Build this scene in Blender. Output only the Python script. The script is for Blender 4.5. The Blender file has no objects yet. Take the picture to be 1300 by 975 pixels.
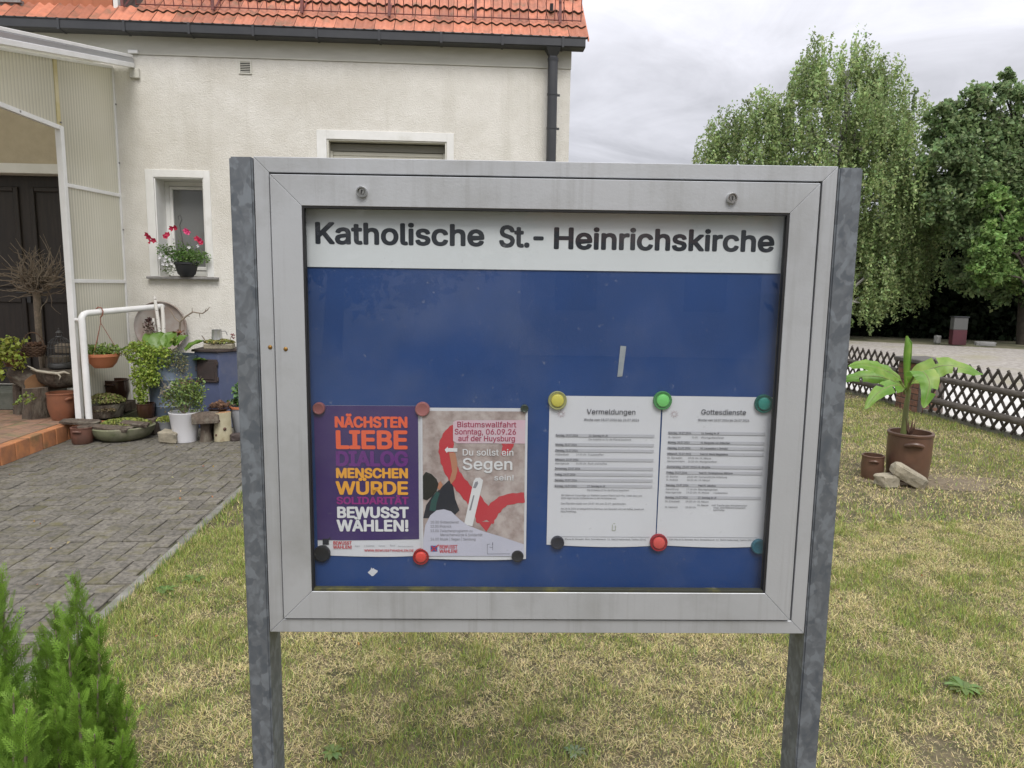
import bpy, bmesh, math, random
import numpy as np
from mathutils import Vector, Matrix, Euler
random.seed(7); rng = np.random.default_rng(11)
C = bpy.context.scene.collection
SC = bpy.context.scene
PI = math.pi

# ------------------------------------------------------------------ camera
CAM = Vector((0, 0, 1.5)); FPX = 900.0
cam = bpy.data.cameras.new('camera'); cam.sensor_width = 36.0; cam.lens = FPX / 1300 * 36
cam.clip_start = 0.05; cam.clip_end = 2000
camo = bpy.data.objects.new('camera', cam); C.objects.link(camo)
RM = Matrix.Rotation(math.radians(-3.8), 3, 'Z') @ Matrix.Rotation(PI / 2 - math.atan(124 / 900), 3, 'X') @ Matrix.Rotation(.0135, 3, 'Z')
camo.matrix_world = Matrix.Translation(CAM) @ RM.to_4x4()
SC.camera = camo

def at(x, y, Y):            # the point at depth Y seen at photo position x, y (used to size things from the photograph)
    d = RM @ Vector(((x - 650) / FPX, -(y - 487.5) / FPX, -1.0))
    return CAM + d * (Y / d.y)

# ------------------------------------------------------------------ world, sun, exposure
SC.view_settings.view_transform = 'Standard'; SC.view_settings.look = 'None'
SC.view_settings.exposure = 0.56
SC.view_settings.gamma = 1.0
SC.cycles.max_bounces = 6; SC.cycles.transparent_max_bounces = 12; SC.cycles.use_denoising = True
SUN_EL, SUN_AZ = math.radians(52), math.radians(172)      # azimuth clockwise from +Y: behind the camera, a little to the right
world = bpy.data.worlds.new('World'); SC.world = world; world.use_nodes = True
nt = world.node_tree; nt.nodes.clear(); N = nt.nodes.new; L = nt.links.new
sky = N('ShaderNodeTexSky'); sky.sky_type = 'NISHITA'; sky.sun_disc = False
sky.sun_elevation = SUN_EL; sky.sun_rotation = SUN_AZ; sky.air_density = 1.0; sky.dust_density = 2.0
tc = N('ShaderNodeTexCoord'); sep = N('ShaderNodeSeparateXYZ'); L(tc.outputs['Generated'], sep.inputs[0])
def mth(op, a, b=None, c=None, cl=False):
    n = N('ShaderNodeMath'); n.operation = op; n.use_clamp = cl
    for i, v in enumerate((a, b, c)):
        if v is None: continue
        if isinstance(v, (int, float)): n.inputs[i].default_value = v
        else: L(v, n.inputs[i])
    return n.outputs[0]
zc = mth('MAXIMUM', sep.outputs[2], 0.0)
zz = mth('ADD', zc, 0.22)
px = mth('DIVIDE', sep.outputs[0], zz); py = mth('DIVIDE', sep.outputs[1], zz)
cmb = N('ShaderNodeCombineXYZ'); L(px, cmb.inputs[0]); L(py, cmb.inputs[1])
def wnoise(scale, detail, rough, off, dist=0.0):
    mp = N('ShaderNodeMapping'); mp.inputs['Location'].default_value = off
    mp.inputs['Scale'].default_value = (1.0, 1.15, 1.0); L(cmb.outputs[0], mp.inputs[0])
    n = N('ShaderNodeTexNoise'); n.inputs['Scale'].default_value = scale; n.inputs['Detail'].default_value = detail
    n.inputs['Roughness'].default_value = rough; n.inputs['Distortion'].default_value = dist; L(mp.outputs[0], n.inputs['Vector'])
    return n.outputs[0]
n1 = wnoise(0.85, 8, .55, (3.1, 1.2, 0), .4); n2 = wnoise(2.4, 7, .6, (0.4, 6.2, 0), .9)
cl = mth('ADD', mth('MULTIPLY', n1, .72), mth('MULTIPLY', n2, .28))
mr = N('ShaderNodeMapRange'); L(cl, mr.inputs[0]); mr.inputs[1].default_value = .36; mr.inputs[2].default_value = .64
mr.inputs[3].default_value = .66; mr.inputs[4].default_value = 1.26
grad = mth('ADD', mth('MULTIPLY', zc, 1.75), .50)         # overcast sky: zenith brighter than the horizon
lum = mth('MULTIPLY', mr.outputs[0], grad)
tint = N('ShaderNodeVectorMath'); tint.operation = 'SCALE'; tint.inputs[0].default_value = (6.6, 6.6, 7.1); L(lum, tint.inputs['Scale'])
mix = N('ShaderNodeMix'); mix.data_type = 'RGBA'; mix.inputs[0].default_value = .93
L(sky.outputs[0], mix.inputs[6]); L(tint.outputs[0], mix.inputs[7])
bg = N('ShaderNodeBackground'); bg.inputs[1].default_value = 0.095; L(mix.outputs[2], bg.inputs[0])
wo = N('ShaderNodeOutputWorld'); L(bg.outputs[0], wo.inputs[0])
sl = bpy.data.lights.new('sun', 'SUN'); sl.energy = 1.5; sl.angle = math.radians(25); sl.color = (1, .96, .9)
so = bpy.data.objects.new('sun', sl); C.objects.link(so)
sd = Vector((math.sin(SUN_AZ) * math.cos(SUN_EL), math.cos(SUN_AZ) * math.cos(SUN_EL), math.sin(SUN_EL)))
so.rotation_euler = sd.to_track_quat('Z', 'Y').to_euler(); so.location = (0, -5, 12)

# ------------------------------------------------------------------ materials
MATS = {}
def pm(name, c1, c2=None, scale=6, rough=.6, metal=0, bump=0, bscale=40, rand=0, attr=False, transl=0, spec=.5,
       c3=None, s3=1.5, t3=(.5, .7), stretch=(1, 1, 1), detail=5, alpha=1, thr=(.35, .65), bdist=.01, rrand=0, streak=None):
    if name in MATS: return MATS[name]
    m = bpy.data.materials.new(name); m.use_nodes = True; t = m.node_tree; n = t.nodes; l = t.links.new
    b = n['Principled BSDF']; b.inputs['Roughness'].default_value = rough; b.inputs['Metallic'].default_value = metal
    b.inputs['Specular IOR Level'].default_value = spec
    co = n.new('ShaderNodeTexCoord'); mp = n.new('ShaderNodeMapping'); mp.inputs['Scale'].default_value = stretch
    l(co.outputs['Object'], mp.inputs[0])
    vec = mp.outputs[0]
    if rand:
        oi = n.new('ShaderNodeObjectInfo'); ad = n.new('ShaderNodeVectorMath'); ad.operation = 'ADD'
        sc_ = n.new('ShaderNodeMath'); sc_.operation = 'MULTIPLY'; sc_.inputs[1].default_value = 37.0; l(oi.outputs['Random'], sc_.inputs[0])
        l(vec, ad.inputs[0]); l(sc_.outputs[0], ad.inputs[1]); vec = ad.outputs[0]
    def noise(s, d=5, r=.6):
        q = n.new('ShaderNodeTexNoise'); q.inputs['Scale'].default_value = s; q.inputs['Detail'].default_value = d
        q.inputs['Roughness'].default_value = r; l(vec, q.inputs['Vector']); return q.outputs[0]
    def remap(o, a, b_):
        q = n.new('ShaderNodeMapRange'); q.inputs[1].default_value = a; q.inputs[2].default_value = b_; l(o, q.inputs[0]); return q.outputs[0]
    def mixc(f, a, b_):
        q = n.new('ShaderNodeMix'); q.data_type = 'RGBA'
        if isinstance(f, float): q.inputs[0].default_value = f
        else: l(f, q.inputs[0])
        for i, v in ((6, a), (7, b_)):
            if isinstance(v, tuple): q.inputs[i].default_value = (*v[:3], 1)
            else: l(v, q.inputs[i])
        return q.outputs[2]
    col = tuple(c1)
    if attr:
        an = n.new('ShaderNodeAttribute'); an.attribute_name = 'Col'; col = an.outputs['Color']
    if c2 is not None: col = mixc(remap(noise(scale, detail), *thr), col, tuple(c2))
    if c3 is not None: col = mixc(remap(noise(s3, 6), *t3), col, tuple(c3))
    if streak is not None:      # runoff streaks and drips
        sm = n.new('ShaderNodeMapping'); sm.inputs['Scale'].default_value = streak[1]; l(co.outputs['Object'], sm.inputs[0])
        sn = n.new('ShaderNodeTexNoise'); sn.inputs['Scale'].default_value = 1.0; sn.inputs['Detail'].default_value = 6; sn.inputs['Roughness'].default_value = .65; l(sm.outputs[0], sn.inputs['Vector'])
        fm = n.new('ShaderNodeMapRange'); fm.inputs[1].default_value = .52; fm.inputs[2].default_value = .74; fm.inputs[4].default_value = streak[2]; l(sn.outputs[0], fm.inputs[0]); col = mixc(fm.outputs[0], col, tuple(streak[0]))
    if rand:
        hs = n.new('ShaderNodeHueSaturation')
        mv = n.new('ShaderNodeMapRange'); mv.inputs[3].default_value = 1 - rand; mv.inputs[4].default_value = 1 + rand; l(oi.outputs['Random'], mv.inputs[0])
        l(mv.outputs[0], hs.inputs['Value'])
        if isinstance(col, tuple): hs.inputs['Color'].default_value = (*col, 1)
        else: l(col, hs.inputs['Color'])
        col = hs.outputs[0]
    if isinstance(col, tuple): b.inputs['Base Color'].default_value = (*col, 1)
    else: l(col, b.inputs['Base Color'])
    if rrand:
        q = remap(noise(scale * 2), .3, .7); r2 = n.new('ShaderNodeMapRange'); r2.inputs[3].default_value = rough - rrand; r2.inputs[4].default_value = rough + rrand
        l(q, r2.inputs[0]); l(r2.outputs[0], b.inputs['Roughness'])
    if bump:
        bp = n.new('ShaderNodeBump'); bp.inputs['Strength'].default_value = bump; bp.inputs['Distance'].default_value = bdist
        l(noise(bscale, 4, .65), bp.inputs['Height']); l(bp.outputs[0], b.inputs['Normal'])
    if alpha < 1: b.inputs['Alpha'].default_value = alpha
    if transl:
        tr = n.new('ShaderNodeBsdfTranslucent'); ms = n.new('ShaderNodeMixShader'); ms.inputs[0].default_value = transl
        if isinstance(col, tuple): tr.inputs[0].default_value = (*col, 1)
        else: l(col, tr.inputs[0])
        l(b.outputs[0], ms.inputs[1]); l(tr.outputs[0], ms.inputs[2]); l(ms.outputs[0], n['Material Output'].inputs[0])
    MATS[name] = m; return m

# ------------------------------------------------------------------ mesh helpers
class G:
    def __init__(s): s.v = []; s.f = []
    def add(s, vs, fs):
        o = len(s.v); s.v += [tuple(v) for v in vs]; s.f += [tuple(i + o for i in f) for f in fs]; return s
    def box(s, c, d, rot=None):
        x, y, z = [k / 2 for k in d]
        vs = [Vector(p) for p in ((-x,-y,-z),(x,-y,-z),(x,y,-z),(-x,y,-z),(-x,-y,z),(x,-y,z),(x,y,z),(-x,y,z))]
        if rot is not None:
            R = rot if isinstance(rot, Matrix) else Euler(rot).to_matrix(); vs = [R @ v for v in vs]
        return s.add([v + Vector(c) for v in vs], [(0,3,2,1),(4,5,6,7),(0,1,5,4),(1,2,6,5),(2,3,7,6),(3,0,4,7)])
    def bb(s, x0, x1, y0, y1, z0, z1): return s.box(((x0+x1)/2,(y0+y1)/2,(z0+z1)/2),(x1-x0,y1-y0,z1-z0))
    def tube(s, path, r, n=8, cap=True):
        P = [Vector(p) for p in path]; m = len(P); rr = r if isinstance(r, (list, tuple)) else [r] * m
        prev = None; rings = []
        for i, p in enumerate(P):
            t = (P[min(i+1, m-1)] - P[max(i-1, 0)]).normalized()
            if prev is None:
                a = Vector((0,0,1)) if abs(t.z) < .9 else Vector((1,0,0)); u = t.cross(a).normalized()
            else: u = (prev - t * prev.dot(t)).normalized()
            prev = u; w = t.cross(u)
            rings.append([p + (u * math.cos(2*PI*k/n) + w * math.sin(2*PI*k/n)) * rr[i] for k in range(n)])
        vs = [q for R in rings for q in R]; fs = []
        for i in range(m-1):
            for k in range(n):
                a = i*n+k; b = i*n+(k+1)%n; fs.append((a, b, b+n, a+n))
        if cap: fs.append(tuple(range(n))[::-1]); fs.append(tuple((m-1)*n+k for k in range(n)))
        return s.add(vs, fs)
    def lathe(s, prof, n=24, c=(0,0,0), cap=False, wob=0):
        vs = []; fs = []; m = len(prof)
        for r, z in prof:
            for k in range(n):
                a = 2*PI*k/n; q = r*(1+wob*math.sin(3*a+z*9)); vs.append((c[0]+q*math.cos(a), c[1]+q*math.sin(a), c[2]+z))
        for i in range(m-1):
            for k in range(n):
                a = i*n+k; b = i*n+(k+1)%n; fs.append((a, b, b+n, a+n))
        if cap: fs.append(tuple(range(n))[::-1]); fs.append(tuple((m-1)*n+k for k in range(n)))
        return s.add(vs, fs)
    def prism(s, poly, a0, a1, axis='z'):
        n = len(poly)
        def p(x, y, a): return (x, y, a) if axis == 'z' else ((x, a, y) if axis == 'y' else (a, x, y))
        vs = [p(x, y, a0) for x, y in poly] + [p(x, y, a1) for x, y in poly]
        return s.add(vs, [tuple(range(n))[::-1], tuple(range(n, 2*n))] + [(i, (i+1)%n, (i+1)%n+n, i+n) for i in range(n)])
    def mesh(s, name, mat=None, smooth=False, bevel=0, seg=1):
        me = bpy.data.meshes.new(name); me.from_pydata(s.v, [], s.f)
        bm = bmesh.new(); bm.from_mesh(me); bmesh.ops.recalc_face_normals(bm, faces=bm.faces[:])
        if bevel: bmesh.ops.bevel(bm, geom=[e for e in bm.edges if len(e.link_faces) == 2 and e.calc_face_angle(0) > .5], offset=bevel, segments=seg, affect='EDGES', clamp_overlap=True)
        bm.to_mesh(me); bm.free()
        if mat: me.materials.append(mat)
        if smooth:
            me.shade_smooth()
            try: me.set_sharp_from_angle(angle=math.radians(40))
            except Exception: pass
        return me
    def obj(s, name, mat, parent=None, **k):
        return link(name, s.mesh(name, mat, **k), parent)
def link(name, me, parent=None):
    o = bpy.data.objects.new(name, me); C.objects.link(o)
    if parent is not None: o.parent = parent
    return o
def tag(o, label=None, cat=None, group=None, kind=None):
    if label: o['label'] = label
    if cat: o['category'] = cat
    if group: o['group'] = group
    if kind: o['kind'] = kind
    return o
def thing(name, loc, label, cat, rz=0, group=None):
    o = bpy.data.objects.new(name, None); C.objects.link(o); o.location = loc; o.rotation_euler = (0, 0, rz); o.empty_display_size = .05
    return tag(o, label, cat, group)
def struct(o): o['kind'] = 'structure'; return o
def npmesh(name, V, F, mat, col=None, smooth=False):
    V = np.ascontiguousarray(V, dtype=np.float32); F = np.ascontiguousarray(F, dtype=np.int32); k = F.shape[1]
    me = bpy.data.meshes.new(name); me.vertices.add(len(V)); me.vertices.foreach_set('co', V.ravel())
    me.loops.add(F.size); me.loops.foreach_set('vertex_index', F.ravel()); me.polygons.add(len(F))
    me.polygons.foreach_set('loop_start', np.arange(0, F.size, k, dtype=np.int32))
    me.update(calc_edges=True); me.validate()
    if col is not None:
        a = me.color_attributes.new('Col', 'FLOAT_COLOR', 'POINT')
        c4 = np.ones((len(V), 4), np.float32); c4[:, :3] = col; a.data.foreach_set('color', c4.ravel())
    if smooth: me.shade_smooth()
    me.materials.append(mat); return me
def unit(a): return a / (np.linalg.norm(a, axis=1, keepdims=True) + 1e-9)
def leaves(name, P, size, mat, col, asp=.5, up=None, droop=0., parent=None, nrm=None, fold=.25):
    """many small folded leaves: P centres (n,3), size (n,), col (n,3)"""
    n = len(P); size = np.broadcast_to(np.asarray(size, float), (n,))[:, None]
    d = unit(rng.normal(size=(n, 3))); 
    if droop: d = unit(d + np.array([0, 0, -droop]))
    if nrm is not None: d = unit(d + nrm)
    w = unit(np.cross(d, rng.normal(size=(n, 3)))); u = np.cross(d, w)
    if up is not None:  # leaf faces tend to look up
        tgt = np.array([0, 0, 1.]) * up; u = unit(u * np.sign(u[:, 2:3] + 1e-9) + tgt); w = unit(np.cross(d, u)); u = np.cross(w, d)
    a = P - d * size * .5; b = P + d * size * .5
    e = P + w * size * asp * .5 + u * size * fold * asp; g = P - w * size * asp * .5 + u * size * fold * asp
    V = np.stack([a, e, b, g], 1).reshape(-1, 3)
    i = np.arange(n)[:, None] * 4
    F = np.concatenate([i + [0, 1, 2], i + [0, 2, 3]], 1).reshape(-1, 3)
    me = npmesh(name, V, F, mat, np.repeat(col, 4, 0))
    return link(name, me, parent)
def cvar(base, n, v=.25, hue=.12):
    b = np.asarray(base, float); k = 1 + rng.uniform(-v, v, (n, 1)); h = 1 + rng.uniform(-hue, hue, (n, 3)); return np.clip(b * k * h, 0, 1)
def vnoise(x, y, s, seed=0):
    r = np.random.default_rng(seed); T = r.random((64, 64)); u = x / s; v = y / s
    i = np.floor(u).astype(int); j = np.floor(v).astype(int); fu = u - i; fv = v - j; fu = fu*fu*(3-2*fu); fv = fv*fv*(3-2*fv)
    g = lambda a, b: T[a % 64, b % 64]
    return g(i,j)*(1-fu)*(1-fv)+g(i+1,j)*fu*(1-fv)+g(i,j+1)*(1-fu)*fv+g(i+1,j+1)*fu*fv

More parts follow.
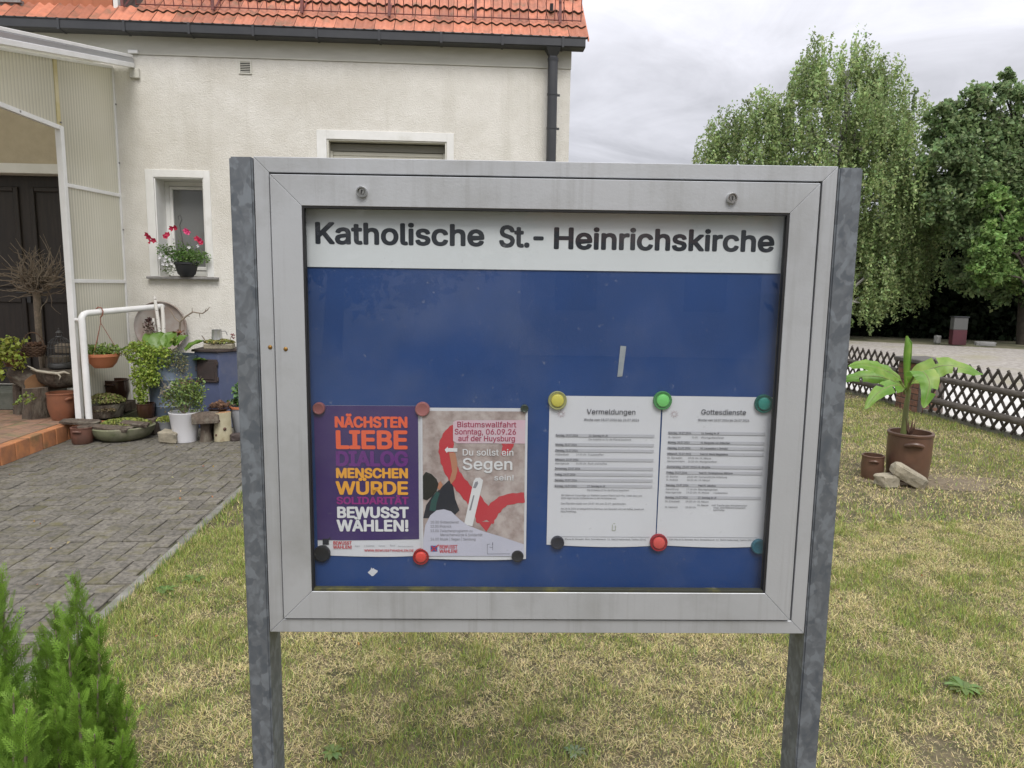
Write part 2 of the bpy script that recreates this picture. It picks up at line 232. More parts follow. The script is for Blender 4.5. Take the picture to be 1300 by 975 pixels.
# ------------------------------------------------------------------ lettering: outlines of plain sans serif letters
from mathutils.geometry import tessellate_polygon
GLY = {}
for ln in """A480;16 0,201 509,276 509,463 0,395 0,287 302,264 372,232 478,245 478,213 371,191 302,85 0;110 142,110 199,370 199,370 142
B456;60 0,60 509,241 509,289 504,329 491,359 469,381 442,394 410,398 374,395 344,387 320,373 301,356 286,336 275,315 267,315 262,339 257,363 245,385 227,402 203,414 173,418 136,413 100,400 67,377 39,344 18,301 4,247 0;125 57,245 57,296 63,330 80,349 105,355 137,352 161,342 184,327 203,306 218,279 228,248 231,125 231;125 285,238 285,265 288,288 296,308 309,323 326,333 348,336 372,330 403,313 429,283 446,240 452,125 452
C510;267 -7,235 -5,205 1,177 11,150 25,126 42,104 63,86 88,70 115,57 146,48 179,42 215,40 254,42 293,48 329,57 362,70 393,86 421,104 445,126 466,150 484,177 498,205 508,235 514,267 516,305 513,340 504,373 490,402 471,427 447,448 418,463 385,473 348,408 348,401 373,389 395,375 413,357 428,337 440,315 449,292 454,267 456,223 450,184 432,150 403,125 364,109 314,103 254,109 194,125 145,151 105,184 76,223 59,267 53,292 55,315 60,337 69,357 81,375 96,389 114,401 136,408 160,473 160,463 124,448 91,428 62,402 38,373 19,341 5,305 -4
D502;219 0,96 0,96 57,215 57,272 63,318 81,354 110,379 149,394 198,399 255,394 312,379 361,354 399,320 428,275 446,221 452,93 452,93 509,225 509,261 507,294 501,325 492,353 478,399 441,433 391,446 361,455 329,460 293,462 255,460 217,455 181,446 149,433 119,417 92,398 68,376 48,351 31,322 17,291 8,256 2;125 509,125 0,60 0,60 509
E419;60 0,60 509,372 509,372 452,125 452,125 286,355 286,355 229,125 229,125 57,375 57,375 0
F410;60 0,60 509,369 509,369 452,125 452,125 278,346 278,346 221,125 221,125 0
G520;269 -7,236 -5,205 1,176 11,149 25,125 43,104 64,85 88,69 116,57 146,47 179,42 215,40 254,42 293,47 329,57 362,69 393,85 421,103 445,125 466,149 484,175 498,203 508,233 514,265 516,304 513,340 504,374 489,403 469,429 445,449 416,465 384,474 349,408 349,399 372,387 393,373 411,356 427,337 439,315 448,291 454,265 456,222 450,183 432,150 404,125 364,109 314,103 254,109 194,125 145,151 105,184 76,224 59,269 53,309 57,345 71,374 93,396 123,410 160,415 202,434 199,283 199,283 256,478 256,478 200,471 141,451 91,419 50,377 19,326 0
H517;60 0,60 509,125 509,125 289,392 289,392 509,457 509,457 0,392 0,392 232,125 232,125 0
I301;31 0,31 57,118 57,118 452,31 452,31 509,269 509,269 452,183 452,183 57,269 57,269 0
J396;185 -7,124 3,75 33,57 55,44 81,36 111,33 145,33 173,98 173,98 145,104 104,122 74,149 56,185 50,220 56,248 74,266 104,272 145,272 509,336 509,336 145,334 111,326 81,313 55,294 33,246 3
K467;104 145,104 216,139 261,174 303,212 344,364 509,448 509,231 276,228 276;60 0,60 509,125 509,125 334,124 225,125 193,125 0;372 0,188 259,228 309,449 0
L393;60 0,60 509,125 509,125 57,361 57,361 0
M628;60 0,60 509,152 509,277 187,287 159,299 123,311 84,322 49,307 49,318 83,330 121,342 158,352 187,476 509,568 509,568 0,504 0,504 291,504 327,505 369,506 413,507 457,513 457,498 409,482 363,467 322,456 291,342 0,286 0,170 291,159 321,145 361,129 408,112 457,119 457,120 416,121 372,122 328,122 291,122 0
N523;60 0,60 509,136 509,343 183,363 151,388 107,414 55,405 54,401 108,399 157,399 195,399 509,463 509,463 0,387 0,202 290,177 331,148 381,108 452,119 454,122 384,124 328,125 291,125 0
O533;267 -7,235 -5,205 1,177 11,150 25,126 42,105 63,86 88,70 115,57 146,48 179,42 215,40 254,42 293,48 329,57 362,70 393,86 421,105 445,126 466,150 484,177 498,205 508,235 514,267 516,299 514,329 508,357 498,384 484,408 466,429 445,448 421,464 393,477 362,486 329,491 293,493 254,491 215,486 179,477 146,464 115,448 88,429 63,408 42,384 25,357 11,329 1,299 -5;267 53,310 59,349 76,383 105,408 144,425 194,430 254,425 314,408 365,383 404,349 433,310 450,267 456,223 450,184 433,151 404,125 364,109 314,103 254,109 194,125 144,151 105,184 76,223 59
P445;60 0,60 509,235 509,289 503,332 487,366 462,390 430,404 391,409 348,404 304,390 265,366 233,332 207,289 191,235 186,109 186,109 242,233 242,269 246,297 256,318 272,333 294,342 319,344 348,342 376,333 402,318 423,297 439,268 449,232 452,125 452,125 0
Q533;245 159,313 159,369 85,384 65,468 -48,401 -48,346 27,331 46;267 -7,235 -5,205 1,177 11,150 25,126 42,105 63,86 88,70 115,57 146,48 179,42 215,40 254,42 293,48 329,57 362,70 393,86 421,105 445,126 466,150 484,177 498,205 508,235 514,267 516,299 514,329 508,357 498,384 484,408 466,429 445,448 421,464 393,477 362,486 329,491 293,493 254,491 215,486 179,477 146,464 115,448 88,429 63,408 42,384 25,357 11,329 1,299 -5;267 53,310 59,349 76,383 105,408 144,425 194,430 254,425 314,408 365,383 404,349 433,310 450,267 456,223 450,184 433,151 404,125 364,109 314,103 254,109 194,125 144,151 105,184 76,223 59
R449;60 0,60 509,236 509,290 504,333 489,367 465,390 433,405 395,409 352,405 309,390 271,367 240,333 217,289 203,236 198,96 198,96 255,234 255,269 258,298 267,319 281,334 300,342 324,345 352,342 380,334 405,319 425,298 440,269 449,233 452,125 452,125 0;353 0,230 229,303 229,428 0
S447;224 -9,172 -4,128 9,91 31,64 60,46 96,38 137,104 137,110 110,123 88,142 71,166 59,194 52,224 49,257 52,286 60,311 74,329 92,341 114,346 139,342 161,332 179,316 193,296 205,245 222,184 239,128 260,86 289,60 326,52 372,58 413,75 448,102 476,138 498,180 511,227 516,275 511,316 498,351 476,377 449,394 415,401 378,337 378,326 412,302 437,267 453,225 459,194 456,167 448,145 435,129 418,118 398,115 376,119 352,131 334,148 319,169 308,212 293,264 279,312 264,336 252,359 238,379 220,395 198,405 171,408 139,403 99,386 64,360 34,323 11,278 -4
T449;32 452,32 509,417 509,417 452,257 452,257 0,193 0,193 452
U517;259 -8,203 -2,154 15,114 43,85 80,66 124,60 173,60 509,124 509,124 178,128 144,141 113,160 87,187 68,220 56,259 52,298 56,331 68,357 87,377 113,389 144,393 178,393 509,457 509,457 173,451 124,433 80,403 43,363 15,315 -2
V480;204 0,16 509,84 509,192 206,215 137,248 31,235 31,267 138,290 206,395 509,463 509,278 0
W686;155 0,16 509,82 509,163 196,175 145,187 94,197 40,189 40,200 94,211 145,224 196,306 509,380 509,462 196,474 145,486 94,497 40,488 40,499 94,510 145,523 196,603 509,670 509,530 0,455 0,368 323,351 391,336 475,350 475,335 395,318 323,230 0
X474;18 0,217 284,217 236,29 509,104 509,178 400,204 361,223 329,243 292,232 292,252 329,272 361,298 400,374 509,446 509,259 239,259 287,456 0,382 0,292 129,268 165,250 195,230 231,244 231,225 196,206 166,182 129,91 0
Y472;203 0,203 208,16 509,91 509,192 344,222 292,250 230,224 230,251 293,280 344,381 509,455 509,268 208,268 0
Z438;42 0,42 46,273 385,306 431,341 476,348 454,285 452,223 452,40 452,40 509,397 509,397 462,169 129,134 81,97 33,90 54,152 57,214 57,399 57,399 0
Ä480;16 0,201 509,276 509,463 0,395 0,287 302,264 372,232 478,245 478,213 371,191 302,85 0;110 142,110 199,370 199,370 142;312 572,296 575,283 584,274 597,271 612,274 628,283 641,296 650,312 653,327 650,340 641,349 628,352 612,349 597,340 584,327 575;168 572,152 575,139 584,130 597,127 612,130 628,139 641,152 650,168 653,183 650,196 641,205 628,208 612,205 597,196 584,183 575
Ö533;267 -7,235 -5,205 1,177 11,150 25,126 42,105 63,86 88,70 115,57 146,48 179,42 215,40 254,42 293,48 329,57 362,70 393,86 421,105 445,126 466,150 484,177 498,205 508,235 514,267 516,299 514,329 508,357 498,384 484,408 466,429 445,448 421,464 393,477 362,486 329,491 293,493 254,491 215,486 179,477 146,464 115,448 88,429 63,408 42,384 25,357 11,329 1,299 -5;267 53,310 59,349 76,383 105,408 144,425 194,430 254,425 314,408 365,383 404,349 433,310 450,267 456,223 450,184 433,151 404,125 364,109 314,103 254,109 194,125 144,151 105,184 76,223 59;339 572,323 575,310 584,301 597,298 612,301 628,310 641,323 650,339 653,355 650,368 641,376 628,379 612,376 597,368 584,355 575;195 572,180 575,167 584,158 597,155 612,158 628,167 641,180 650,195 653,211 650,224 641,233 628,236 612,233 597,224 584,211 575
Ü517;259 -8,203 -2,154 15,114 43,85 80,66 124,60 173,60 509,124 509,124 178,128 144,141 113,160 87,187 68,220 56,259 52,298 56,331 68,357 87,377 113,389 144,393 178,393 509,457 509,457 173,451 124,433 80,403 43,363 15,315 -2;331 572,315 575,302 584,293 597,290 612,293 628,302 641,315 650,331 653,346 650,359 641,368 628,371 612,368 597,359 584,346 575;187 572,172 575,158 584,149 597,146 612,149 628,158 641,172 650,187 653,203 650,216 641,224 628,227 612,224 597,216 584,203 575
a389;160 -9,126 -5,94 5,68 22,48 45,35 73,30 108,34 138,43 161,58 179,78 193,100 203,125 211,178 220,234 227,252 230,265 235,273 243,276 255,276 257,273 279,267 297,256 311,240 322,220 329,196 331,171 329,149 322,132 313,118 301,107 288,100 274,41 291,57 322,79 346,104 364,133 375,163 382,194 384,239 379,263 372,286 360,306 343,322 320,333 290,337 251,337 0,277 0,277 52,272 52,252 25,236 12,215 1,190 -6;170 45,202 49,228 59,248 74,263 93,272 115,276 138,276 190,259 182,231 176,200 171,175 168,134 159,117 150,103 139,95 124,92 105,94 87,102 72,114 61,130 52,149 47
b424;229 -8,198 -5,172 4,153 17,138 31,118 59,112 59,112 0,53 0,53 509,114 509,114 319,118 319,137 346,152 360,171 373,197 381,229 384,274 378,313 361,345 332,370 293,385 245,390 189,385 133,370 84,346 45,313 16,274 -2;220 47,253 51,279 66,301 88,316 117,325 151,328 189,325 227,316 261,301 290,280 311,253 325,220 330,188 325,161 312,140 291,125 263,116 229,113 189,116 150,125 115,140 86,162 65,188 51
c396;207 -8,159 -2,117 16,82 46,56 85,40 133,34 187,40 243,56 291,82 330,117 360,159 378,207 384,234 383,260 377,284 368,305 356,324 341,340 322,353 301,362 277,303 262,290 289,270 311,242 325,207 330,173 325,145 310,124 287,108 258,99 224,96 187,99 151,108 117,124 89,145 66,173 51,207 46,243 52,271 66,292 89,304 117,363 102,354 78,341 56,325 37,306 21,285 9,261 -1,235 -6
d424;195 -8,151 -2,111 16,79 45,55 84,39 133,34 189,39 245,55 293,79 332,112 361,151 378,196 384,228 381,253 373,272 360,287 346,306 319,311 319,311 509,372 509,372 0,313 0,313 59,307 59,287 31,272 17,252 4,227 -5;205 47,236 51,263 65,284 86,299 115,309 150,312 189,309 229,300 263,284 291,263 312,237 325,205 330,172 325,145 311,124 290,108 261,99 227,96 189,99 151,109 117,124 88,145 66,172 51
e404;212 -8,161 -2,117 16,82 46,56 85,40 132,34 187,39 242,55 290,81 329,115 359,157 378,205 384,236 382,266 374,294 361,319 341,341 315,357 282,368 242,371 194,371 169,75 169,75 221,338 221,310 202,307 237,298 269,283 294,263 314,237 326,205 330,173 326,146 313,125 294,109 270,99 241,96 211,96 178,100 139,110 106,128 80,151 61,179 50,212 46,234 48,254 53,271 61,285 73,297 88,306 105,365 91,353 63,335 39,311 19,283 4,249 -5
f254;228 379,228 327,6 327,6 379;81 0,81 432,84 461,96 486,113 505,135 519,161 527,187 530,222 527,243 521,227 468,215 472,195 474,171 470,154 460,145 443,142 419,142 0
g425;207 -151,168 -148,134 -140,105 -127,82 -110,64 -91,51 -69,101 -41,122 -66,136 -78,154 -88,178 -95,207 -97,249 -92,282 -75,304 -47,311 -6,311 68,306 68,287 41,272 28,252 16,227 8,195 5,152 10,113 27,80 53,55 90,39 136,34 191,39 246,55 293,80 332,112 361,152 378,196 384,228 382,253 373,273 360,288 346,308 319,313 319,313 379,372 379,372 -9,367 -54,350 -90,324 -117,291 -136,251 -147;205 59,237 63,264 75,285 95,300 121,309 154,312 193,309 231,300 264,285 291,264 312,237 325,205 330,172 325,145 312,124 290,109 262,99 229,96 193,99 155,109 123,124 96,145 76,172 63
h410;114 227,114 0,53 0,53 509,114 509,114 287,102 287,124 332,152 362,187 379,227 384,264 380,295 369,321 349,341 321,353 285,357 240,357 0,296 0,296 235,290 275,273 304,246 323,210 329,184 326,161 317,141 303,126 283,117 257
i167;53 0,53 379,114 379,114 0;84 443,67 446,54 455,44 468,41 483,44 499,54 512,67 521,84 524,100 521,114 512,123 499,126 483,123 468,114 455,100 446
j167;53 379,114 379,114 -30,111 -63,102 -90,86 -113,65 -129,37 -139,4 -143,-10 -143,-10 -87,2 -87,25 -83,40 -72,50 -54,53 -29;83 443,67 446,53 455,44 468,41 483,44 499,53 512,67 521,83 524,100 521,114 512,123 499,126 483,123 468,114 455,100 446
k381;110 137,110 212,121 212,284 379,360 379,184 199,177 199;53 0,53 509,114 509,114 0;294 0,148 186,191 229,372 0
l189;139 -2,101 3,74 20,58 47,53 84,53 509,114 509,114 99,115 77,120 62,130 54,146 52,160 53,170 54,181 3,162 -1
m610;53 0,53 379,112 379,112 295,108 295,118 323,132 346,151 363,172 376,195 384,219 386,257 380,287 361,309 331,321 295,312 295,322 321,337 343,357 361,381 375,407 383,437 386,468 383,497 372,522 354,541 328,553 296,557 255,557 0,496 0,496 254,490 289,473 313,447 326,419 330,395 328,374 320,358 307,345 290,338 270,335 247,335 0,274 0,274 260,269 288,253 311,229 326,199 330,178 328,158 320,140 307,126 289,117 266,114 238,114 0
n410;114 227,114 0,53 0,53 379,112 379,112 287,102 287,124 332,152 362,187 379,227 384,264 380,295 369,321 349,341 321,353 285,357 240,357 0,296 0,296 235,290 275,273 304,246 323,210 329,184 326,161 317,141 303,126 283,117 257
o415;207 -8,159 -2,117 16,82 46,56 85,40 133,34 187,40 243,56 291,82 330,117 360,159 378,207 384,256 378,299 360,333 330,359 291,376 243,381 187,376 133,359 85,333 46,299 16,256 -2;207 46,242 51,270 66,292 89,307 117,316 151,319 187,316 224,307 258,292 287,270 310,242 325,207 330,173 325,145 310,124 287,108 258,99 224,96 187,99 151,108 117,124 89,145 66,173 51
p424;53 -143,53 379,112 379,112 319,118 319,137 346,152 360,171 373,197 381,229 384,274 378,313 361,345 332,370 293,385 245,390 189,385 133,370 84,346 45,313 16,274 -2,229 -8,198 -5,173 4,153 17,138 31,118 59,114 59,114 -143;220 47,253 51,279 66,301 88,316 117,325 151,328 189,325 227,316 261,301 290,280 311,253 325,220 330,188 325,161 312,140 291,125 263,116 229,113 189,116 150,125 115,140 86,162 65,188 51
q424;372 -143,311 -143,311 59,306 59,287 31,272 17,252 4,227 -5,195 -8,151 -2,111 16,79 45,55 84,39 133,34 189,39 245,55 293,79 332,112 361,151 378,196 384,228 381,253 373,272 360,287 346,307 319,313 319,313 379,372 379;205 47,236 51,263 65,284 86,299 115,309 150,312 189,309 229,300 263,284 291,263 312,237 325,205 330,172 325,145 311,124 290,108 261,99 227,96 189,99 151,109 117,124 88,145 66,172 51
r259;53 0,53 379,112 379,112 321,115 321,130 347,152 367,181 380,213 385,229 384,243 384,243 322,230 324,207 326,182 323,159 315,140 301,126 284,117 262,114 237,114 0
s365;182 -8,145 -5,112 3,84 18,62 38,45 63,36 94,94 107,105 79,124 60,150 49,181 45,217 50,244 62,262 81,268 103,265 121,254 136,237 147,212 155,149 170,104 186,72 208,53 237,47 274,51 305,65 332,87 354,115 370,149 381,187 384,223 381,254 372,279 358,299 339,314 316,324 290,268 277,258 298,243 316,219 328,187 333,156 329,131 317,114 299,109 277,112 258,124 243,144 232,172 223,229 209,275 194,306 171,325 142,331 107,326 75,312 47,290 24,260 6,223 -5
t227;204 379,204 327,6 327,6 379;65 471,126 471,126 98,128 76,136 61,150 53,170 50,185 51,202 54,213 2,192 -3,168 -4,125 2,92 21,72 52,65 93
u410;182 -5,146 -1,115 11,89 31,69 59,57 95,53 139,53 379,114 379,114 144,119 105,137 75,164 56,200 50,226 53,249 62,268 77,283 97,293 122,296 153,296 379,357 379,357 0,298 0,298 92,307 92,286 47,257 17,222 0
v389;163 0,17 379,84 379,165 155,187 87,206 21,184 21,203 87,224 155,305 379,371 379,226 0
w567;138 0,23 379,87 379,133 214,154 137,175 41,165 41,186 135,206 214,252 379,316 379,362 214,382 136,402 41,391 41,413 135,434 214,480 379,545 379,429 0,368 0,319 172,305 225,291 280,277 338,291 338,277 280,263 225,248 172,199 0
x379;21 0,171 218,171 171,29 379,100 379,147 306,179 253,207 206,175 206,202 253,233 306,282 379,352 379,209 169,209 214,358 0,287 0,231 85,200 136,173 182,205 182,178 136,148 85,91 0
y389;47 -139,61 -86,71 -87,88 -90,104 -89,118 -84,130 -74,141 -58,151 -36,163 -1,17 379,84 379,165 155,187 87,206 21,184 21,202 87,224 155,305 379,371 379,204 -58,191 -85,177 -107,159 -124,139 -136,117 -143,91 -145,65 -143
z380;42 0,42 46,254 320,254 323,48 323,48 379,333 379,333 331,126 60,126 56,339 56,339 0
ä389;160 -9,126 -5,94 5,68 22,48 45,35 73,30 108,34 138,43 161,58 179,78 193,100 203,125 211,178 220,234 227,252 230,265 235,273 243,276 255,276 257,273 279,267 297,256 311,240 322,220 329,196 331,171 329,149 322,132 313,118 301,107 288,100 274,41 291,57 322,79 346,104 364,133 375,163 382,194 384,239 379,263 372,286 360,306 343,322 320,333 290,337 251,337 0,277 0,277 52,272 52,252 25,236 12,215 1,190 -6;170 45,202 49,228 59,248 74,263 93,272 115,276 138,276 190,259 182,231 176,200 171,175 168,134 159,117 150,103 139,95 124,92 105,94 87,102 72,114 61,130 52,149 47;261 443,246 446,233 455,224 468,221 483,224 499,233 512,246 520,261 523,277 520,290 512,299 499,301 483,299 468,290 455,277 446;117 443,102 446,89 455,80 468,77 483,80 499,89 512,102 520,117 523,133 520,146 512,155 499,158 483,155 468,146 455,133 446
ö415;207 -8,159 -2,117 16,82 46,56 85,40 133,34 187,40 243,56 291,82 330,117 360,159 378,207 384,256 378,299 360,333 330,359 291,376 243,381 187,376 133,359 85,333 46,299 16,256 -2;207 46,242 51,270 66,292 89,307 117,316 151,319 187,316 224,307 258,292 287,270 310,242 325,207 330,173 325,145 310,124 287,108 258,99 224,96 187,99 151,108 117,124 89,145 66,173 51;279 443,264 446,251 455,242 468,239 483,242 499,251 512,264 520,279 523,295 520,308 512,317 499,320 483,317 468,308 455,295 446;136 443,120 446,107 455,98 468,95 483,98 499,107 512,120 520,136 523,151 520,164 512,173 499,176 483,173 468,164 455,151 446
ü410;182 -5,146 -1,115 11,89 31,69 59,57 95,53 139,53 379,114 379,114 144,119 105,137 75,164 56,200 50,226 53,249 62,268 77,283 97,293 122,296 153,296 379,357 379,357 0,298 0,298 92,307 92,286 47,257 17,222 0;277 443,261 446,248 455,239 468,236 483,239 499,248 512,261 520,277 523,292 520,305 512,314 499,317 483,314 468,305 455,292 446;133 443,118 446,104 455,96 468,93 483,96 499,104 512,118 520,133 523,149 520,162 512,170 499,173 483,170 468,162 455,149 446
ß442;122 362,122 0,60 0,60 362,63 398,70 429,82 456,99 477,143 506,197 516,229 512,260 503,289 486,312 463,327 432,332 393,330 370,325 351,309 322,292 299,287 287,285 272,288 256,297 241,327 215,362 188,378 171,391 152,400 129,403 100,399 69,386 42,366 21,340 6,307 -4,269 -7,237 -5,207 1,182 10,164 20,187 74,217 58,238 52,265 50,297 53,321 64,337 81,342 104,339 123,330 139,300 167,264 194,248 209,235 227,226 247,223 272,224 291,230 306,247 329,264 353,270 368,272 388,266 420,250 442,226 455,197 459,164 453,141 435,127 405
0453;227 -7,174 1,130 24,95 62,69 113,60 144,53 178,49 214,48 254,49 294,53 330,60 364,69 395,95 447,130 484,174 508,227 516,279 508,323 484,358 447,384 395,393 364,400 330,404 294,405 254,404 214,400 178,393 144,384 113,359 62,323 24,279 1;227 50,261 56,290 74,313 103,330 144,340 194,344 254,340 314,330 365,313 405,290 435,261 453,227 460,192 453,163 435,140 405,123 365,113 314,109 254,113 194,123 144,140 103,163 74,192 56
1453;76 0,76 55,391 55,391 0;276 509,276 0,212 0,212 448,209 448,86 358,86 427,198 509
2453;64 0,64 47,234 229,282 282,299 305,311 327,318 348,320 371,317 397,308 419,293 436,273 449,250 457,224 460,196 457,172 447,153 433,139 413,130 390,127 362,66 362,71 405,86 442,111 473,143 496,182 511,225 516,268 511,306 497,337 474,361 445,376 411,381 372,378 345,371 318,357 290,336 259,267 180,153 60,153 57,389 57,389 0
3453;218 -7,173 -3,133 10,98 30,70 57,52 91,44 132,109 132,115 107,126 87,144 71,165 59,191 52,219 50,248 53,275 61,297 74,315 93,325 116,329 145,326 172,316 196,299 217,275 234,242 244,201 248,157 248,157 299,288 448,288 452,70 452,70 509,372 509,372 461,211 278,211 289,264 288,308 276,344 253,371 222,387 186,393 145,387 103,370 66,344 36,309 12,266 -2
4453;40 105,40 158,247 509,311 509,109 166,109 163,413 163,413 105;282 0,282 121,282 146,282 318,343 318,343 0
5453;221 -7,178 -2,140 11,108 32,83 60,66 93,60 130,122 130,127 108,138 89,154 73,173 60,196 52,221 50,250 53,276 64,298 82,314 104,324 131,328 162,324 193,314 221,297 244,275 262,248 273,218 277,192 275,167 268,145 258,128 246,67 253,96 509,366 509,366 452,151 452,134 301,136 301,155 315,178 325,203 331,229 334,263 330,294 321,321 306,345 285,364 260,379 231,388 199,391 163,385 117,369 76,343 41,309 15,268 -1
6453;226 -7,182 -1,142 15,109 40,84 74,69 115,64 162,68 199,80 239,102 285,137 340,252 509,322 509,151 261,145 261,154 275,165 288,179 299,196 307,214 312,235 314,278 309,316 295,346 271,370 240,384 201,389 157,384 112,368 73,343 39,310 14,271 -2;226 48,254 52,279 63,299 79,314 101,324 128,327 157,324 187,314 213,299 235,279 251,254 262,226 265,198 262,174 252,153 235,138 214,128 188,125 158,128 128,138 102,153 79,174 63,198 52
7453;97 0,323 448,323 452,62 452,62 509,391 509,391 449,165 0
8453;226 -7,178 -2,136 11,101 33,74 62,57 96,52 135,55 166,65 195,81 220,101 241,125 256,153 265,153 267,119 282,93 308,76 342,70 380,75 417,90 450,114 477,146 498,184 511,226 516,269 511,306 498,337 477,361 450,377 417,382 380,376 342,359 308,333 282,300 267,300 265,327 256,351 241,372 220,387 195,397 166,401 135,395 96,378 62,352 33,317 11,275 -2;226 49,258 52,285 60,307 74,323 91,333 113,337 139,333 165,322 189,305 208,283 223,256 232,226 235,196 232,169 223,147 208,130 189,119 165,115 139,119 113,129 91,145 74,167 60,195 52;226 290,252 292,274 300,293 313,307 330,316 351,319 376,316 399,308 420,294 437,275 449,252 457,226 460,200 457,177 449,159 437,145 420,136 399,133 376,136 351,145 330,159 313,178 300,201 292
9453;226 516,271 510,310 494,343 468,368 434,384 393,389 347,385 309,373 270,350 224,315 168,200 0,130 0,301 248,307 248,299 234,287 221,273 210,257 202,238 196,218 195,175 199,137 214,106 237,83 269,68 307,64 352,69 397,85 436,110 469,143 494,182 510;226 460,199 457,174 446,154 429,138 407,129 381,125 352,129 322,138 295,154 274,174 257,199 247,226 243,254 247,279 257,299 273,314 295,324 321,327 350,324 381,314 407,299 429,279 446,254 457
.188;95 -4,78 -1,63 9,53 24,50 41,53 59,63 73,78 83,95 87,113 83,128 73,138 59,141 41,138 24,128 9,113 -1
,188;38 -119,68 71,137 71,84 -119
-453;337 244,337 188,114 188,114 244
!196;67 160,63 509,132 509,128 160;98 -4,81 -1,66 9,56 24,52 41,56 58,66 73,81 83,98 86,116 83,130 73,140 58,143 41,140 24,130 9,116 -1
:188;95 -4,78 -1,63 9,53 24,50 41,53 59,63 73,78 83,95 87,113 83,128 73,138 59,141 41,138 24,128 9,113 -1;95 271,78 274,63 284,53 299,50 316,53 334,63 349,78 359,95 362,113 359,128 349,138 334,141 316,138 299,128 284,113 274
|230;141 673,141 -164,88 -164,88 673
&448;197 -7,150 -2,110 12,78 34,54 62,39 96,34 133,37 163,47 189,63 213,85 235,140 279,216 335,237 352,255 375,260 389,262 405,258 427,245 445,226 457,201 461,184 459,168 453,155 444,145 431,139 416,137 399,139 380,145 363,169 327,204 284,438 0,364 0,171 231,121 293,102 319,87 344,78 370,75 398,79 430,91 458,109 481,134 499,165 510,200 513,235 510,266 499,290 482,308 459,320 433,324 404,322 382,315 362,305 342,291 325,256 293,154 217,128 195,110 174,100 154,97 131,100 108,109 87,124 70,143 57,166 49,193 46,223 50,251 59,278 75,301 95,321 121,336 151,346 186,349 224,408 224,405 180,397 144,385 115,371 92,345 62,333 47,305 23,271 7,234 -3
/249;235 533,71 -76,14 -76,178 533
@676;355 -135,319 -134,284 -130,252 -123,221 -114,167 -88,122 -53,87 -8,61 46,52 77,45 109,42 143,40 179,42 215,46 248,52 280,61 309,87 363,123 408,167 444,220 470,249 480,281 486,314 490,349 492,383 490,415 486,445 479,472 469,522 442,562 407,594 366,617 319,631 268,635 215,631 142,625 107,615 76,599 49,579 28,551 15,517 11,476 17,457 24,441 36,429 50,423 68,420 68,408 48,388 30,361 17,326 13,285 18,251 35,224 62,204 96,192 137,188 182,193 226,207 265,228 297,257 322,291 338,330 343,360 340,385 331,404 319,416 306,419 306,419 335,474 335,474 110,476 91,485 74,499 63,518 59,540 63,557 76,568 97,576 127,580 166,581 215,577 259,567 301,548 339,523 373,490 402,450 424,402 438,347 442,292 438,242 424,199 402,164 372,135 334,115 289,102 236,98 178,102 119,115 66,135 21,165 -17,201 -46,246 -68,298 -81,357 -85,412 -80,458 -69,489 -59,504 -107,464 -120,411 -131;329 65,359 68,382 78,400 95,412 118,419 148,422 185,419 221,411 249,399 269,381 282,358 289,331 292,305 288,283 277,265 260,252 239,244 213,242 185,244 154,251 125,262 101,279 81,301 69
(273;89 207,92 264,101 324,107 354,114 384,122 413,132 441,153 494,177 539,236 539,212 485,191 428,174 370,161 313,154 258,151 207,154 161,160 115,172 67,188 16,198 -10,209 -38,222 -66,236 -96,177 -96,156 -59,139 -21,124 16,111 55,102 93,95 131,90 169
)273;37 -96,52 -66,64 -37,76 -9,86 18,102 69,113 116,120 162,122 207,119 258,112 313,99 370,82 428,62 485,37 539,97 539,121 494,142 441,151 413,159 384,167 354,173 323,181 264,184 207,183 168,178 130,171 92,161 53,149 15,134 -22,117 -59,97 -96""".split('\n'):
    ch = ln[0]; parts = ln[1:].split(';')
    GLY[ch] = (int(parts[0]) / 1000, [[(int(a.split(' ')[0]) / 1000, int(a.split(' ')[1]) / 1000) for a in p.split(',')] for p in parts[1:] if p])
def text_w(s, sp=0): return sum((.2 if c == ' ' else GLY[c][0]) + sp for c in s) - sp
def text_g(g, s, x, z, size, y, width=None, weight=0., sp=0., align='l', tilt=0.):
    """adds the letters of s (baseline start x, z; facing -Y, at depth y) to g; size is the em height; width stretches the line to fit"""
    s = ''.join(c for c in s if c == ' ' or c in GLY)
    w = text_w(s, sp) * size; kx = (width / w) if width else 1.0
    if align == 'c': x -= w * kx / 2
    if align == 'r': x -= w * kx
    me = word_mesh(s, sp); ct, st = math.cos(tilt), math.sin(tilt)
    wt = weight*size*.7; sh = [(0,0)] if weight <= 0 else [(wt*a, wt*b) for a, b in ((0,0),(1,0),(-1,0),(0,.8),(0,-.8),(.75,.6),(-.75,.6),(.75,-.6),(-.75,-.6))]
    for i, (dx, dz) in enumerate(sh):
        off = len(g.v)
        for vx, vy in me[0]:
            a = vx*size*kx; b = vy*size; g.v.append((x + dx + a*ct - b*st, y - i*.000004, z + dz + a*st + b*ct))
        for p in me[1]: g.f.append(tuple(i_ + off for i_ in p))
WORDS = {}
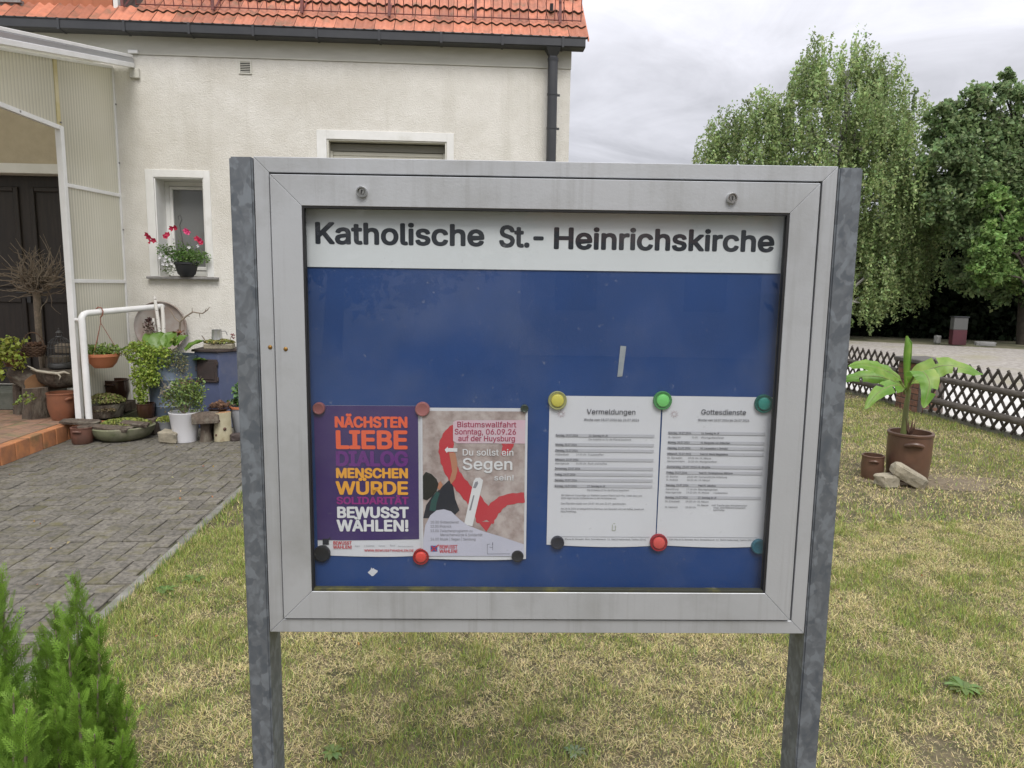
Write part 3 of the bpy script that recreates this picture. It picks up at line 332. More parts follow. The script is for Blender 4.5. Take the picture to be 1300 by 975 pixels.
def word_mesh(s, sp):
    if (s, sp) in WORDS: return WORDS[(s, sp)]
    V = []; T = []; cx = 0.
    for c in s:
        if c == ' ': cx += .2 + sp; continue
        w, cs = GLY[c]; area = lambda q: sum(q[i-1][0]*q[i][1] - q[i][0]*q[i-1][1] for i in range(len(q)))
        big = max(cs, key=lambda q: abs(area(q))); sg = area(big)
        outs = [q for q in cs if area(q)*sg > 0]; holes = [q for q in cs if area(q)*sg <= 0]
        def inside(pt, q):
            r = False
            for i in range(len(q)):
                (x0, y0), (x1, y1) = q[i-1], q[i]
                if (y0 > pt[1]) != (y1 > pt[1]) and pt[0] < (x1-x0)*(pt[1]-y0)/(y1-y0) + x0: r = not r
            return r
        outs.sort(key=lambda q: abs(area(q))); grp = [[q] for q in outs]
        for h in holes:
            for g_ in reversed(grp):
                if inside(h[0], g_[0]): g_.append(h); break
        for g_ in grp:
            o = len(V); V += [(cx + x, y) for q in g_ for x, y in q]
            T += [tuple(i + o for i in t) for t in tessellate_polygon([[Vector((x, y, 0)) for x, y in q] for q in g_])]
        cx += w + sp
    WORDS[(s, sp)] = (V, T); return WORDS[(s, sp)]
def poly_g(g, pts, y):
    """flat printed shape facing -Y from outline points (x, z), concave allowed"""
    o = len(g.v); g.v += [(a, y, b) for a, b in pts]
    for t in tessellate_polygon([[Vector((a, b, 0)) for a, b in pts]]): g.f.append(tuple(i + o for i in t))
def flat(g, name, mat, parent):
    me = bpy.data.meshes.new(name); me.from_pydata(g.v, [], g.f); me.materials.append(mat); return link(name, me, parent)
# ------------------------------------------------------------------ the setting: ground sheets
M_earth = pm('earth', (.17,.15,.10), (.10,.11,.05), 3, .95, bump=.6, bscale=8)
M_soil = pm('lawn_soil', (.150,.120,.070), (.070,.068,.032), 22, .95, bump=1, bscale=60, bdist=.02, c3=(.21,.17,.10), s3=5, t3=(.45,.7))
M_gravel = pm('gravel', (.40,.37,.33), (.24,.22,.195), 9, .95, bump=.9, bscale=25, bdist=.03, c3=(.28,.26,.17), s3=.6, t3=(.5,.75))
M_road = pm('pale_concrete', (.60,.59,.56), (.50,.49,.46), 3, .9, bump=.3, bscale=50)
M_joint = pm('joint_sand', (.095,.09,.055), (.06,.07,.03), 12, .95, bump=.6, bscale=80)
def sheet(name, poly, z, m, cut=1):
    me = bpy.data.meshes.new(name); me.from_pydata([(x, y, z) for x, y in poly], [], [tuple(range(len(poly)))]); me.materials.append(m)
    return struct(link(name, me))
sheet('ground', [(-300,-300),(300,-300),(300,300),(-300,300)], -.05, M_earth)
sheet('lawn', [(-1.60,-4),(5.69,-4),(5.69,16),(1.2,16),(1.2,8.1),(-1.60,8.1)], -.004, M_soil)
sheet('road', [(5.73,-8),(8.3,-8),(8.3,30),(5.73,30)], -.012, M_road)
sheet('gravel_lot', [(8.3,-8),(40,-8),(40,2.2),(17.6,16.5),(12.0,20.9),(8.3,24.2)], -.018, M_gravel)

# ------------------------------------------------------------------ paved path in herringbone
path = struct(link('path', G().bb(-9, -1.655, -1, 8.1, -.06, -.014).mesh('path', M_joint)))
M_pav = pm('paver_concrete', (.185,.170,.140), (.090,.083,.070), 40, .9, bump=.7, bscale=130, rand=.16, c3=(.115,.105,.045), s3=7, t3=(.5,.75), detail=8, thr=(.38,.62))
def paver_mesh(l, w, mname):
    g = G().box((0,0,-.03), (l-.0055, w-.0055, .06)); return g.mesh(mname, M_pav, bevel=.003)
pav_h = paver_mesh(.2, .1, 'paver'); pav_v = paver_mesh(.1, .2, 'paver')
cells = []
for i in range(-76, 8):
    for j in range(-10, 92):
        k = (i - j) % 4
        if k == 0: cells.append((i*.1 + .1, j*.1 + .05, 0))
        elif k == 3: cells.append((i*.1 + .05, j*.1 + .1, 1))
cells = [(x - 1.69, y, o) for x, y, o in [(a - .0, b, c) for a, b, c in cells] if x - 1.69 < -1.60 and y < 8.0 and x > -7.5 and y > -.8]
def seen(x, y): return y > 2.2 and x > -.62*y - .12
def covered(x, y): return x < -3.8 and y > 5.0 or (x < -3.5 and y > 7.0)
cells = [c for c in cells if not covered(c[0], c[1])]
vis = sorted([c for c in cells if seen(c[0], c[1])], key=lambda c: c[0]**2 + c[1]**2)
near = vis[:270]; ns = set(near); rest = G()
def cut_piece(x, y, o):      # pieces cut to meet the kerb
    hx, hy = ((.0465, .0965) if o else (.0965, .0465)); x1 = min(x + hx, -1.660)
    return (x - hx, x1, y - hy, y + hy) if x + hx > -1.660 else None
cuts = [c for c in cells if cut_piece(*c)]; cs_ = set(cuts); near = [c for c in near if c not in cs_]
for c in cuts:
    a = cut_piece(*c)
    if a[1] - a[0] < .025: continue
    if seen(c[0], c[1]) and c[1] < 5.5:
        o = G().box((0,0,-.03), (a[1]-a[0], a[3]-a[2], .06)).obj('paver', M_pav, path, bevel=.003); o.location = ((a[0]+a[1])/2, (a[2]+a[3])/2, random.uniform(-.003,.001))
        ns.add(c)
ns = set(near) | cs_
for x, y, o in near:
    b = link('paver', pav_v if o else pav_h, path); b.location = (x, y, random.uniform(-.004, .002))
    b.rotation_euler = (random.uniform(-.012,.012), random.uniform(-.012,.012), random.uniform(-.01,.01))
for x, y, o in cells:
    if (x, y, o) in ns: continue
    rest.box((x, y, -.032 + random.uniform(-.003,.002)), ((.0935, .1935, .06) if o else (.1935, .0935, .06)))
for c in cuts:
    a = cut_piece(*c)
    if a[1] - a[0] >= .025 and not (seen(c[0], c[1]) and c[1] < 5.5): rest.bb(a[0], a[1], a[2], a[3], -.06, -.003)
tag(rest.obj('paving_stones', M_pav, path, bevel=.003), kind='stuff')
kerb = struct(link('kerb', G().bb(-1.652, -1.605, -1, 8.08, -.2, -.03).mesh('kerb', M_joint)))
M_kerb = pm('kerb_concrete', (.23,.225,.20), (.13,.13,.105), 14, .9, bump=.4, bscale=70, rand=.12)
kme = G().box((0,0,-.05), (.052, .994, .12)).mesh('kerb_stone', M_kerb, bevel=.006)
for i in range(9):
    o = link('kerb_stone', kme, kerb); o.location = (-1.63, -.48 + i + .0, .004 + random.uniform(-.003,.003)); o.rotation_euler = (0, 0, random.uniform(-.004,.004))

# ------------------------------------------------------------------ raised entrance step
M_terr = pm('terrace_tile', (.33,.19,.125), (.20,.135,.095), 14, .8, bump=.3, bscale=60, rand=.15, c3=(.13,.14,.06), s3=4)
M_klink = pm('orange_clinker', (.52,.215,.085), (.34,.15,.075), 9, .75, bump=.4, bscale=60, rand=.16, c3=(.13,.11,.05), s3=5, t3=(.52,.75))
stoop = struct(link('entrance_terrace', G().bb(-9, -3.80, 4.9, 8.1, -.05, .128).bb(-3.80, -3.50, 7.0, 8.1, -.05, .128).mesh('entrance_terrace', M_joint)))
ft = G().box((0,0,.011), (.192, .192, .022)).mesh('tile', M_terr, bevel=.003)
for i in range(4):
    for j in range(14):
        x = -3.955 - i*.198; y = 5.2 + j*.198
        o = link('tile', ft, stoop); o.location = (x, y, .128 + random.uniform(-.0015,.0015))
fr = G()
for i in range(4, 26):
    for j in range(14): fr.box((-3.955 - i*.198, 5.2 + j*.198, .139), (.192,.192,.022))
tag(fr.obj('terrace_paving', M_terr, stoop), kind='stuff')
eb = G().box((0,0,0), (.088, .19, .156)).mesh('edge_brick', M_klink, bevel=.006)
for j in range(11):
    o = link('edge_brick', eb, stoop); o.location = (-3.806 + random.uniform(-.003,.003), 4.98 + j*.198, .072 + random.uniform(-.002,.002))
for j in range(2):
    o = link('edge_brick', eb, stoop); o.location = (-3.70 + j*.198, 7.0, .072); o.rotation_euler = (0,0,PI/2)
M_stepg = pm('step_concrete', (.16,.165,.14), (.10,.11,.09), 9, .9, bump=.3, bscale=40)
struct(link('door_step', G().bb(-7.0, -4.42, 7.62, 8.2, .15, .34).mesh('door_step', M_stepg, bevel=.008)))

# ------------------------------------------------------------------ grass: blades over the lawn
def lawn_mask(x, y):
    a = vnoise(x, y, .8, 3)*.26 + vnoise(x, y, .26, 4)*.28 + vnoise(x, y, .10, 5)*.30 + vnoise(x, y, .045, 6)*.16
    a = a + np.where(y < 3.3, -.04, 0) + .10*np.exp(-((x+1.5)/.35)**2) + .10*np.clip((y-5)/3, 0, 1)
    a = a - .26*np.exp(-(((x-3.75)/.75)**2 + ((y-5.25)/.34)**2))*1.4
    return a
def blades(n, y0, y1, hmin, hmax, w, seg, name, dry=1.0):
    y = y0 + (y1 - y0)*np.sqrt(rng.random(n)*(1 - (y0/y1)**2) + (y0/y1)**2) * 1.0 if False else None
    u = rng.random(n); y = np.sqrt(u*(y1**2 - y0**2) + y0**2)
    x = (-.56*y - .35) + rng.random(n)*(.86*y + .8 + .56*y + .35)
    ok = (x > -1.60) & (x < 5.68) & ((y < 8.06) | (x > 1.2)) & (np.hypot(x - 3.52, y - 5.3) > .20)
    x, y = x[ok], y[ok]; g = lawn_mask(x, y); n = len(x)
    bare = rng.random(n) < np.clip((.36 - g)*4.2, 0, .75); x, y, g = x[~bare], y[~bare], g[~bare]; n = len(x)
    green = rng.random(n) < np.clip((g - .38)*4.2, .14, .90)
    h = rng.uniform(hmin, hmax, n)*np.where(green, 1.0, .8)*(.45 + 1.25*vnoise(x, y, .055, 9))
    lean = np.where(green, rng.uniform(.2, 1.0, n), rng.uniform(.7, 1.45, n))
    a = rng.random(n)*2*PI; ca, sa = np.cos(a), np.sin(a)
    d = np.stack([ca*np.sin(lean), sa*np.sin(lean), np.cos(lean)], 1); s = np.stack([-sa, ca, 0*a], 1)*w*rng.uniform(.6, 1.25, (n,1))
    P = np.stack([x, y, np.zeros(n) + np.where(green, 0, rng.uniform(0, .008, n))], 1)
    cg = cvar((.235,.315,.06), n, .5, .2); cy = cvar((.68,.575,.31), n, .4, .08); dull = cvar((.42,.40,.15), n, .35, .12)
    col = np.where(green[:, None], cg, cy); k = rng.random(n) < .38; col[k] = dull[k]
    if seg == 2:
        m1 = P + d*h[:, None]*.55; dd = d.copy(); dd[:, 2] -= .25; dd = unit(dd); m2 = m1 + dd*h[:, None]*.45; m2[:, 2] = np.maximum(m2[:, 2], .003)
        V = np.stack([P - s, P + s, m1 + s*.8, m1 - s*.8, m2], 1).reshape(-1, 3); i = np.arange(n)[:, None]*5
        F = np.concatenate([i + [0,1,2], i + [0,2,3], i + [3,2,4]], 1).reshape(-1, 3); c = np.repeat(col, 5, 0)
    else:
        V = np.stack([P - s, P + s, P + d*h[:, None]], 1).reshape(-1, 3); F = np.arange(n*3).reshape(-1, 3); c = np.repeat(col, 3, 0)
    me = npmesh(name, V, F, M_grass, c)
    return tag(link(name, me), 'short patchy summer grass, part green and part straw dry', 'grass', kind='stuff')
M_grass = pm('grass_blades', (.1,.2,.05), attr=True, rough=.75, transl=.25, spec=.25)
def join_np(objs, name):
    base = objs[0]
    bm = bmesh.new()
    for o in objs: bm.from_mesh(o.data)
    bm.to_mesh(base.data); bm.free(); base.name = name
    for o in objs[1:]: bpy.data.objects.remove(o)
    return base
gr = [blades(430000, 1.7, 4.3, .014, .036, .00085, 2, 'grass'), blades(260000, 4.3, 9.5, .022, .045, .0023, 1, 'grass'), blades(30000, 9.5, 15, .03, .06, .005, 1, 'grass')]
join_np(gr, 'grass')
# broad-leaved weeds in the lawn
M_leaf = pm('leaf_attr', (.1,.2,.05), attr=True, rough=.5, transl=.3, spec=.45)
def rosette(x, y, r, n, col, label, name='lawn_weed', grp=None):
    g = G(); cols = []
    for k in range(n):
        a = 2*PI*k/n + random.uniform(-.3,.3); l = r*random.uniform(.6, 1); up = random.uniform(.25,.7); w = l*.15
        d = Vector((math.cos(a), math.sin(a), 0)); q = Vector((-d.y, d.x, 0)); c = cvar(col, 1, .25)[0]
        pts = []
        for t, ww in ((.05,.15),(.35,.8),(.65,1),(.88,.6),(1,.05)):
            z = l*up*t*(1.25 - t) + .004; e = w*ww*(1 + .25*((k+int(t*9)) % 2)); pts += [d*l*t + q*e + Vector((0,0,z+.2*e)), d*l*t + Vector((0,0,z)), d*l*t - q*e + Vector((0,0,z+.2*e))]
        o = len(g.v); g.v += [tuple(p) for p in pts]
        for i in range(4):
            for s in (0, 1): b = o + i*3 + s; g.f.append((b, b+1, b+4, b+3))
        cols += [c]*15
    me = npmesh(name, np.array(g.v), np.array(g.f), M_leaf, np.array(cols)); o = link(name, me); o.location = (x, y, 0)
    return tag(o, label, 'weed', grp)
rosette(-1.46, 3.40, 0.065, 16, (.12,.20,.05), 'small broad leaved green weed beside the kerb, the farther of two')
rosette(-1.37, 3.52, 0.072, 17, (.11,.18,.045), 'low spreading weed by the path kerb among greener grass')
rosette(1.90, 2.40, 0.072, 18, (.14,.21,.06), 'bright green leafy weed in dry grass right of the right post')
rosette(.36, 2.10, 0.043, 15, (.17,.22,.12), 'grey green star shaped weed at the bottom, below the board')
rosette(-.42, 2.13, 0.050, 14, (.15,.22,.06), 'small light green weed at the foot of the left post')
rosette(1.75, 3.62, 0.065, 17, (.12,.22,.04), 'dark green weed clump in the lawn right of the board')
# ------------------------------------------------------------------ notice board
M_alu = pm('anodised_aluminium', (.50,.515,.535), (.43,.445,.46), 3.5, .42, streak=((.27,.27,.26),(60,60,1.6),.4), metal=.35, bump=.05, bscale=200, stretch=(1,1,1), c3=(.30,.30,.29), s3=3.6, t3=(.5,.8), detail=8, rrand=.06)
M_gap = pm('rubber_gasket', (.012,.012,.013), rough=.7)
M_blue = pm('blue_felt_panel', (.009,.052,.205), (.007,.044,.172), 6, .55, bump=.05, bscale=250)
M_titlew = pm('white_sign_sheet', (.70,.72,.74), (.66,.68,.70), 2, .45)
M_ink = pm('dark_print', (.008,.012,.022), rough=.5)
def galv_mat():
    m = bpy.data.materials.new('galvanised_steel'); m.use_nodes = True; t = m.node_tree; n = t.nodes; l = t.links.new; b = n['Principled BSDF']
    co = n.new('ShaderNodeTexCoord'); mp = n.new('ShaderNodeMapping'); mp.inputs['Scale'].default_value = (1, 1, .8); l(co.outputs['Object'], mp.inputs[0])
    nz = n.new('ShaderNodeTexNoise'); nz.inputs['Scale'].default_value = 30; nz.inputs['Detail'].default_value = 3; l(mp.outputs[0], nz.inputs['Vector'])
    ad = n.new('ShaderNodeMix'); ad.data_type = 'RGBA'; ad.inputs[0].default_value = .06; l(mp.outputs[0], ad.inputs[6]); l(nz.outputs['Color'], ad.inputs[7])
    vo = n.new('ShaderNodeTexVoronoi'); vo.inputs['Scale'].default_value = 60; vo.feature = 'SMOOTH_F1'; vo.inputs['Smoothness'].default_value = .3; l(ad.outputs[2], vo.inputs['Vector'])
    sx = n.new('ShaderNodeSeparateColor'); l(vo.outputs['Color'], sx.inputs[0])
    n2 = n.new('ShaderNodeTexNoise'); n2.inputs['Scale'].default_value = 34; n2.inputs['Detail'].default_value = 6; n2.inputs['Distortion'].default_value = 1.2; l(mp.outputs[0], n2.inputs['Vector'])
    m1 = n.new('ShaderNodeMath'); m1.operation = 'MULTIPLY_ADD'; l(sx.outputs[0], m1.inputs[0]); m1.inputs[1].default_value = .45; l(n2.outputs[0], m1.inputs[2])
    cr = n.new('ShaderNodeValToRGB'); e = cr.color_ramp.elements; e[0].position = .42; e[0].color = (.105,.12,.138,1); e[1].position = .95; e[1].color = (.20,.222,.245,1)
    q = cr.color_ramp.elements.new(.68); q.color = (.140,.153,.168,1)
    l(m1.outputs[0], cr.inputs[0]); l(cr.outputs[0], b.inputs['Base Color']); b.inputs['Metallic'].default_value = .35; b.inputs['Roughness'].default_value = .5
    bp = n.new('ShaderNodeBump'); bp.inputs['Strength'].default_value = .12; bp.inputs['Distance'].default_value = .003; l(n2.outputs[0], bp.inputs['Height']); l(bp.outputs[0], b.inputs['Normal'])
    return m
M_galv = galv_mat()
board = thing('notice_board', (.1449, 1.2934, 0), 'aluminium church notice board with blue panel, lockable glass door and galvanised posts', 'notice board', math.radians(-2.6))
def mitre(name, x0, x1, z0, z1, w, y0, y1, parent, wl=None, wr=None, wt=None, wb=None, bev=.0008):
    wl = wl or w; wr = wr or w; wt = wt or w; wb = wb or w; e = .00025
    O = [(x0,z0),(x1,z0),(x1,z1),(x0,z1)]; I = [(x0+wl,z0+wb),(x1-wr,z0+wb),(x1-wr,z1-wt),(x0+wl,z1-wt)]
    for i in range(4):
        j = (i+1) % 4; a, b, c, d = Vector(O[i]), Vector(O[j]), Vector(I[j]), Vector(I[i]); t = (b-a).normalized()*e
        G().prism([tuple(a+t), tuple(b-t), tuple(c-t), tuple(d+t)], y0, y1, 'y').obj(name, M_alu, parent, bevel=bev)
# housing ring, a gap behind the door edge, the door ring standing a little proud
mitre('housing_bar', -.521, .522, .831, 1.721, .0265, .004, .064, board)
hb = G()
for a in ((-.4945,-.4475,.8575,1.6945),(.4485,.4955,.8575,1.6945),(-.4475,.4485,.8575,.905),(-.4475,.4485,1.648,1.6945)): hb.bb(a[0], a[1], .0145, .040, a[2], a[3])
hb.obj('inner_seal', M_gap, board)
G().bb(-.4943, .4953, .0405, .062, .8577, 1.6943).obj('housing_back', M_gap, board)
G().bb(-.4465, .4475, .030, .0400, .906, 1.535).obj('pin_panel', M_blue, board)
tp = G().bb(-.4410, .4440, .0275, .0335, 1.5305, 1.6470).obj('title_panel', M_titlew, board)
for s_, x_, z_, w_ in (('Katholische', -.4240, 1.5735, .312), ('St.-', -.0860, 1.5725, .0880), ('Heinrichskirche', .0125, 1.5705, .4120)):
    g = G(); text_g(g, s_, x_, z_, .0715, .0271, width=w_, weight=.042); flat(g, 'lettering', M_ink, tp)
G().bb(-.520, .521, .064, .068, .833, 1.719).obj('back_cover', M_alu, board)
mitre('door_bar', -.4915, .4895, .8615, 1.6905, .054, -.002, .014, board, wl=.0545, wr=.0515, wt=.0535, wb=.055)
# the glass opening
gx0, gx1, gz0, gz1 = -.4370, .4380, .9165, 1.6370
gk = G(); e = .0035
for a in ((gx0, gx0+e, gz0, gz1), (gx1-.0045, gx1, gz0, gz1), (gx0+e, gx1-.0045, gz1-e, gz1)): gk.bb(a[0], a[1], -.0005, .0135, a[2], a[3])
gk.obj('gasket', M_gap, board)
G().bb(gx0+e, gx1-.0045, -.0005, .0135, gz0, gz0+.0045).obj('gasket', pm('mossy_gasket', (.04,.042,.03), (.11,.105,.025), 22, .9, thr=(.5,.7)), board)
M_glass = bpy.data.materials.new('board_glass'); M_glass.use_nodes = True
t = M_glass.node_tree; n = t.nodes; n.clear(); l = t.links.new
tr = n.new('ShaderNodeBsdfTransparent'); tr.inputs[0].default_value = (.93,.95,.95,1); gl = n.new('ShaderNodeBsdfGlossy'); gl.inputs['Roughness'].default_value = .015
ge = n.new('ShaderNodeNewGeometry'); io = n.new('ShaderNodeMapRange'); io.inputs[3].default_value = 1.5; io.inputs[4].default_value = 1/1.5; l(ge.outputs['Backfacing'], io.inputs[0]); fr_ = n.new('ShaderNodeFresnel'); l(io.outputs[0], fr_.inputs[0]); ms = n.new('ShaderNodeMixShader'); l(fr_.outputs[0], ms.inputs[0]); l(tr.outputs[0], ms.inputs[1]); l(gl.outputs[0], ms.inputs[2])
df = n.new('ShaderNodeBsdfDiffuse'); df.inputs[0].default_value = (.55,.56,.56,1); co = n.new('ShaderNodeTexCoord')
nz = n.new('ShaderNodeTexNoise'); nz.inputs['Scale'].default_value = 5; nz.inputs['Detail'].default_value = 7; l(co.outputs['Object'], nz.inputs['Vector'])
nz2 = n.new('ShaderNodeTexNoise'); nz2.inputs['Scale'].default_value = 90; nz2.inputs['Detail'].default_value = 2; l(co.outputs['Object'], nz2.inputs['Vector'])
a1 = n.new('ShaderNodeMapRange'); a1.inputs[1].default_value = .45; a1.inputs[2].default_value = .75; a1.inputs[3].default_value = .012; a1.inputs[4].default_value = .075; l(nz.outputs[0], a1.inputs[0])
a2 = n.new('ShaderNodeMapRange'); a2.inputs[1].default_value = .70; a2.inputs[2].default_value = .78; a2.inputs[3].default_value = 0; a2.inputs[4].default_value = .10; l(nz2.outputs[0], a2.inputs[0])
a3 = n.new('ShaderNodeMath'); a3.operation = 'ADD'; l(a1.outputs[0], a3.inputs[0]); l(a2.outputs[0], a3.inputs[1])
m2 = n.new('ShaderNodeMixShader'); l(a3.outputs[0], m2.inputs[0]); l(ms.outputs[0], m2.inputs[1]); l(df.outputs[0], m2.inputs[2])
ou = n.new('ShaderNodeOutputMaterial'); l(m2.outputs[0], ou.inputs[0])
link('glass_pane', G().add([(gx0+.001,.0045,gz0+.001),(gx1-.001,.0045,gz0+.001),(gx1-.001,.0045,gz1-.001),(gx0+.001,.0045,gz1-.001)], [(0,1,2,3)]).mesh('glass_pane', M_glass), board)
# locks with a rosette and keyhole, two brass screws, posts with caps
M_chrome = pm('lock_chrome', (.62,.62,.61), rough=.28, metal=1)
M_dark = pm('dark_slot', (.01,.01,.01), rough=.6)
def rotY(g):   # lathe made about Z turned to face -Y
    g.v = [(x, -z, y) for x, y, z in g.v]; return g
for x, z, tw in ((-.3293, 1.662, .25), (.3299, 1.6614, 0)):
    lk = rotY(G().lathe([(.0001,.004),(.0062,.004),(.0066,.0055),(.0068,.0078),(.0088,.0078),(.0098,.006),(.0100,0)], 28, (0,0,0))).obj('lock', M_chrome, board, smooth=True); lk.location = (x, -.002, z)
    cy = rotY(G().lathe([(.0001,.0062),(.0048,.0062),(.0052,.005),(.0052,.003)], 24)).obj('lock_barrel', pm('barrel_metal', (.35,.35,.34), rough=.4, metal=1), lk, smooth=True)
    kh = G().prism([(-.0012,-.0034),(.0012,-.0034),(.0009,.0006),(.0018,.0018),(.0012,.0034),(-.0012,.0034),(-.0018,.0018),(-.0009,.0006)], -.0066, -.0055, 'y').obj('keyhole', M_dark, lk)
    kh.rotation_euler = (0, tw, 0)
M_brass = pm('brass_screw', (.30,.17,.05), rough=.45, metal=.8)
for x, z, y in ((-.5024, 1.3837, .004), (-.4725, 1.3812, -.002)):
    s_ = rotY(G().lathe([(.0001,.0022),(.0026,.002),(.0038,.001),(.004,0)], 16)).obj('screw', M_brass, board, smooth=True); s_.location = (x, y, z)
M_cap = pm('post_cap_plastic', (.03,.032,.035), rough=.5)
for x0, x1, zt, inner in ((-.5635, -.5222, 1.7200, 1), (.5232, .5665, 1.7190, -1)):
    # open C-profile: web in front, flange facing the board, so the side towards the board shows as a face
    po = G().bb(x0, x1, .001, .074, -.30, zt).obj('post', M_galv, board, bevel=.003, seg=2)
    ca = G().bb(x0-.001, x1+.001, 0, .075, zt+.0003, zt+.0045).obj('post_cap', M_cap, po, bevel=.001)
    sx = x1+.0004 if inner == 1 else x0-.0004
    G().lathe([(.0001,0),(.009,0)], 20).obj('bolt_hole', M_dark, po)
    h = po.children[-1]; h.rotation_euler = (0, PI/2, 0); h.location = (sx, .040, .775 if inner == 1 else .70)
    h.scale = (1.5, .6, 1)

# ------------------------------------------------------------------ posters, sheets, magnets in the case
def bplace(o, x, y, z, rot=0):
    M = board.matrix_basis @ Matrix.Translation((x, y, z)) @ Matrix.Rotation(rot, 4, 'Y'); o.matrix_world = M; return o
bpy.context.view_layer.update()
def paper(name, x0, x1, z0, z1, y, mat, label, cat, group=None, rot=0, sag=.003):
    """sheet of paper hung at depth y; returns the thing, origin bottom left corner; slightly bowed lower edge and curl"""
    w = x1 - x0; h = z1 - z0; nx, nz = 12, 10; V = []; F = []
    for j in range(nz+1):
        for i in range(nx+1):
            u = i/nx; v = j/nz; V.append((u*w, (.0011*math.sin(PI*u)*(1-v)**3)*-1, v*h - sag*math.sin(PI*u)*(1-v)**4 + .0007*math.sin(5*u)*(1-v)))
    for j in range(nz):
        for i in range(nx): a = j*(nx+1)+i; F.append((a, a+1, a+nx+2, a+nx+1))
    me = bpy.data.meshes.new(name); me.from_pydata(V, [], F); me.materials.append(mat); me.shade_smooth()
    o = link(name, me); bplace(o, x0, y, z0, rot); tag(o, label, cat, group); return o
M_paper = pm('white_paper', (.66,.66,.70), (.62,.62,.66), 4, .6)
M_purple = pm('purple_print', (.052,.026,.135), (.045,.024,.12), 6, .45)
M_or = pm('orange_print', (.78,.115,.045), rough=.5); M_ye = pm('amber_print', (.78,.36,.045), rough=.5)
M_vi = pm('violet_print', (.135,.022,.20), rough=.5); M_mg = pm('magenta_print', (.27,.022,.20), rough=.5)
M_wh = pm('white_print', (.70,.70,.72), rough=.5); M_rd = pm('red_print', (.50,.035,.05), rough=.5); M_gy = pm('grey_print', (.25,.25,.28), rough=.5)
M_lg = pm('light_grey_band', (.47,.47,.51), rough=.6); M_pk = pm('pink_print', (.66,.33,.42), rough=.5); M_bl = pm('soft_black_print', (.06,.06,.075), rough=.6)
M_skin = pm('skin_print', (.45,.20,.12), rough=.5); M_hair = pm('black_hair_print', (.012,.014,.012), rough=.5); M_tl = pm('teal_print', (.02,.075,.07), rough=.5)
M_navy = pm('navy_print', (.015,.018,.03), rough=.5); M_lav = pm('pale_lavender_print', (.55,.54,.64), (.50,.50,.60), 12, .5)
M_wall = pm('concrete_print', (.42,.34,.32), (.28,.215,.20), 60, .5, c3=(.50,.43,.41), s3=22, t3=(.45,.6), detail=8)
# purple poster (a little under the right one)
A = paper('poster', -.4310, -.2290, .9770, 1.2725, .0290, M_paper, 'purple election poster with stacked orange, amber and white words', 'poster', rot=-.004)
W, Hh = .202, .2955
g = G(); poly_g(g, [(0,.0315),(.05,.0305),(.12,.0312),(.1965,.0335),(.1965,Hh),(0,Hh)], -.0014); flat(g, 'purple_field', M_purple, A)
def lines(par, name, mat, rows, y=-.0024):
    if len(rows) > 9 or name == 'logo_row':        # small print, too fine to pick apart
        g = G()
        for s, x, z, size, kw in rows: text_g(g, s, x, z, size, y, **kw)
        return tag(flat(g, name, mat, par), kind='stuff')
    for s, x, z, size, kw in rows:
        g = G(); text_g(g, s, x, z, size, y, **kw); flat(g, name if len(rows) == 1 else name[:-1] if name.endswith('s') else name, mat, par)
x0 = .0385; ww = .1385
K = lambda h: h/.515
lines(A, 'orange_words', M_or, [('NÄCHSTEN', x0, .2545, K(.0195), dict(width=ww, weight=.058)), ('LIEBE', x0, .2135, K(.0335), dict(width=ww, weight=.050))])
lines(A, 'violet_word', M_vi, [('DIALOG', x0, .1795, K(.0275), dict(width=ww, weight=.055))])
lines(A, 'amber_words', M_ye, [('MENSCHEN', x0, .1560, K(.0180), dict(width=ww, weight=.058)), ('WÜRDE', x0, .1235, K(.0245), dict(width=ww, weight=.050))])
lines(A, 'magenta_word', M_mg, [('SOLIDARITÄT', x0, .1040, K(.0135), dict(width=ww, weight=.050))])
lines(A, 'white_words', M_wh, [('BEWUSST', x0, .0770, K(.0205), dict(width=ww, weight=.055)), ('WÄHLEN!', x0, .0500, K(.0215), dict(width=ww, weight=.050))])
lines(A, 'small_red_words', M_rd, [('BEWUSST', .0300, .0225, K(.0065), dict(width=.036, weight=.03)), ('WÄHLEN!', .0300, .0140, K(.0065), dict(width=.036, weight=.03)), ('WWW.BEWUSSTWAEHLEN.DE', .090, .0085, K(.0042), dict(width=.096, weight=.03))])
g = G(); poly_g(g, [(.010,.022),(.022,.022),(.022,.034),(.010,.034)], -.0022); poly_g(g, [(.013,.029),(.016,.025),(.026,.036),(.024,.037),(.016,.0285),(.0145,.030)], -.0026); flat(g, 'cross_mark', M_navy, A)
lines(A, 'logo_row', M_gy, [('o Ackerbau', .090, .0185, K(.0030), dict(width=.020)), ('Partner', .118, .0185, K(.0030), dict(width=.013)), ('Bund', .140, .0192, K(.0034), dict(width=.010)), ('Gemeinde Initiative', .155, .0180, K(.0024), dict(width=.030)), ('l. Region', .070, .018, K(.003), dict(width=.012))])
# pilgrimage poster
B = paper('poster', -.2300, -.0265, .9725, 1.2705, .0262, M_paper, 'pilgrimage poster with a red brush stroke heart, white curve and pink title', 'poster', rot=-.004)
BW, BH = .2035, .298
g = G(); poly_g(g, [(.004,.006),(.1990,.006),(.1990,BH-.006),(.004,BH-.006)], -.0013); flat(g, 'photo_ground', M_wall, B)
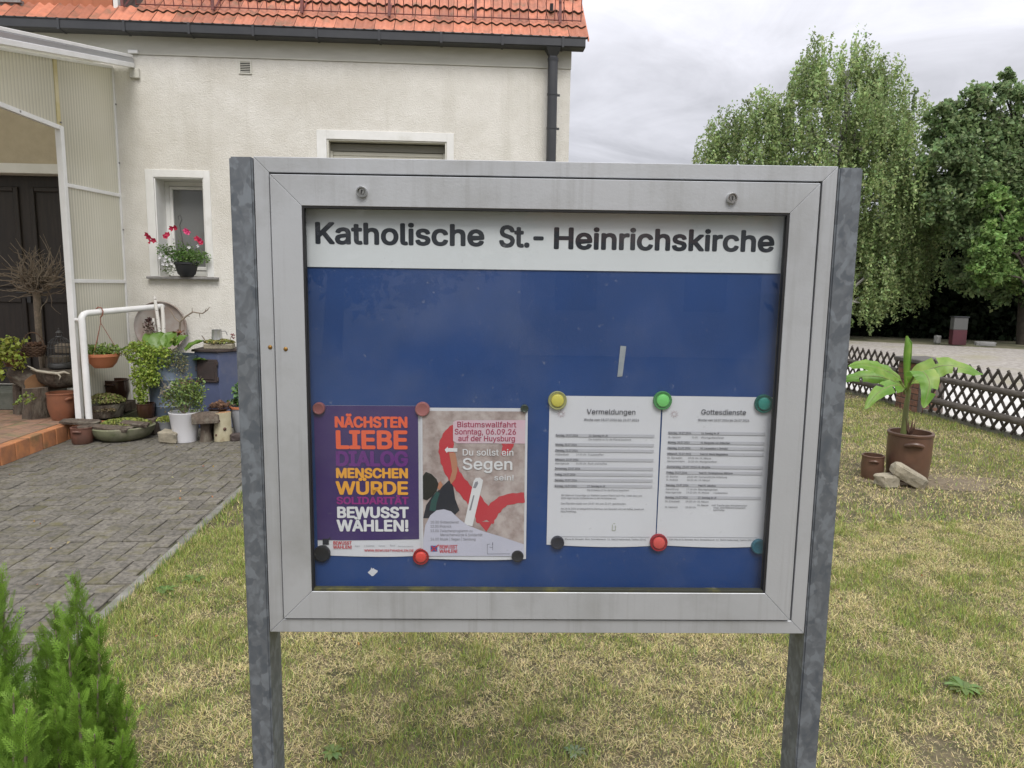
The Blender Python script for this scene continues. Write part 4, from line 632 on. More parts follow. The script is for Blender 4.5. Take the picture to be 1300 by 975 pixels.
# red heart stroke
g = G()
def stroke(g, pts, ws, y, n=5):
    L_ = []; R_ = []
    P = [Vector(p) for p in pts]; Q = []; Wd = []
    for i in range(len(P)-1):
        a = P[max(i-1,0)]; b = P[i]; c = P[i+1]; d = P[min(i+2,len(P)-1)]
        for k in range(n):
            t = k/n; Q.append(.5*((2*b)+(c-a)*t+(2*a-5*b+4*c-d)*t*t+(3*b-a-3*c+d)*t**3)); Wd.append(ws[i]*(1-t)+ws[i+1]*t)
    Q.append(P[-1]); Wd.append(ws[-1]); o = len(g.v)
    for i, q in enumerate(Q):
        t = (Q[min(i+1,len(Q)-1)]-Q[max(i-1,0)]).normalized(); nn = Vector((-t.y, t.x))*Wd[i]/2*(1+.08*math.sin(i*2.3))
        for s in (1,-1): p = q + nn*s; g.v.append((p.x, y, p.y))
    for i in range(len(Q)-1): g.f.append((o+2*i, o+2*i+1, o+2*i+3, o+2*i+2))
stroke(g, [(.112,.268),(.082,.266),(.060,.252),(.049,.226),(.052,.195),(.066,.163),(.088,.135),(.110,.108),(.124,.078)], [.006,.012,.022,.028,.027,.027,.027,.030,.034], -.0018)
stroke(g, [(.125,.080),(.140,.100),(.162,.118),(.199,.124)], [.034,.026,.022,.020], -.0020)
stroke(g, [(.112,.268),(.140,.262),(.160,.246),(.166,.226),(.156,.206)], [.008,.014,.022,.022,.006], -.0017)
poly_g(g, [(.110,.075),(.138,.075),(.126,.055)], -.0019)
flat(g, 'red_heart', M_rd, B)
g = G(); poly_g(g, [(.062,.271),(.069,.2745),(.1990,.2755),(.1990,.2300),(.069,.2300),(.062,.2345)], -.0022); flat(g, 'title_strip', pm('pale_pink_strip', (.60,.50,.55), (.66,.42,.50), 14, .5), B)
lines(B, 'title_words', pm('crimson_print', (.36,.045,.10), rough=.5), [('Bistumswallfahrt', .0690, .2615, K(.0105), dict(width=.113, weight=.018)), ('Sonntag, 06.09.26', .0645, .2475, K(.0105), dict(width=.118, weight=.018)), ('auf der Huysburg', .0715, .2345, K(.0105), dict(width=.109, weight=.018))], -.0027)
lines(B, 'motto_words', M_wh, [('Du sollst ein', .0790, .2065, K(.0125), dict(width=.099, weight=.012)), ('Segen', .0790, .1790, K(.0220), dict(width=.098, weight=.022)), ('sein!', .1400, .1580, K(.0105), dict(width=.039, weight=.014))], -.0027)
g = G(); poly_g(g, [(.046,.2175),(.052,.2235),(.052,.2205),(.070,.2205),(.070,.2135),(.052,.2135),(.050,.211)], -.0024); flat(g, 'white_arrow', M_wh, B); g = G()
poly_g(g, [(.083,.070),(.101,.156),(.105,.162),(.113,.163),(.119,.158),(.118,.150),(.099,.066)], -.0021); flat(g, 'white_tube', M_wh, B)
g = G(); poly_g(g, [(.100,.143),(.104,.154),(.109,.156),(.110,.151),(.105,.142)], -.0025); poly_g(g, [(.0925,.098),(.096,.098),(.103,.128),(.1005,.128)], -.0025); flat(g, 'grey_shapes', M_gy, B)
g = G(); poly_g(g, [(.054,.212),(.066,.212),(.070,.192),(.070,.176),(.066,.160),(.058,.150),(.055,.158),(.060,.175),(.058,.192)], -.0023); poly_g(g, [(.028,.146),(.038,.156),(.042,.148),(.036,.138)], -.0023); flat(g, 'raised_arm', M_skin, B)
g = G(); poly_g(g, [(.004,.120),(.004,.166),(.010,.174),(.020,.170),(.030,.160),(.034,.150),(.030,.136),(.022,.126),(.012,.118)], -.00235); flat(g, 'dark_hair', M_hair, B)
g = G(); poly_g(g, [(.004,.082),(.010,.108),(.022,.126),(.036,.140),(.054,.158),(.062,.146),(.066,.120),(.074,.098),(.060,.084)], -.00215); flat(g, 'dark_shirt', M_navy, B)
g = G(); poly_g(g, [(.016,.098),(.020,.118),(.030,.136),(.036,.132),(.030,.112),(.028,.096)], -.00225); flat(g, 'teal_collar', M_tl, B)
cur = [(.004,.006)] + [(.004+.0*i, .040) for i in (0,)] + [(.008,.068),(.018,.088),(.030,.098),(.044,.100),(.058,.096),(.074,.080),(.090,.068),(.120,.056),(.150,.047),(.199,.030),(.199,.006)]
g = G(); poly_g(g, cur, -.00245); flat(g, 'white_curve', M_lav, B)
lines(B, 'programme_words', M_gy, [('10.30 Gottesdienst', .0175, .0720, K(.0052), dict(width=.055, weight=.008)), ('12.00 Picknick', .0175, .0635, K(.0052), dict(width=.041, weight=.008)), ('13.00 Zwischenprogramm zu', .0175, .0545, K(.0052), dict(width=.082, weight=.008)), ('Menschenwürde & Solidarität', .0365, .0465, K(.0052), dict(width=.082, weight=.008)), ('16.00 Musik | Segen | Sendung', .0175, .0378, K(.0052), dict(width=.088, weight=.008))], -.0029)
lines(B, 'small_red_words', M_rd, [('BEWUSST', .0350, .0215, K(.0070), dict(width=.035, weight=.03)), ('WÄHLEN!', .0350, .0125, K(.0070), dict(width=.035, weight=.03))], -.0029)
g = G(); poly_g(g, [(.018,.015),(.031,.015),(.031,.027),(.018,.027)], -.0028); stroke(g, [(.019,.0262),(.030,.0158)], [.002,.002], -.0031, 1); flat(g, 'ballot_box_mark', pm('mark_blue_print', (.05,.08,.30), rough=.5), B)
g = G(); stroke(g, [(.019,.0158),(.024,.021),(.034,.029)], [.0025,.0025,.0022], -.0033, 2); stroke(g, [(.020,.026),(.029,.0165)], [.0025,.0025], -.0033, 2); flat(g, 'cross_mark', M_rd, B)
g = G()
for a in ([(.128,.010),(.128,.030)],[(.128,.030),(.133,.0305)],[(.1375,.0285),(.1385,.0345)],[(.1385,.018),(.1385,.0345)],[(.1325,.024),(.1385,.024)],[(.128,.0105),(.172,.0108)]): stroke(g, a, [.0006,.0006], -.0029, 1)
flat(g, 'line_drawing', M_bl, B)

def notice(x0, x1, z0, z1, y, title, label, rows, foot, rot):
    S = paper('notice_sheet', x0, x1, z0, z1, y, M_paper, label, 'notice', 'printed weekly notices', rot=rot, sag=.004)
    w = x1 - x0; h = z1 - z0; T = []; Gy = []; band = G()
    T.append((title[0], title[1], h-.0345, K(.0098), dict(width=title[2], weight=.012)))
    T.append(('Woche vom 18.07.2026 bis 26.07.2026', title[1]-.005, h-.0475, K(.0046), dict(width=title[2]+.012, weight=.012)))
    for z, cols, b in rows:
        zz = h - z
        if b: poly_g(band, [(.0130,zz-.0020),(w-.0105,zz-.0020),(w-.0105,zz+.0036),(.0130,zz+.0036)], -.0014)
        for cx, s, cw in cols: T.append((s, cx, zz-.0012, K(.0040 if b else .0036), dict(width=cw, weight=.02 if b else -.002)))
    g = G(); stroke(g, [(.020,.0170),(w-.012,.0172)], [.0007,.0007], -.0016, 6); flat(g, 'rule', M_gy, S)
    T.append((foot, .024, .0105, K(.0032), dict(width=w-.042)))
    tag(flat(band, 'grey_bands', M_lg, S), kind='stuff'); lines(S, 'text', M_bl if False else pm('notice_ink', (.085,.085,.105), rough=.6), T, -.0017)
    g = G(); cx, cz = .0225, h-.0345
    for k in range(9): a = 2*PI*k/9; stroke(g, [(cx+.003*math.cos(a), cz+.003*math.sin(a)), (cx+.0085*math.cos(a+.4), cz+.0075*math.sin(a+.4))], [.0009,.0005], -.0017, 2)
    flat(g, 'parish_logo', pm('logo_print', (.38,.26,.28), rough=.6), S)
    return S
c1, c2, c3_, c4 = .0130, .0530, .0760, .1000
d1 = 'Sonntag, 19.07.2026 Montag, 20.07.2026 Dienstag, 21.07.2026 Mittwoch, 22.07.2026 Donnerstag, 23.07.2026 Freitag, 24.07.2026 Samstag, 25.07.2026 Sonntag, 26.07.2026'.split(' ')
days = [d1[i] + ' ' + d1[i+1] for i in range(0, 16, 2)]
rows1 = [(.0770, [(c1, days[0], .043), (c3_, '16. Sonntag im JK', .037)], 1), (.0840, [(c3_, 'Die Kollekte ist für die Pfarrei bestimmt', .082)], 0),
 (.0950, [(c1, days[1], .041)], 1), (.1065, [(c1, days[2], .043)], 1), (.1138, [(c1, 'Halberstadt', .026), (c2, '19.00 Uhr', .020), (c3_, 'Frauentreffen', .030)], 0),
 (.1245, [(c1, days[3], .045)], 1), (.1315, [(c1, 'Wernigerode', .027), (c2, '15.30 Uhr', .020), (c3_, 'Buch und Kaffee', .037)], 0),
 (.1420, [(c1, days[4], .049)], 1), (.1535, [(c1, days[5], .040)], 1), (.1650, [(c1, days[6], .043)], 1), (.1765, [(c1, days[7], .043), (c3_, '17. Sonntag im JK', .035)], 1),
 (.1840, [(c3_, 'Die Kollekte ist für die Pfarrei bestimmt', .081)], 0),
 (.1945, [(.026, 'Wir bitten um Vorschläge zur Wallfahrt unserer Pfarrei nach Huy. Listen dazu und', .157)], 0), (.2000, [(.026, 'Zettel liegen bei den Gottesdiensten an den Kirchentüren aus.', .108)], 0),
 (.2110, [(.026, 'Das Pfarrbüro bleibt vom 20.07. bis zum 31.07. geschlossen.', .127)], 0),
 (.2215, [(.026, 'Am 28.06.2026 ist Gelegenheit im Pfarrhaus zum Gespräch und zum Kaffee, jeweils am', .162)], 0), (.2270, [(.026, 'Nachmittag.', .031)], 0)]
notice(.0135, .2265, 1.0010, 1.2955, .0288, ('Vermeldungen', .0710, .094), 'left white notice sheet, headed by the announcements title, black magnet at its lower corner', rows1, 'Kath. Pfarrei St. Benedikt, Büro: Dominikanerstr. 12, 38820 Halberstadt, Telefon 03941', .0)
rows2 = [(.0720, [(c1, days[0], .044), (c3_, '16. Sonntag im JK', .035)], 1), (.0800, [(c1, 'St. Heinrich', .024), (c2+.005, '10.00', .012), (c3_, 'Wortgottesfeier', .045)], 0),
 (.0905, [(c1, days[1], .042), (c3_, 'Hl. Margareta von Antiochien', .057)], 1), (.1015, [(c1, days[2], .044), (c3_, 'Hl. Laurentius v. Brindisi', .053)], 1),
 (.1128, [(c1, days[3], .046), (c3_, 'Fest Hl. Maria Magdalena', .054)], 1), (.1205, [(c1, 'St. Benedikt', .029), (c2, '09.00 Uhr', .021), (c3_, 'Hl. Messe', .022)], 0), (.1272, [(c1, 'Seniorenheim', .034), (c2, '10.30 Uhr', .021), (c3_, 'Wortgottesfeier', .034)], 0),
 (.1385, [(c1, 'Donnerstag, 23.07.2026 Hl. Birgitta', .084)], 1), (.1500, [(c1, days[5], .040), (c3_, 'Fest Hl. Christophorus, Märtyrer', .066)], 1), (.1575, [(c1, 'St. Bonifaz', .023), (c2, '18.00 Uhr', .021), (c3_, 'Eucharistische Anbetung', .055)], 0), (.1640, [(c1, 'St. Andreas', .023), (c2, '18.30 Uhr', .021), (c3_, 'Hl. Messe', .022)], 0),
 (.1750, [(c1, days[6], .044), (c3_, 'Fest Hl. Jakobus', .034)], 1), (.1825, [(c1, 'Derenburg', .025), (c2, '17.00 Uhr', .021), (c3_, 'Beichtgelegenheit', .038)], 0), (.1890, [(c1, 'Wernigerode', .031), (c2, '18.00 Uhr', .021), (c3_, 'Hl. Messe', .022), (.106, '/ Vorabendmesse', .028)], 0),
 (.1992, [(c1, days[7], .044), (c3_, '17. Sonntag im JK', .037)], 1), (.2070, [(c1, 'St. Elisabeth', .029), (c2, '09.00 Uhr', .021), (c3_, 'Hl. Messe', .022)], 0), (.2140, [(c3_, 'Hl. Messe', .022), (.104, 'mit Taufe; der Kirchenchor', .070)], 0), (.2185, [(c1, 'St. Heinrich', .025), (c2, '10.30 Uhr', .021), (.108, 'singt, anschließend Gespräch', .063)], 0), (.2235, [(.108, 'beim Kaffee', .022)], 0)]
notice(.2285, .4385, 1.0020, 1.2975, .0282, ('Gottesdienste', .0735, .087), 'right white notice sheet, headed by the church services title, teal magnets at its corners', rows2, 'Kath. Pfarrei St. Benedikt, Büro: Dominikanerstr. 12, 38820 Halberstadt, Telefon 03941', .004)
g = G()
for a in ([(.1275,.030),(.1275,.042)],[(.1275,.030),(.1335,.030)],[(.1335,.030),(.1335,.040)],[(.129,.044),(.133,.0445)]): stroke(g, a, [.0012,.0012], -.0016, 1)
flat(g, 'stamp_mark', pm('olive_stamp', (.36,.38,.30), rough=.6), [o for o in C.objects if o.name.startswith('notice_sheet')][0])

def magnet(x, z, r, col, label, rim=None, y=.0268):
    t = thing('magnet', (0,0,0), label, 'magnet', group='round magnets holding the papers'); bplace(t, x, y, z)
    nm = 'plastic_%02d%02d%02d' % tuple(int(c*99) for c in col)
    mt = pm(nm, col, rough=.35)
    if rim:
        mr_ = pm(nm + '_clear_rim', rim, rough=.2, transl=.35)
        rotY(G().lathe([(r*.72,-.002),(r,-.002),(r,.0035),(r*.96,.0050),(r*.90,.0050),(r*.86,.0040),(r*.72,.0035)], 36)).obj('rim', mr_, t, smooth=True)
        rotY(G().lathe([(.0001,.0074),(r*.55,.0074),(r*.64,.0066),(r*.69,.0045),(r*.70,-.002)], 32)).obj('knob', mt, t, smooth=True)
    else:
        rotY(G().lathe([(r*.98,-.003),(r,-.001),(r,.004),(r*.93,.0058),(r*.80,.0062)], 32)).obj('rim', mt, t, smooth=True)
        rotY(G().lathe([(.0001,.0055),(r*.70,.0057),(r*.80,.0062)], 32)).obj('top_disc', mt, t, smooth=True)
magnet(-.4216, 1.2674, .0115, (.27,.085,.085), 'dull red round magnet at the upper left corner of the purple poster')
magnet(-.2269, 1.2678, .0138, (.33,.115,.11), 'faded salmon red round magnet between the tops of the two posters')
magnet(-.0340, 1.2713, .0075, (.02,.035,.025), 'small dark green magnet at the upper right corner of the pilgrimage poster')
magnet(-.4223, .9817, .0160, (.010,.012,.018), 'big black magnet at the lower left corner of the purple poster')
magnet(-.2310, .9765, .0158, (.68,.06,.045), 'bright red magnet with rim between the bottoms of the two posters', (.42,.018,.022))
magnet(-.0431, .9792, .0118, (.018,.018,.024), 'small black magnet at the lower right corner of the pilgrimage poster')
magnet(.0282, 1.2870, .0178, (.60,.54,.10), 'yellow magnet in a clear rim at the top left of the left notice', (.50,.50,.24))
magnet(.2282, 1.2890, .0178, (.18,.60,.16), 'bright green magnet in a clear rim between the tops of the notices', (.12,.38,.14))
magnet(.4222, 1.2849, .0178, (.030,.24,.20), 'teal green magnet at the top right corner of the right notice', (.02,.17,.14))
magnet(.0345, 1.0068, .0130, (.020,.022,.035), 'black magnet at the lower left corner of the left notice')
magnet(.2325, 1.0080, .0172, (.66,.09,.08), 'red magnet in a darker rim between the bottoms of the notices', (.42,.02,.04))
magnet(.4300, 1.0012, .0150, (.025,.12,.17), 'dark petrol blue magnet at the lower right corner of the right notice')
tp_ = G().add([(-.006,0,-.029),(.0035,0,-.028),(.009,0,.029),(-.002,0,.030)], [(0,1,2,3)]).add([(-.006,.0006,-.029),(.0035,.0006,-.028),(.009,.0006,.029),(-.002,.0006,.030)], [(3,2,1,0)])
bplace(tag(tp_.obj('adhesive_tape', pm('grey_tape', (.36,.38,.40), (.28,.31,.34), 60, .4)), 'strip of grey sticky tape left on the blue panel', 'tape'), .1470, .0288, 1.3620)
sc_ = G(); poly_g(sc_, [(-.010,-.001),(-.004,.005),(-.003,.0095),(-.001,.006),(.001,.0085),(.003,.006),(.0095,.003),(.009,0),(.001,-.008),(-.002,-.0085)], 0)
o = bpy.data.meshes.new('paper_scrap'); o.from_pydata(sc_.v, [], sc_.f); o.materials.append(M_paper)
bplace(tag(link('paper_scrap', o), 'tiny torn white paper scrap on the blue panel below the posters', 'paper scrap'), -.3255, .0292, .9430)
# ------------------------------------------------------------------ house
FY = 8.1
M_stucco = pm('rough_cream_render', (.77,.75,.695), (.70,.68,.62), 5, .95, streak=((.50,.475,.40),(5,5,.35),.32), bump=.75, bscale=95, bdist=.014, c3=(.58,.55,.48), s3=.9, t3=(.5,.8), detail=10)
M_smooth = pm('smooth_cream_band', (.62,.61,.55), (.55,.54,.48), 5, .85, bump=.2, bscale=30, stretch=(.5,1,2))
M_white = pm('white_window_paint', (.76,.76,.74), (.70,.70,.67), 6, .5, c3=(.50,.49,.44), s3=3, t3=(.6,.85))
M_sill = pm('grey_stone_sill', (.27,.26,.25), (.18,.175,.17), 30, .6)
M_anth = pm('anthracite_metal', (.050,.052,.056), (.038,.040,.045), 4, .42, metal=.2)
M_tile = pm('orange_roof_tile', (.50,.185,.105), (.37,.135,.08), 7, .7, bump=.3, bscale=60, rand=.24, c3=(.20,.135,.075), s3=7, t3=(.54,.78))
M_lich = pm('tile_edge_dirt', (.06,.05,.035), rough=.95)
M_wpane = bpy.data.materials.new('window_glass'); M_wpane.use_nodes = True
b = M_wpane.node_tree.nodes['Principled BSDF']; b.inputs['Base Color'].default_value = (.16,.165,.16,1); b.inputs['Roughness'].default_value = .06
house = thing('house', (-2.5, FY, 0), 'cream rendered house with orange tiled roof, dark gutter and white window surrounds', 'house')
def H(o): o.parent = house; o.matrix_parent_inverse = Matrix.Translation((2.5, -FY, 0)); return o
HX0, HX1 = -9.0, 1.135
holes = [(-3.36, -2.835, 1.56, 2.615), (-1.515, -.215, 1.70, 3.058), (-6.1, -4.22, .34, 2.62)]
def wall_front():
    g = G(); xs = sorted({HX0, HX1, *[h[0] for h in holes], *[h[1] for h in holes]}); zs = sorted({-.05, 3.86, *[h[2] for h in holes], *[h[3] for h in holes]})
    for i in range(len(xs)-1):
        for j in range(len(zs)-1):
            cx, cz = (xs[i]+xs[i+1])/2, (zs[j]+zs[j+1])/2
            if any(h[0] < cx < h[1] and h[2] < cz < h[3] for h in holes): continue
            g.add([(xs[i],FY,zs[j]),(xs[i+1],FY,zs[j]),(xs[i+1],FY,zs[j+1]),(xs[i],FY,zs[j+1])], [(0,1,2,3)])
    for h in holes:
        x0, x1, z0, z1 = h; y0, y1 = FY, FY+.30
        g.add([(x0,y0,z0),(x0,y1,z0),(x0,y1,z1),(x0,y0,z1)], [(0,1,2,3)]); g.add([(x1,y0,z0),(x1,y1,z0),(x1,y1,z1),(x1,y0,z1)], [(3,2,1,0)])
        g.add([(x0,y0,z1),(x1,y0,z1),(x1,y1,z1),(x0,y1,z1)], [(0,1,2,3)]); g.add([(x0,y0,z0),(x1,y0,z0),(x1,y1,z0),(x0,y1,z0)], [(3,2,1,0)])
    # gable side, back
    g.add([(HX1,FY,-.05),(HX1,FY+8.5,-.05),(HX1,FY+8.5,4),(HX1,FY+4.25,8.6),(HX1,FY,4)], [(0,1,2,3,4)])
    g.add([(HX0,FY+8.5,-.05),(HX1,FY+8.5,-.05),(HX1,FY+8.5,4),(HX0,FY+8.5,4)], [(0,1,2,3)])
    g.add([(HX0,FY,-.05),(HX0,FY+8.5,-.05),(HX0,FY+8.5,4),(HX0,FY+4.25,8.6),(HX0,FY,4)], [(0,1,2,3,4)])
    return g
me = bpy.data.meshes.new('wall'); gw = wall_front(); me.from_pydata(gw.v, [], gw.f); me.materials.append(M_stucco); H(link('wall', me))
H(G().bb(HX0, HX1+.004, FY-.012, FY+.05, 3.862, 4.045).obj('eaves_band', M_smooth))
H(G().bb(HX0, HX1, FY+.31, FY+.4, -.05, 4.0).obj('inner_wall', pm('dark_interior', (.05,.05,.05), rough=.9)))
# kitchen window (left)
def frame4(name, x0, x1, z0, z1, wl, wr, wt, wb, y0, y1, mat, parent=None, bevel=.002):
    g = G(); g.bb(x0, x0+wl, y0, y1, z0, z1); g.bb(x1-wr, x1, y0, y1, z0, z1)
    if wt: g.bb(x0+wl, x1-wr, y0+.0007, y1, z1-wt, z1)
    if wb: g.bb(x0+wl, x1-wr, y0+.0007, y1, z0, z0+wb)
    return g.obj(name, mat, parent, bevel=bevel)
w1 = frame4('window_surround', -3.446, -2.768, 1.556, 2.692, .086, .067, .077, 0, FY-.012, FY+.004, M_white); H(w1); w1.name = 'window'
gsl = G().bb(-3.3585, -3.346, FY, FY+.25, 1.56, 2.614).bb(-2.848, -2.8365, FY, FY+.25, 1.56, 2.614).bb(-3.346, -2.848, FY, FY+.25, 2.603, 2.6145).obj('reveal', M_white, w1)
G().bb(-3.47, -2.715, FY-.065, FY+.24, 1.528, 1.5555).obj('sill', M_sill, w1, bevel=.004)
frame4('frame', -3.346, -2.848, 1.565, 2.602, .05, .05, .05, .06, FY+.235, FY+.285, M_white, w1, .003)
frame4('sash', -3.292, -2.902, 1.63, 2.548, .032, .032, .032, .04, FY+.225, FY+.265, M_white, w1, .003)
G().bb(-3.262, -2.932, FY+.252, FY+.258, 1.66, 2.518).obj('pane', M_wpane, w1)
M_cur = pm('net_curtain', (.30,.30,.28), (.20,.20,.19), 3, .9, stretch=(14,1,.4))
# shuttered window (behind the board)
w2 = frame4('window', -1.620, -.138, 1.65, 3.150, .105, .077, .092, .05, FY-.012, FY+.004, M_white); H(w2)
G().bb(-1.5135, -1.495, FY, FY+.2, 1.70, 3.057).bb(-.2335, -.2165, FY, FY+.2, 1.70, 3.057).bb(-1.495, -.2335, FY, FY+.2, 3.045, 3.0575).obj('reveal', M_smooth, w2)
M_shut = pm('beige_shutter', (.56,.545,.47), (.50,.485,.41), 4, .6)
G().bb(-1.495, -.2335, FY+.10, FY+.2, 2.955, 3.03).obj('shutter_box', pm('shutter_box_dark', (.20,.195,.165), rough=.7), w2)
for k in range(26):
    zt = 2.952 - k*.048
    G().bb(-1.47, -.258, FY+.115, FY+.128, zt-.046, zt).obj('shutter_slat', M_shut, w2, bevel=.005)
G().bb(-1.494, -1.471, FY+.105, FY+.15, 1.70, 2.954).bb(-.257, -.2345, FY+.105, FY+.15, 1.70, 2.954).obj('guide_rail', M_smooth, w2)
# front door in the porch
M_door = pm('dark_brown_wood', (.030,.022,.018), (.018,.014,.012), 5, .5, stretch=(8,8,.6), bump=.15, bscale=12)
dr = G().bb(-6.0, -4.22, FY+.16, FY+.22, .34, 2.615).obj('front_door', M_door); H(dr)
gd = G()
for x0 in (-5.9, -5.25, -4.88, -4.36): pass
for a, b_ in ((-5.95,-5.42),(-5.30,-4.86),(-4.74,-4.33)):
    frame4('door_panel', a, b_, .45, 1.30, .05, .05, .05, .05, FY+.135, FY+.16, M_door, dr, .006)
    frame4('door_panel', a, b_, 1.42, 2.50, .05, .05, .05, .05, FY+.135, FY+.16, M_door, dr, .006)
G().bb(-4.84, -4.80, FY+.12, FY+.16, 1.25, 1.45).tube([(-4.82,FY+.13,1.36),(-4.82,FY+.09,1.36),(-4.93,FY+.09,1.36)], .010).obj('door_handle', M_anth, dr)
H(G().bb(-6.3, -4.14, FY-.014, FY+.12, 2.622, 2.722).obj('door_lintel', M_white, bevel=.003))
H(G().bb(HX0, -3.76, FY-.006, FY+.001, 2.724, 3.42).obj('porch_plaster', pm('porch_beige_plaster', (.50,.44,.33), (.45,.39,.29), 9, .9, bump=.4, bscale=50, bdist=.01)))
# vent
vt = frame4('wall_vent', -2.418, -2.282, 3.700, 3.836, .016, .016, .014, .014, FY-.014, FY+.002, M_smooth); H(vt)
G().bb(-2.402, -2.298, FY-.004, FY-.001, 3.714, 3.822).obj('backing', M_dark, vt)
for k in range(6):
    o = G().box((0,0,0), (.104,.012,.004), (.6,0,0)).obj('vent_slat', M_smooth, vt); o.location = (-2.35, FY-.009, 3.724 + k*.018)
# gutter: half-box with brackets and outlet funnel, downpipe
gut = G(); YG0, YG1 = FY-.19, FY-.05
ZG = 4.032
pr = [(YG0, ZG+.098), (YG0, ZG+.01), (YG0+.01, ZG), (YG1-.01, ZG), (YG1, ZG+.01), (YG1, ZG+.115), (YG1-.004, ZG+.115), (YG1-.004, ZG+.012), (YG0+.006, ZG+.012), (YG0+.006, ZG+.098)]
n_ = len(pr); vs = [(x, a, b_) for x in (HX0, 1.262) for a, b_ in pr]; gut.add(vs, [tuple(range(n_))[::-1], tuple(range(n_, 2*n_))] + [(i, (i+1)%n_, (i+1)%n_+n_, i+n_) for i in range(n_)])
gut.bb(1.256, 1.262, YG0+.006, YG1-.004, ZG+.012, ZG+.098); gut.tube([(HX0, YG0-.002, ZG+.098), (1.262, YG0-.002, ZG+.098)], .008)
gu = gut.obj('gutter', M_anth); H(gu)
for k in range(13):
    x = 1.02 - k*.645
    G().bb(x-.012, x+.012, YG0-.010, YG0-.001, ZG-.006, ZG+.105).bb(x-.012, x+.012, YG0-.001, YG1, ZG-.0065, ZG-.001).obj('gutter_bracket', M_anth, gu)
dx, dy = .925, FY-.115
dp = G().tube([(dx,dy,ZG-.09),(dx,dy,-.02)], .054, 20).obj('downpipe', M_anth, smooth=True); H(dp)
G().lathe([(.055,0),(.058,.02),(.115,.10)], 4, (0,0,0)).lathe([(.057,-.03),(.06,.0)], 20).obj('funnel', M_anth, dp); f_ = dp.children[0]; f_.location = (dx, dy, ZG-.102); f_.rotation_euler = (0,0,PI/4)
for z in (3.55, 3.20, 1.6, .6):
    G().lathe([(.0545,0),(.058,0),(.058,.02),(.0545,.02)], 20, (dx,dy,z)).box((dx+.07,dy+.02,z+.01),(.03,.012,.022)).box((dx,dy+.085,z+.01),(.012,.06,.012)).obj('pipe_clamp', M_anth, dp)
# roof: double trough tiles laid in courses
SL = math.radians(45); ty, tz = math.cos(SL), math.sin(SL); R0 = Vector((0, FY-.165, ZG+.078))
roof = G(); RW = 1.30
top = R0 + Vector((0, ty, tz))*6.2
roof.add([(HX0-.1,R0.y+.02,R0.z-.03),(RW-.03,R0.y+.02,R0.z-.03),(RW-.03,top.y,top.z-.03),(HX0-.1,top.y,top.z-.03)], [(0,1,2,3)])
roof.add([(HX0-.1,R0.y+.02,R0.z-.06),(RW-.03,R0.y+.02,R0.z-.06),(RW-.03,FY+.02,R0.z-.06),(HX0-.1,FY+.02,R0.z-.06)], [(3,2,1,0)])
bk = Vector((0, 2*top.y - R0.y, R0.z)); roof.add([(HX0-.1,top.y,top.z-.03),(RW-.03,top.y,top.z-.03),(RW-.03,bk.y,bk.z),(HX0-.1,bk.y,bk.z)], [(0,1,2,3)])
rf = roof.obj('roof', pm('dark_roof_felt', (.05,.035,.03), rough=.9)); H(rf)
TW, TE, TLn = .205, .335, .36
def tile_mesh():
    g = G(); nx = 16; V = []
    prof = []
    for i in range(nx+1):
        u = i/nx; h = .020*max(0, math.cos(4*PI*u))**.7 - .004*math.cos(4*PI*u + PI)*0
        h = .011*(1+math.cos(4*PI*u)) 
        prof.append((u*(TW-.005) + .0025, h))
    for s, lift in ((0, .034), (TLn, .006)):
        for x, h in prof: V.append((x, s, h + lift))
    for x, h in prof: V.append((x, 0, h + .030 - .022))
    F = []
    for i in range(nx): F += [(i, i+1, nx+2+i, nx+1+i), (2*(nx+1)+i, 2*(nx+1)+i+1, i+1, i)]
    me = bpy.data.meshes.new('tile'); me.from_pydata(V, [], F); me.materials.append(M_tile); me.materials.append(M_lich)
    for k, p in enumerate(me.polygons):
        if k % 2: p.material_index = 1
    me.shade_smooth(); me.set_sharp_from_angle(angle=math.radians(50)); return me
tm = tile_mesh(); nt_ = 0; lo = []
Rt = Matrix.Rotation(SL, 4, 'X')
for row in range(17):
    ncol = 49 if row > 2 else 36
    for c in range(49):
        x = RW - .01 - (c+1)*TW; 
        if row >= 1 and x < -3.62 and row < 12: continue
        s = row*TE - (.095 if row else 0); p = R0 + Vector((x, ty*s, tz*s - .012))
        jx, jr = random.uniform(-.0015,.0015), random.uniform(-.006,.006)
        if (row < 5 and x > -5.2) and nt_ < 200:
            o = link('tile', tm, rf); o.matrix_local = Matrix.Translation((p.x+jx, p.y, p.z)) @ Rt @ Matrix.Rotation(jr, 4, 'Z'); nt_ += 1
        else: lo.append((p, jx))
V = np.array([v.co[:] for v in tm.vertices]); F = np.array([p.vertices[:] for p in tm.polygons]); VV = []; FF = []
R3 = np.array(Rt.to_3x3())
for k, (p, jx) in enumerate(lo): VV.append(V @ R3.T + np.array([p.x+jx, p.y, p.z])); FF.append(F + k*len(V))
me = npmesh('upper_tiles', np.concatenate(VV), np.concatenate(FF), M_tile, smooth=False); tag(link('upper_tiles', me, rf), kind='stuff')
# verge edge
G().add([(RW-.012, R0.y, R0.z-.01),(RW-.012, R0.y, R0.z+.02),(RW-.012, top.y, top.z+.02),(RW-.012, top.y, top.z-.06),(RW+.004, R0.y, R0.z-.01),(RW+.004, R0.y, R0.z+.02),(RW+.004, top.y, top.z+.02),(RW+.004, top.y, top.z-.06)], [(0,1,2,3),(7,6,5,4),(0,4,5,1),(1,5,6,2),(2,6,7,3),(3,7,4,0)]).obj('verge_board', M_tile, rf)
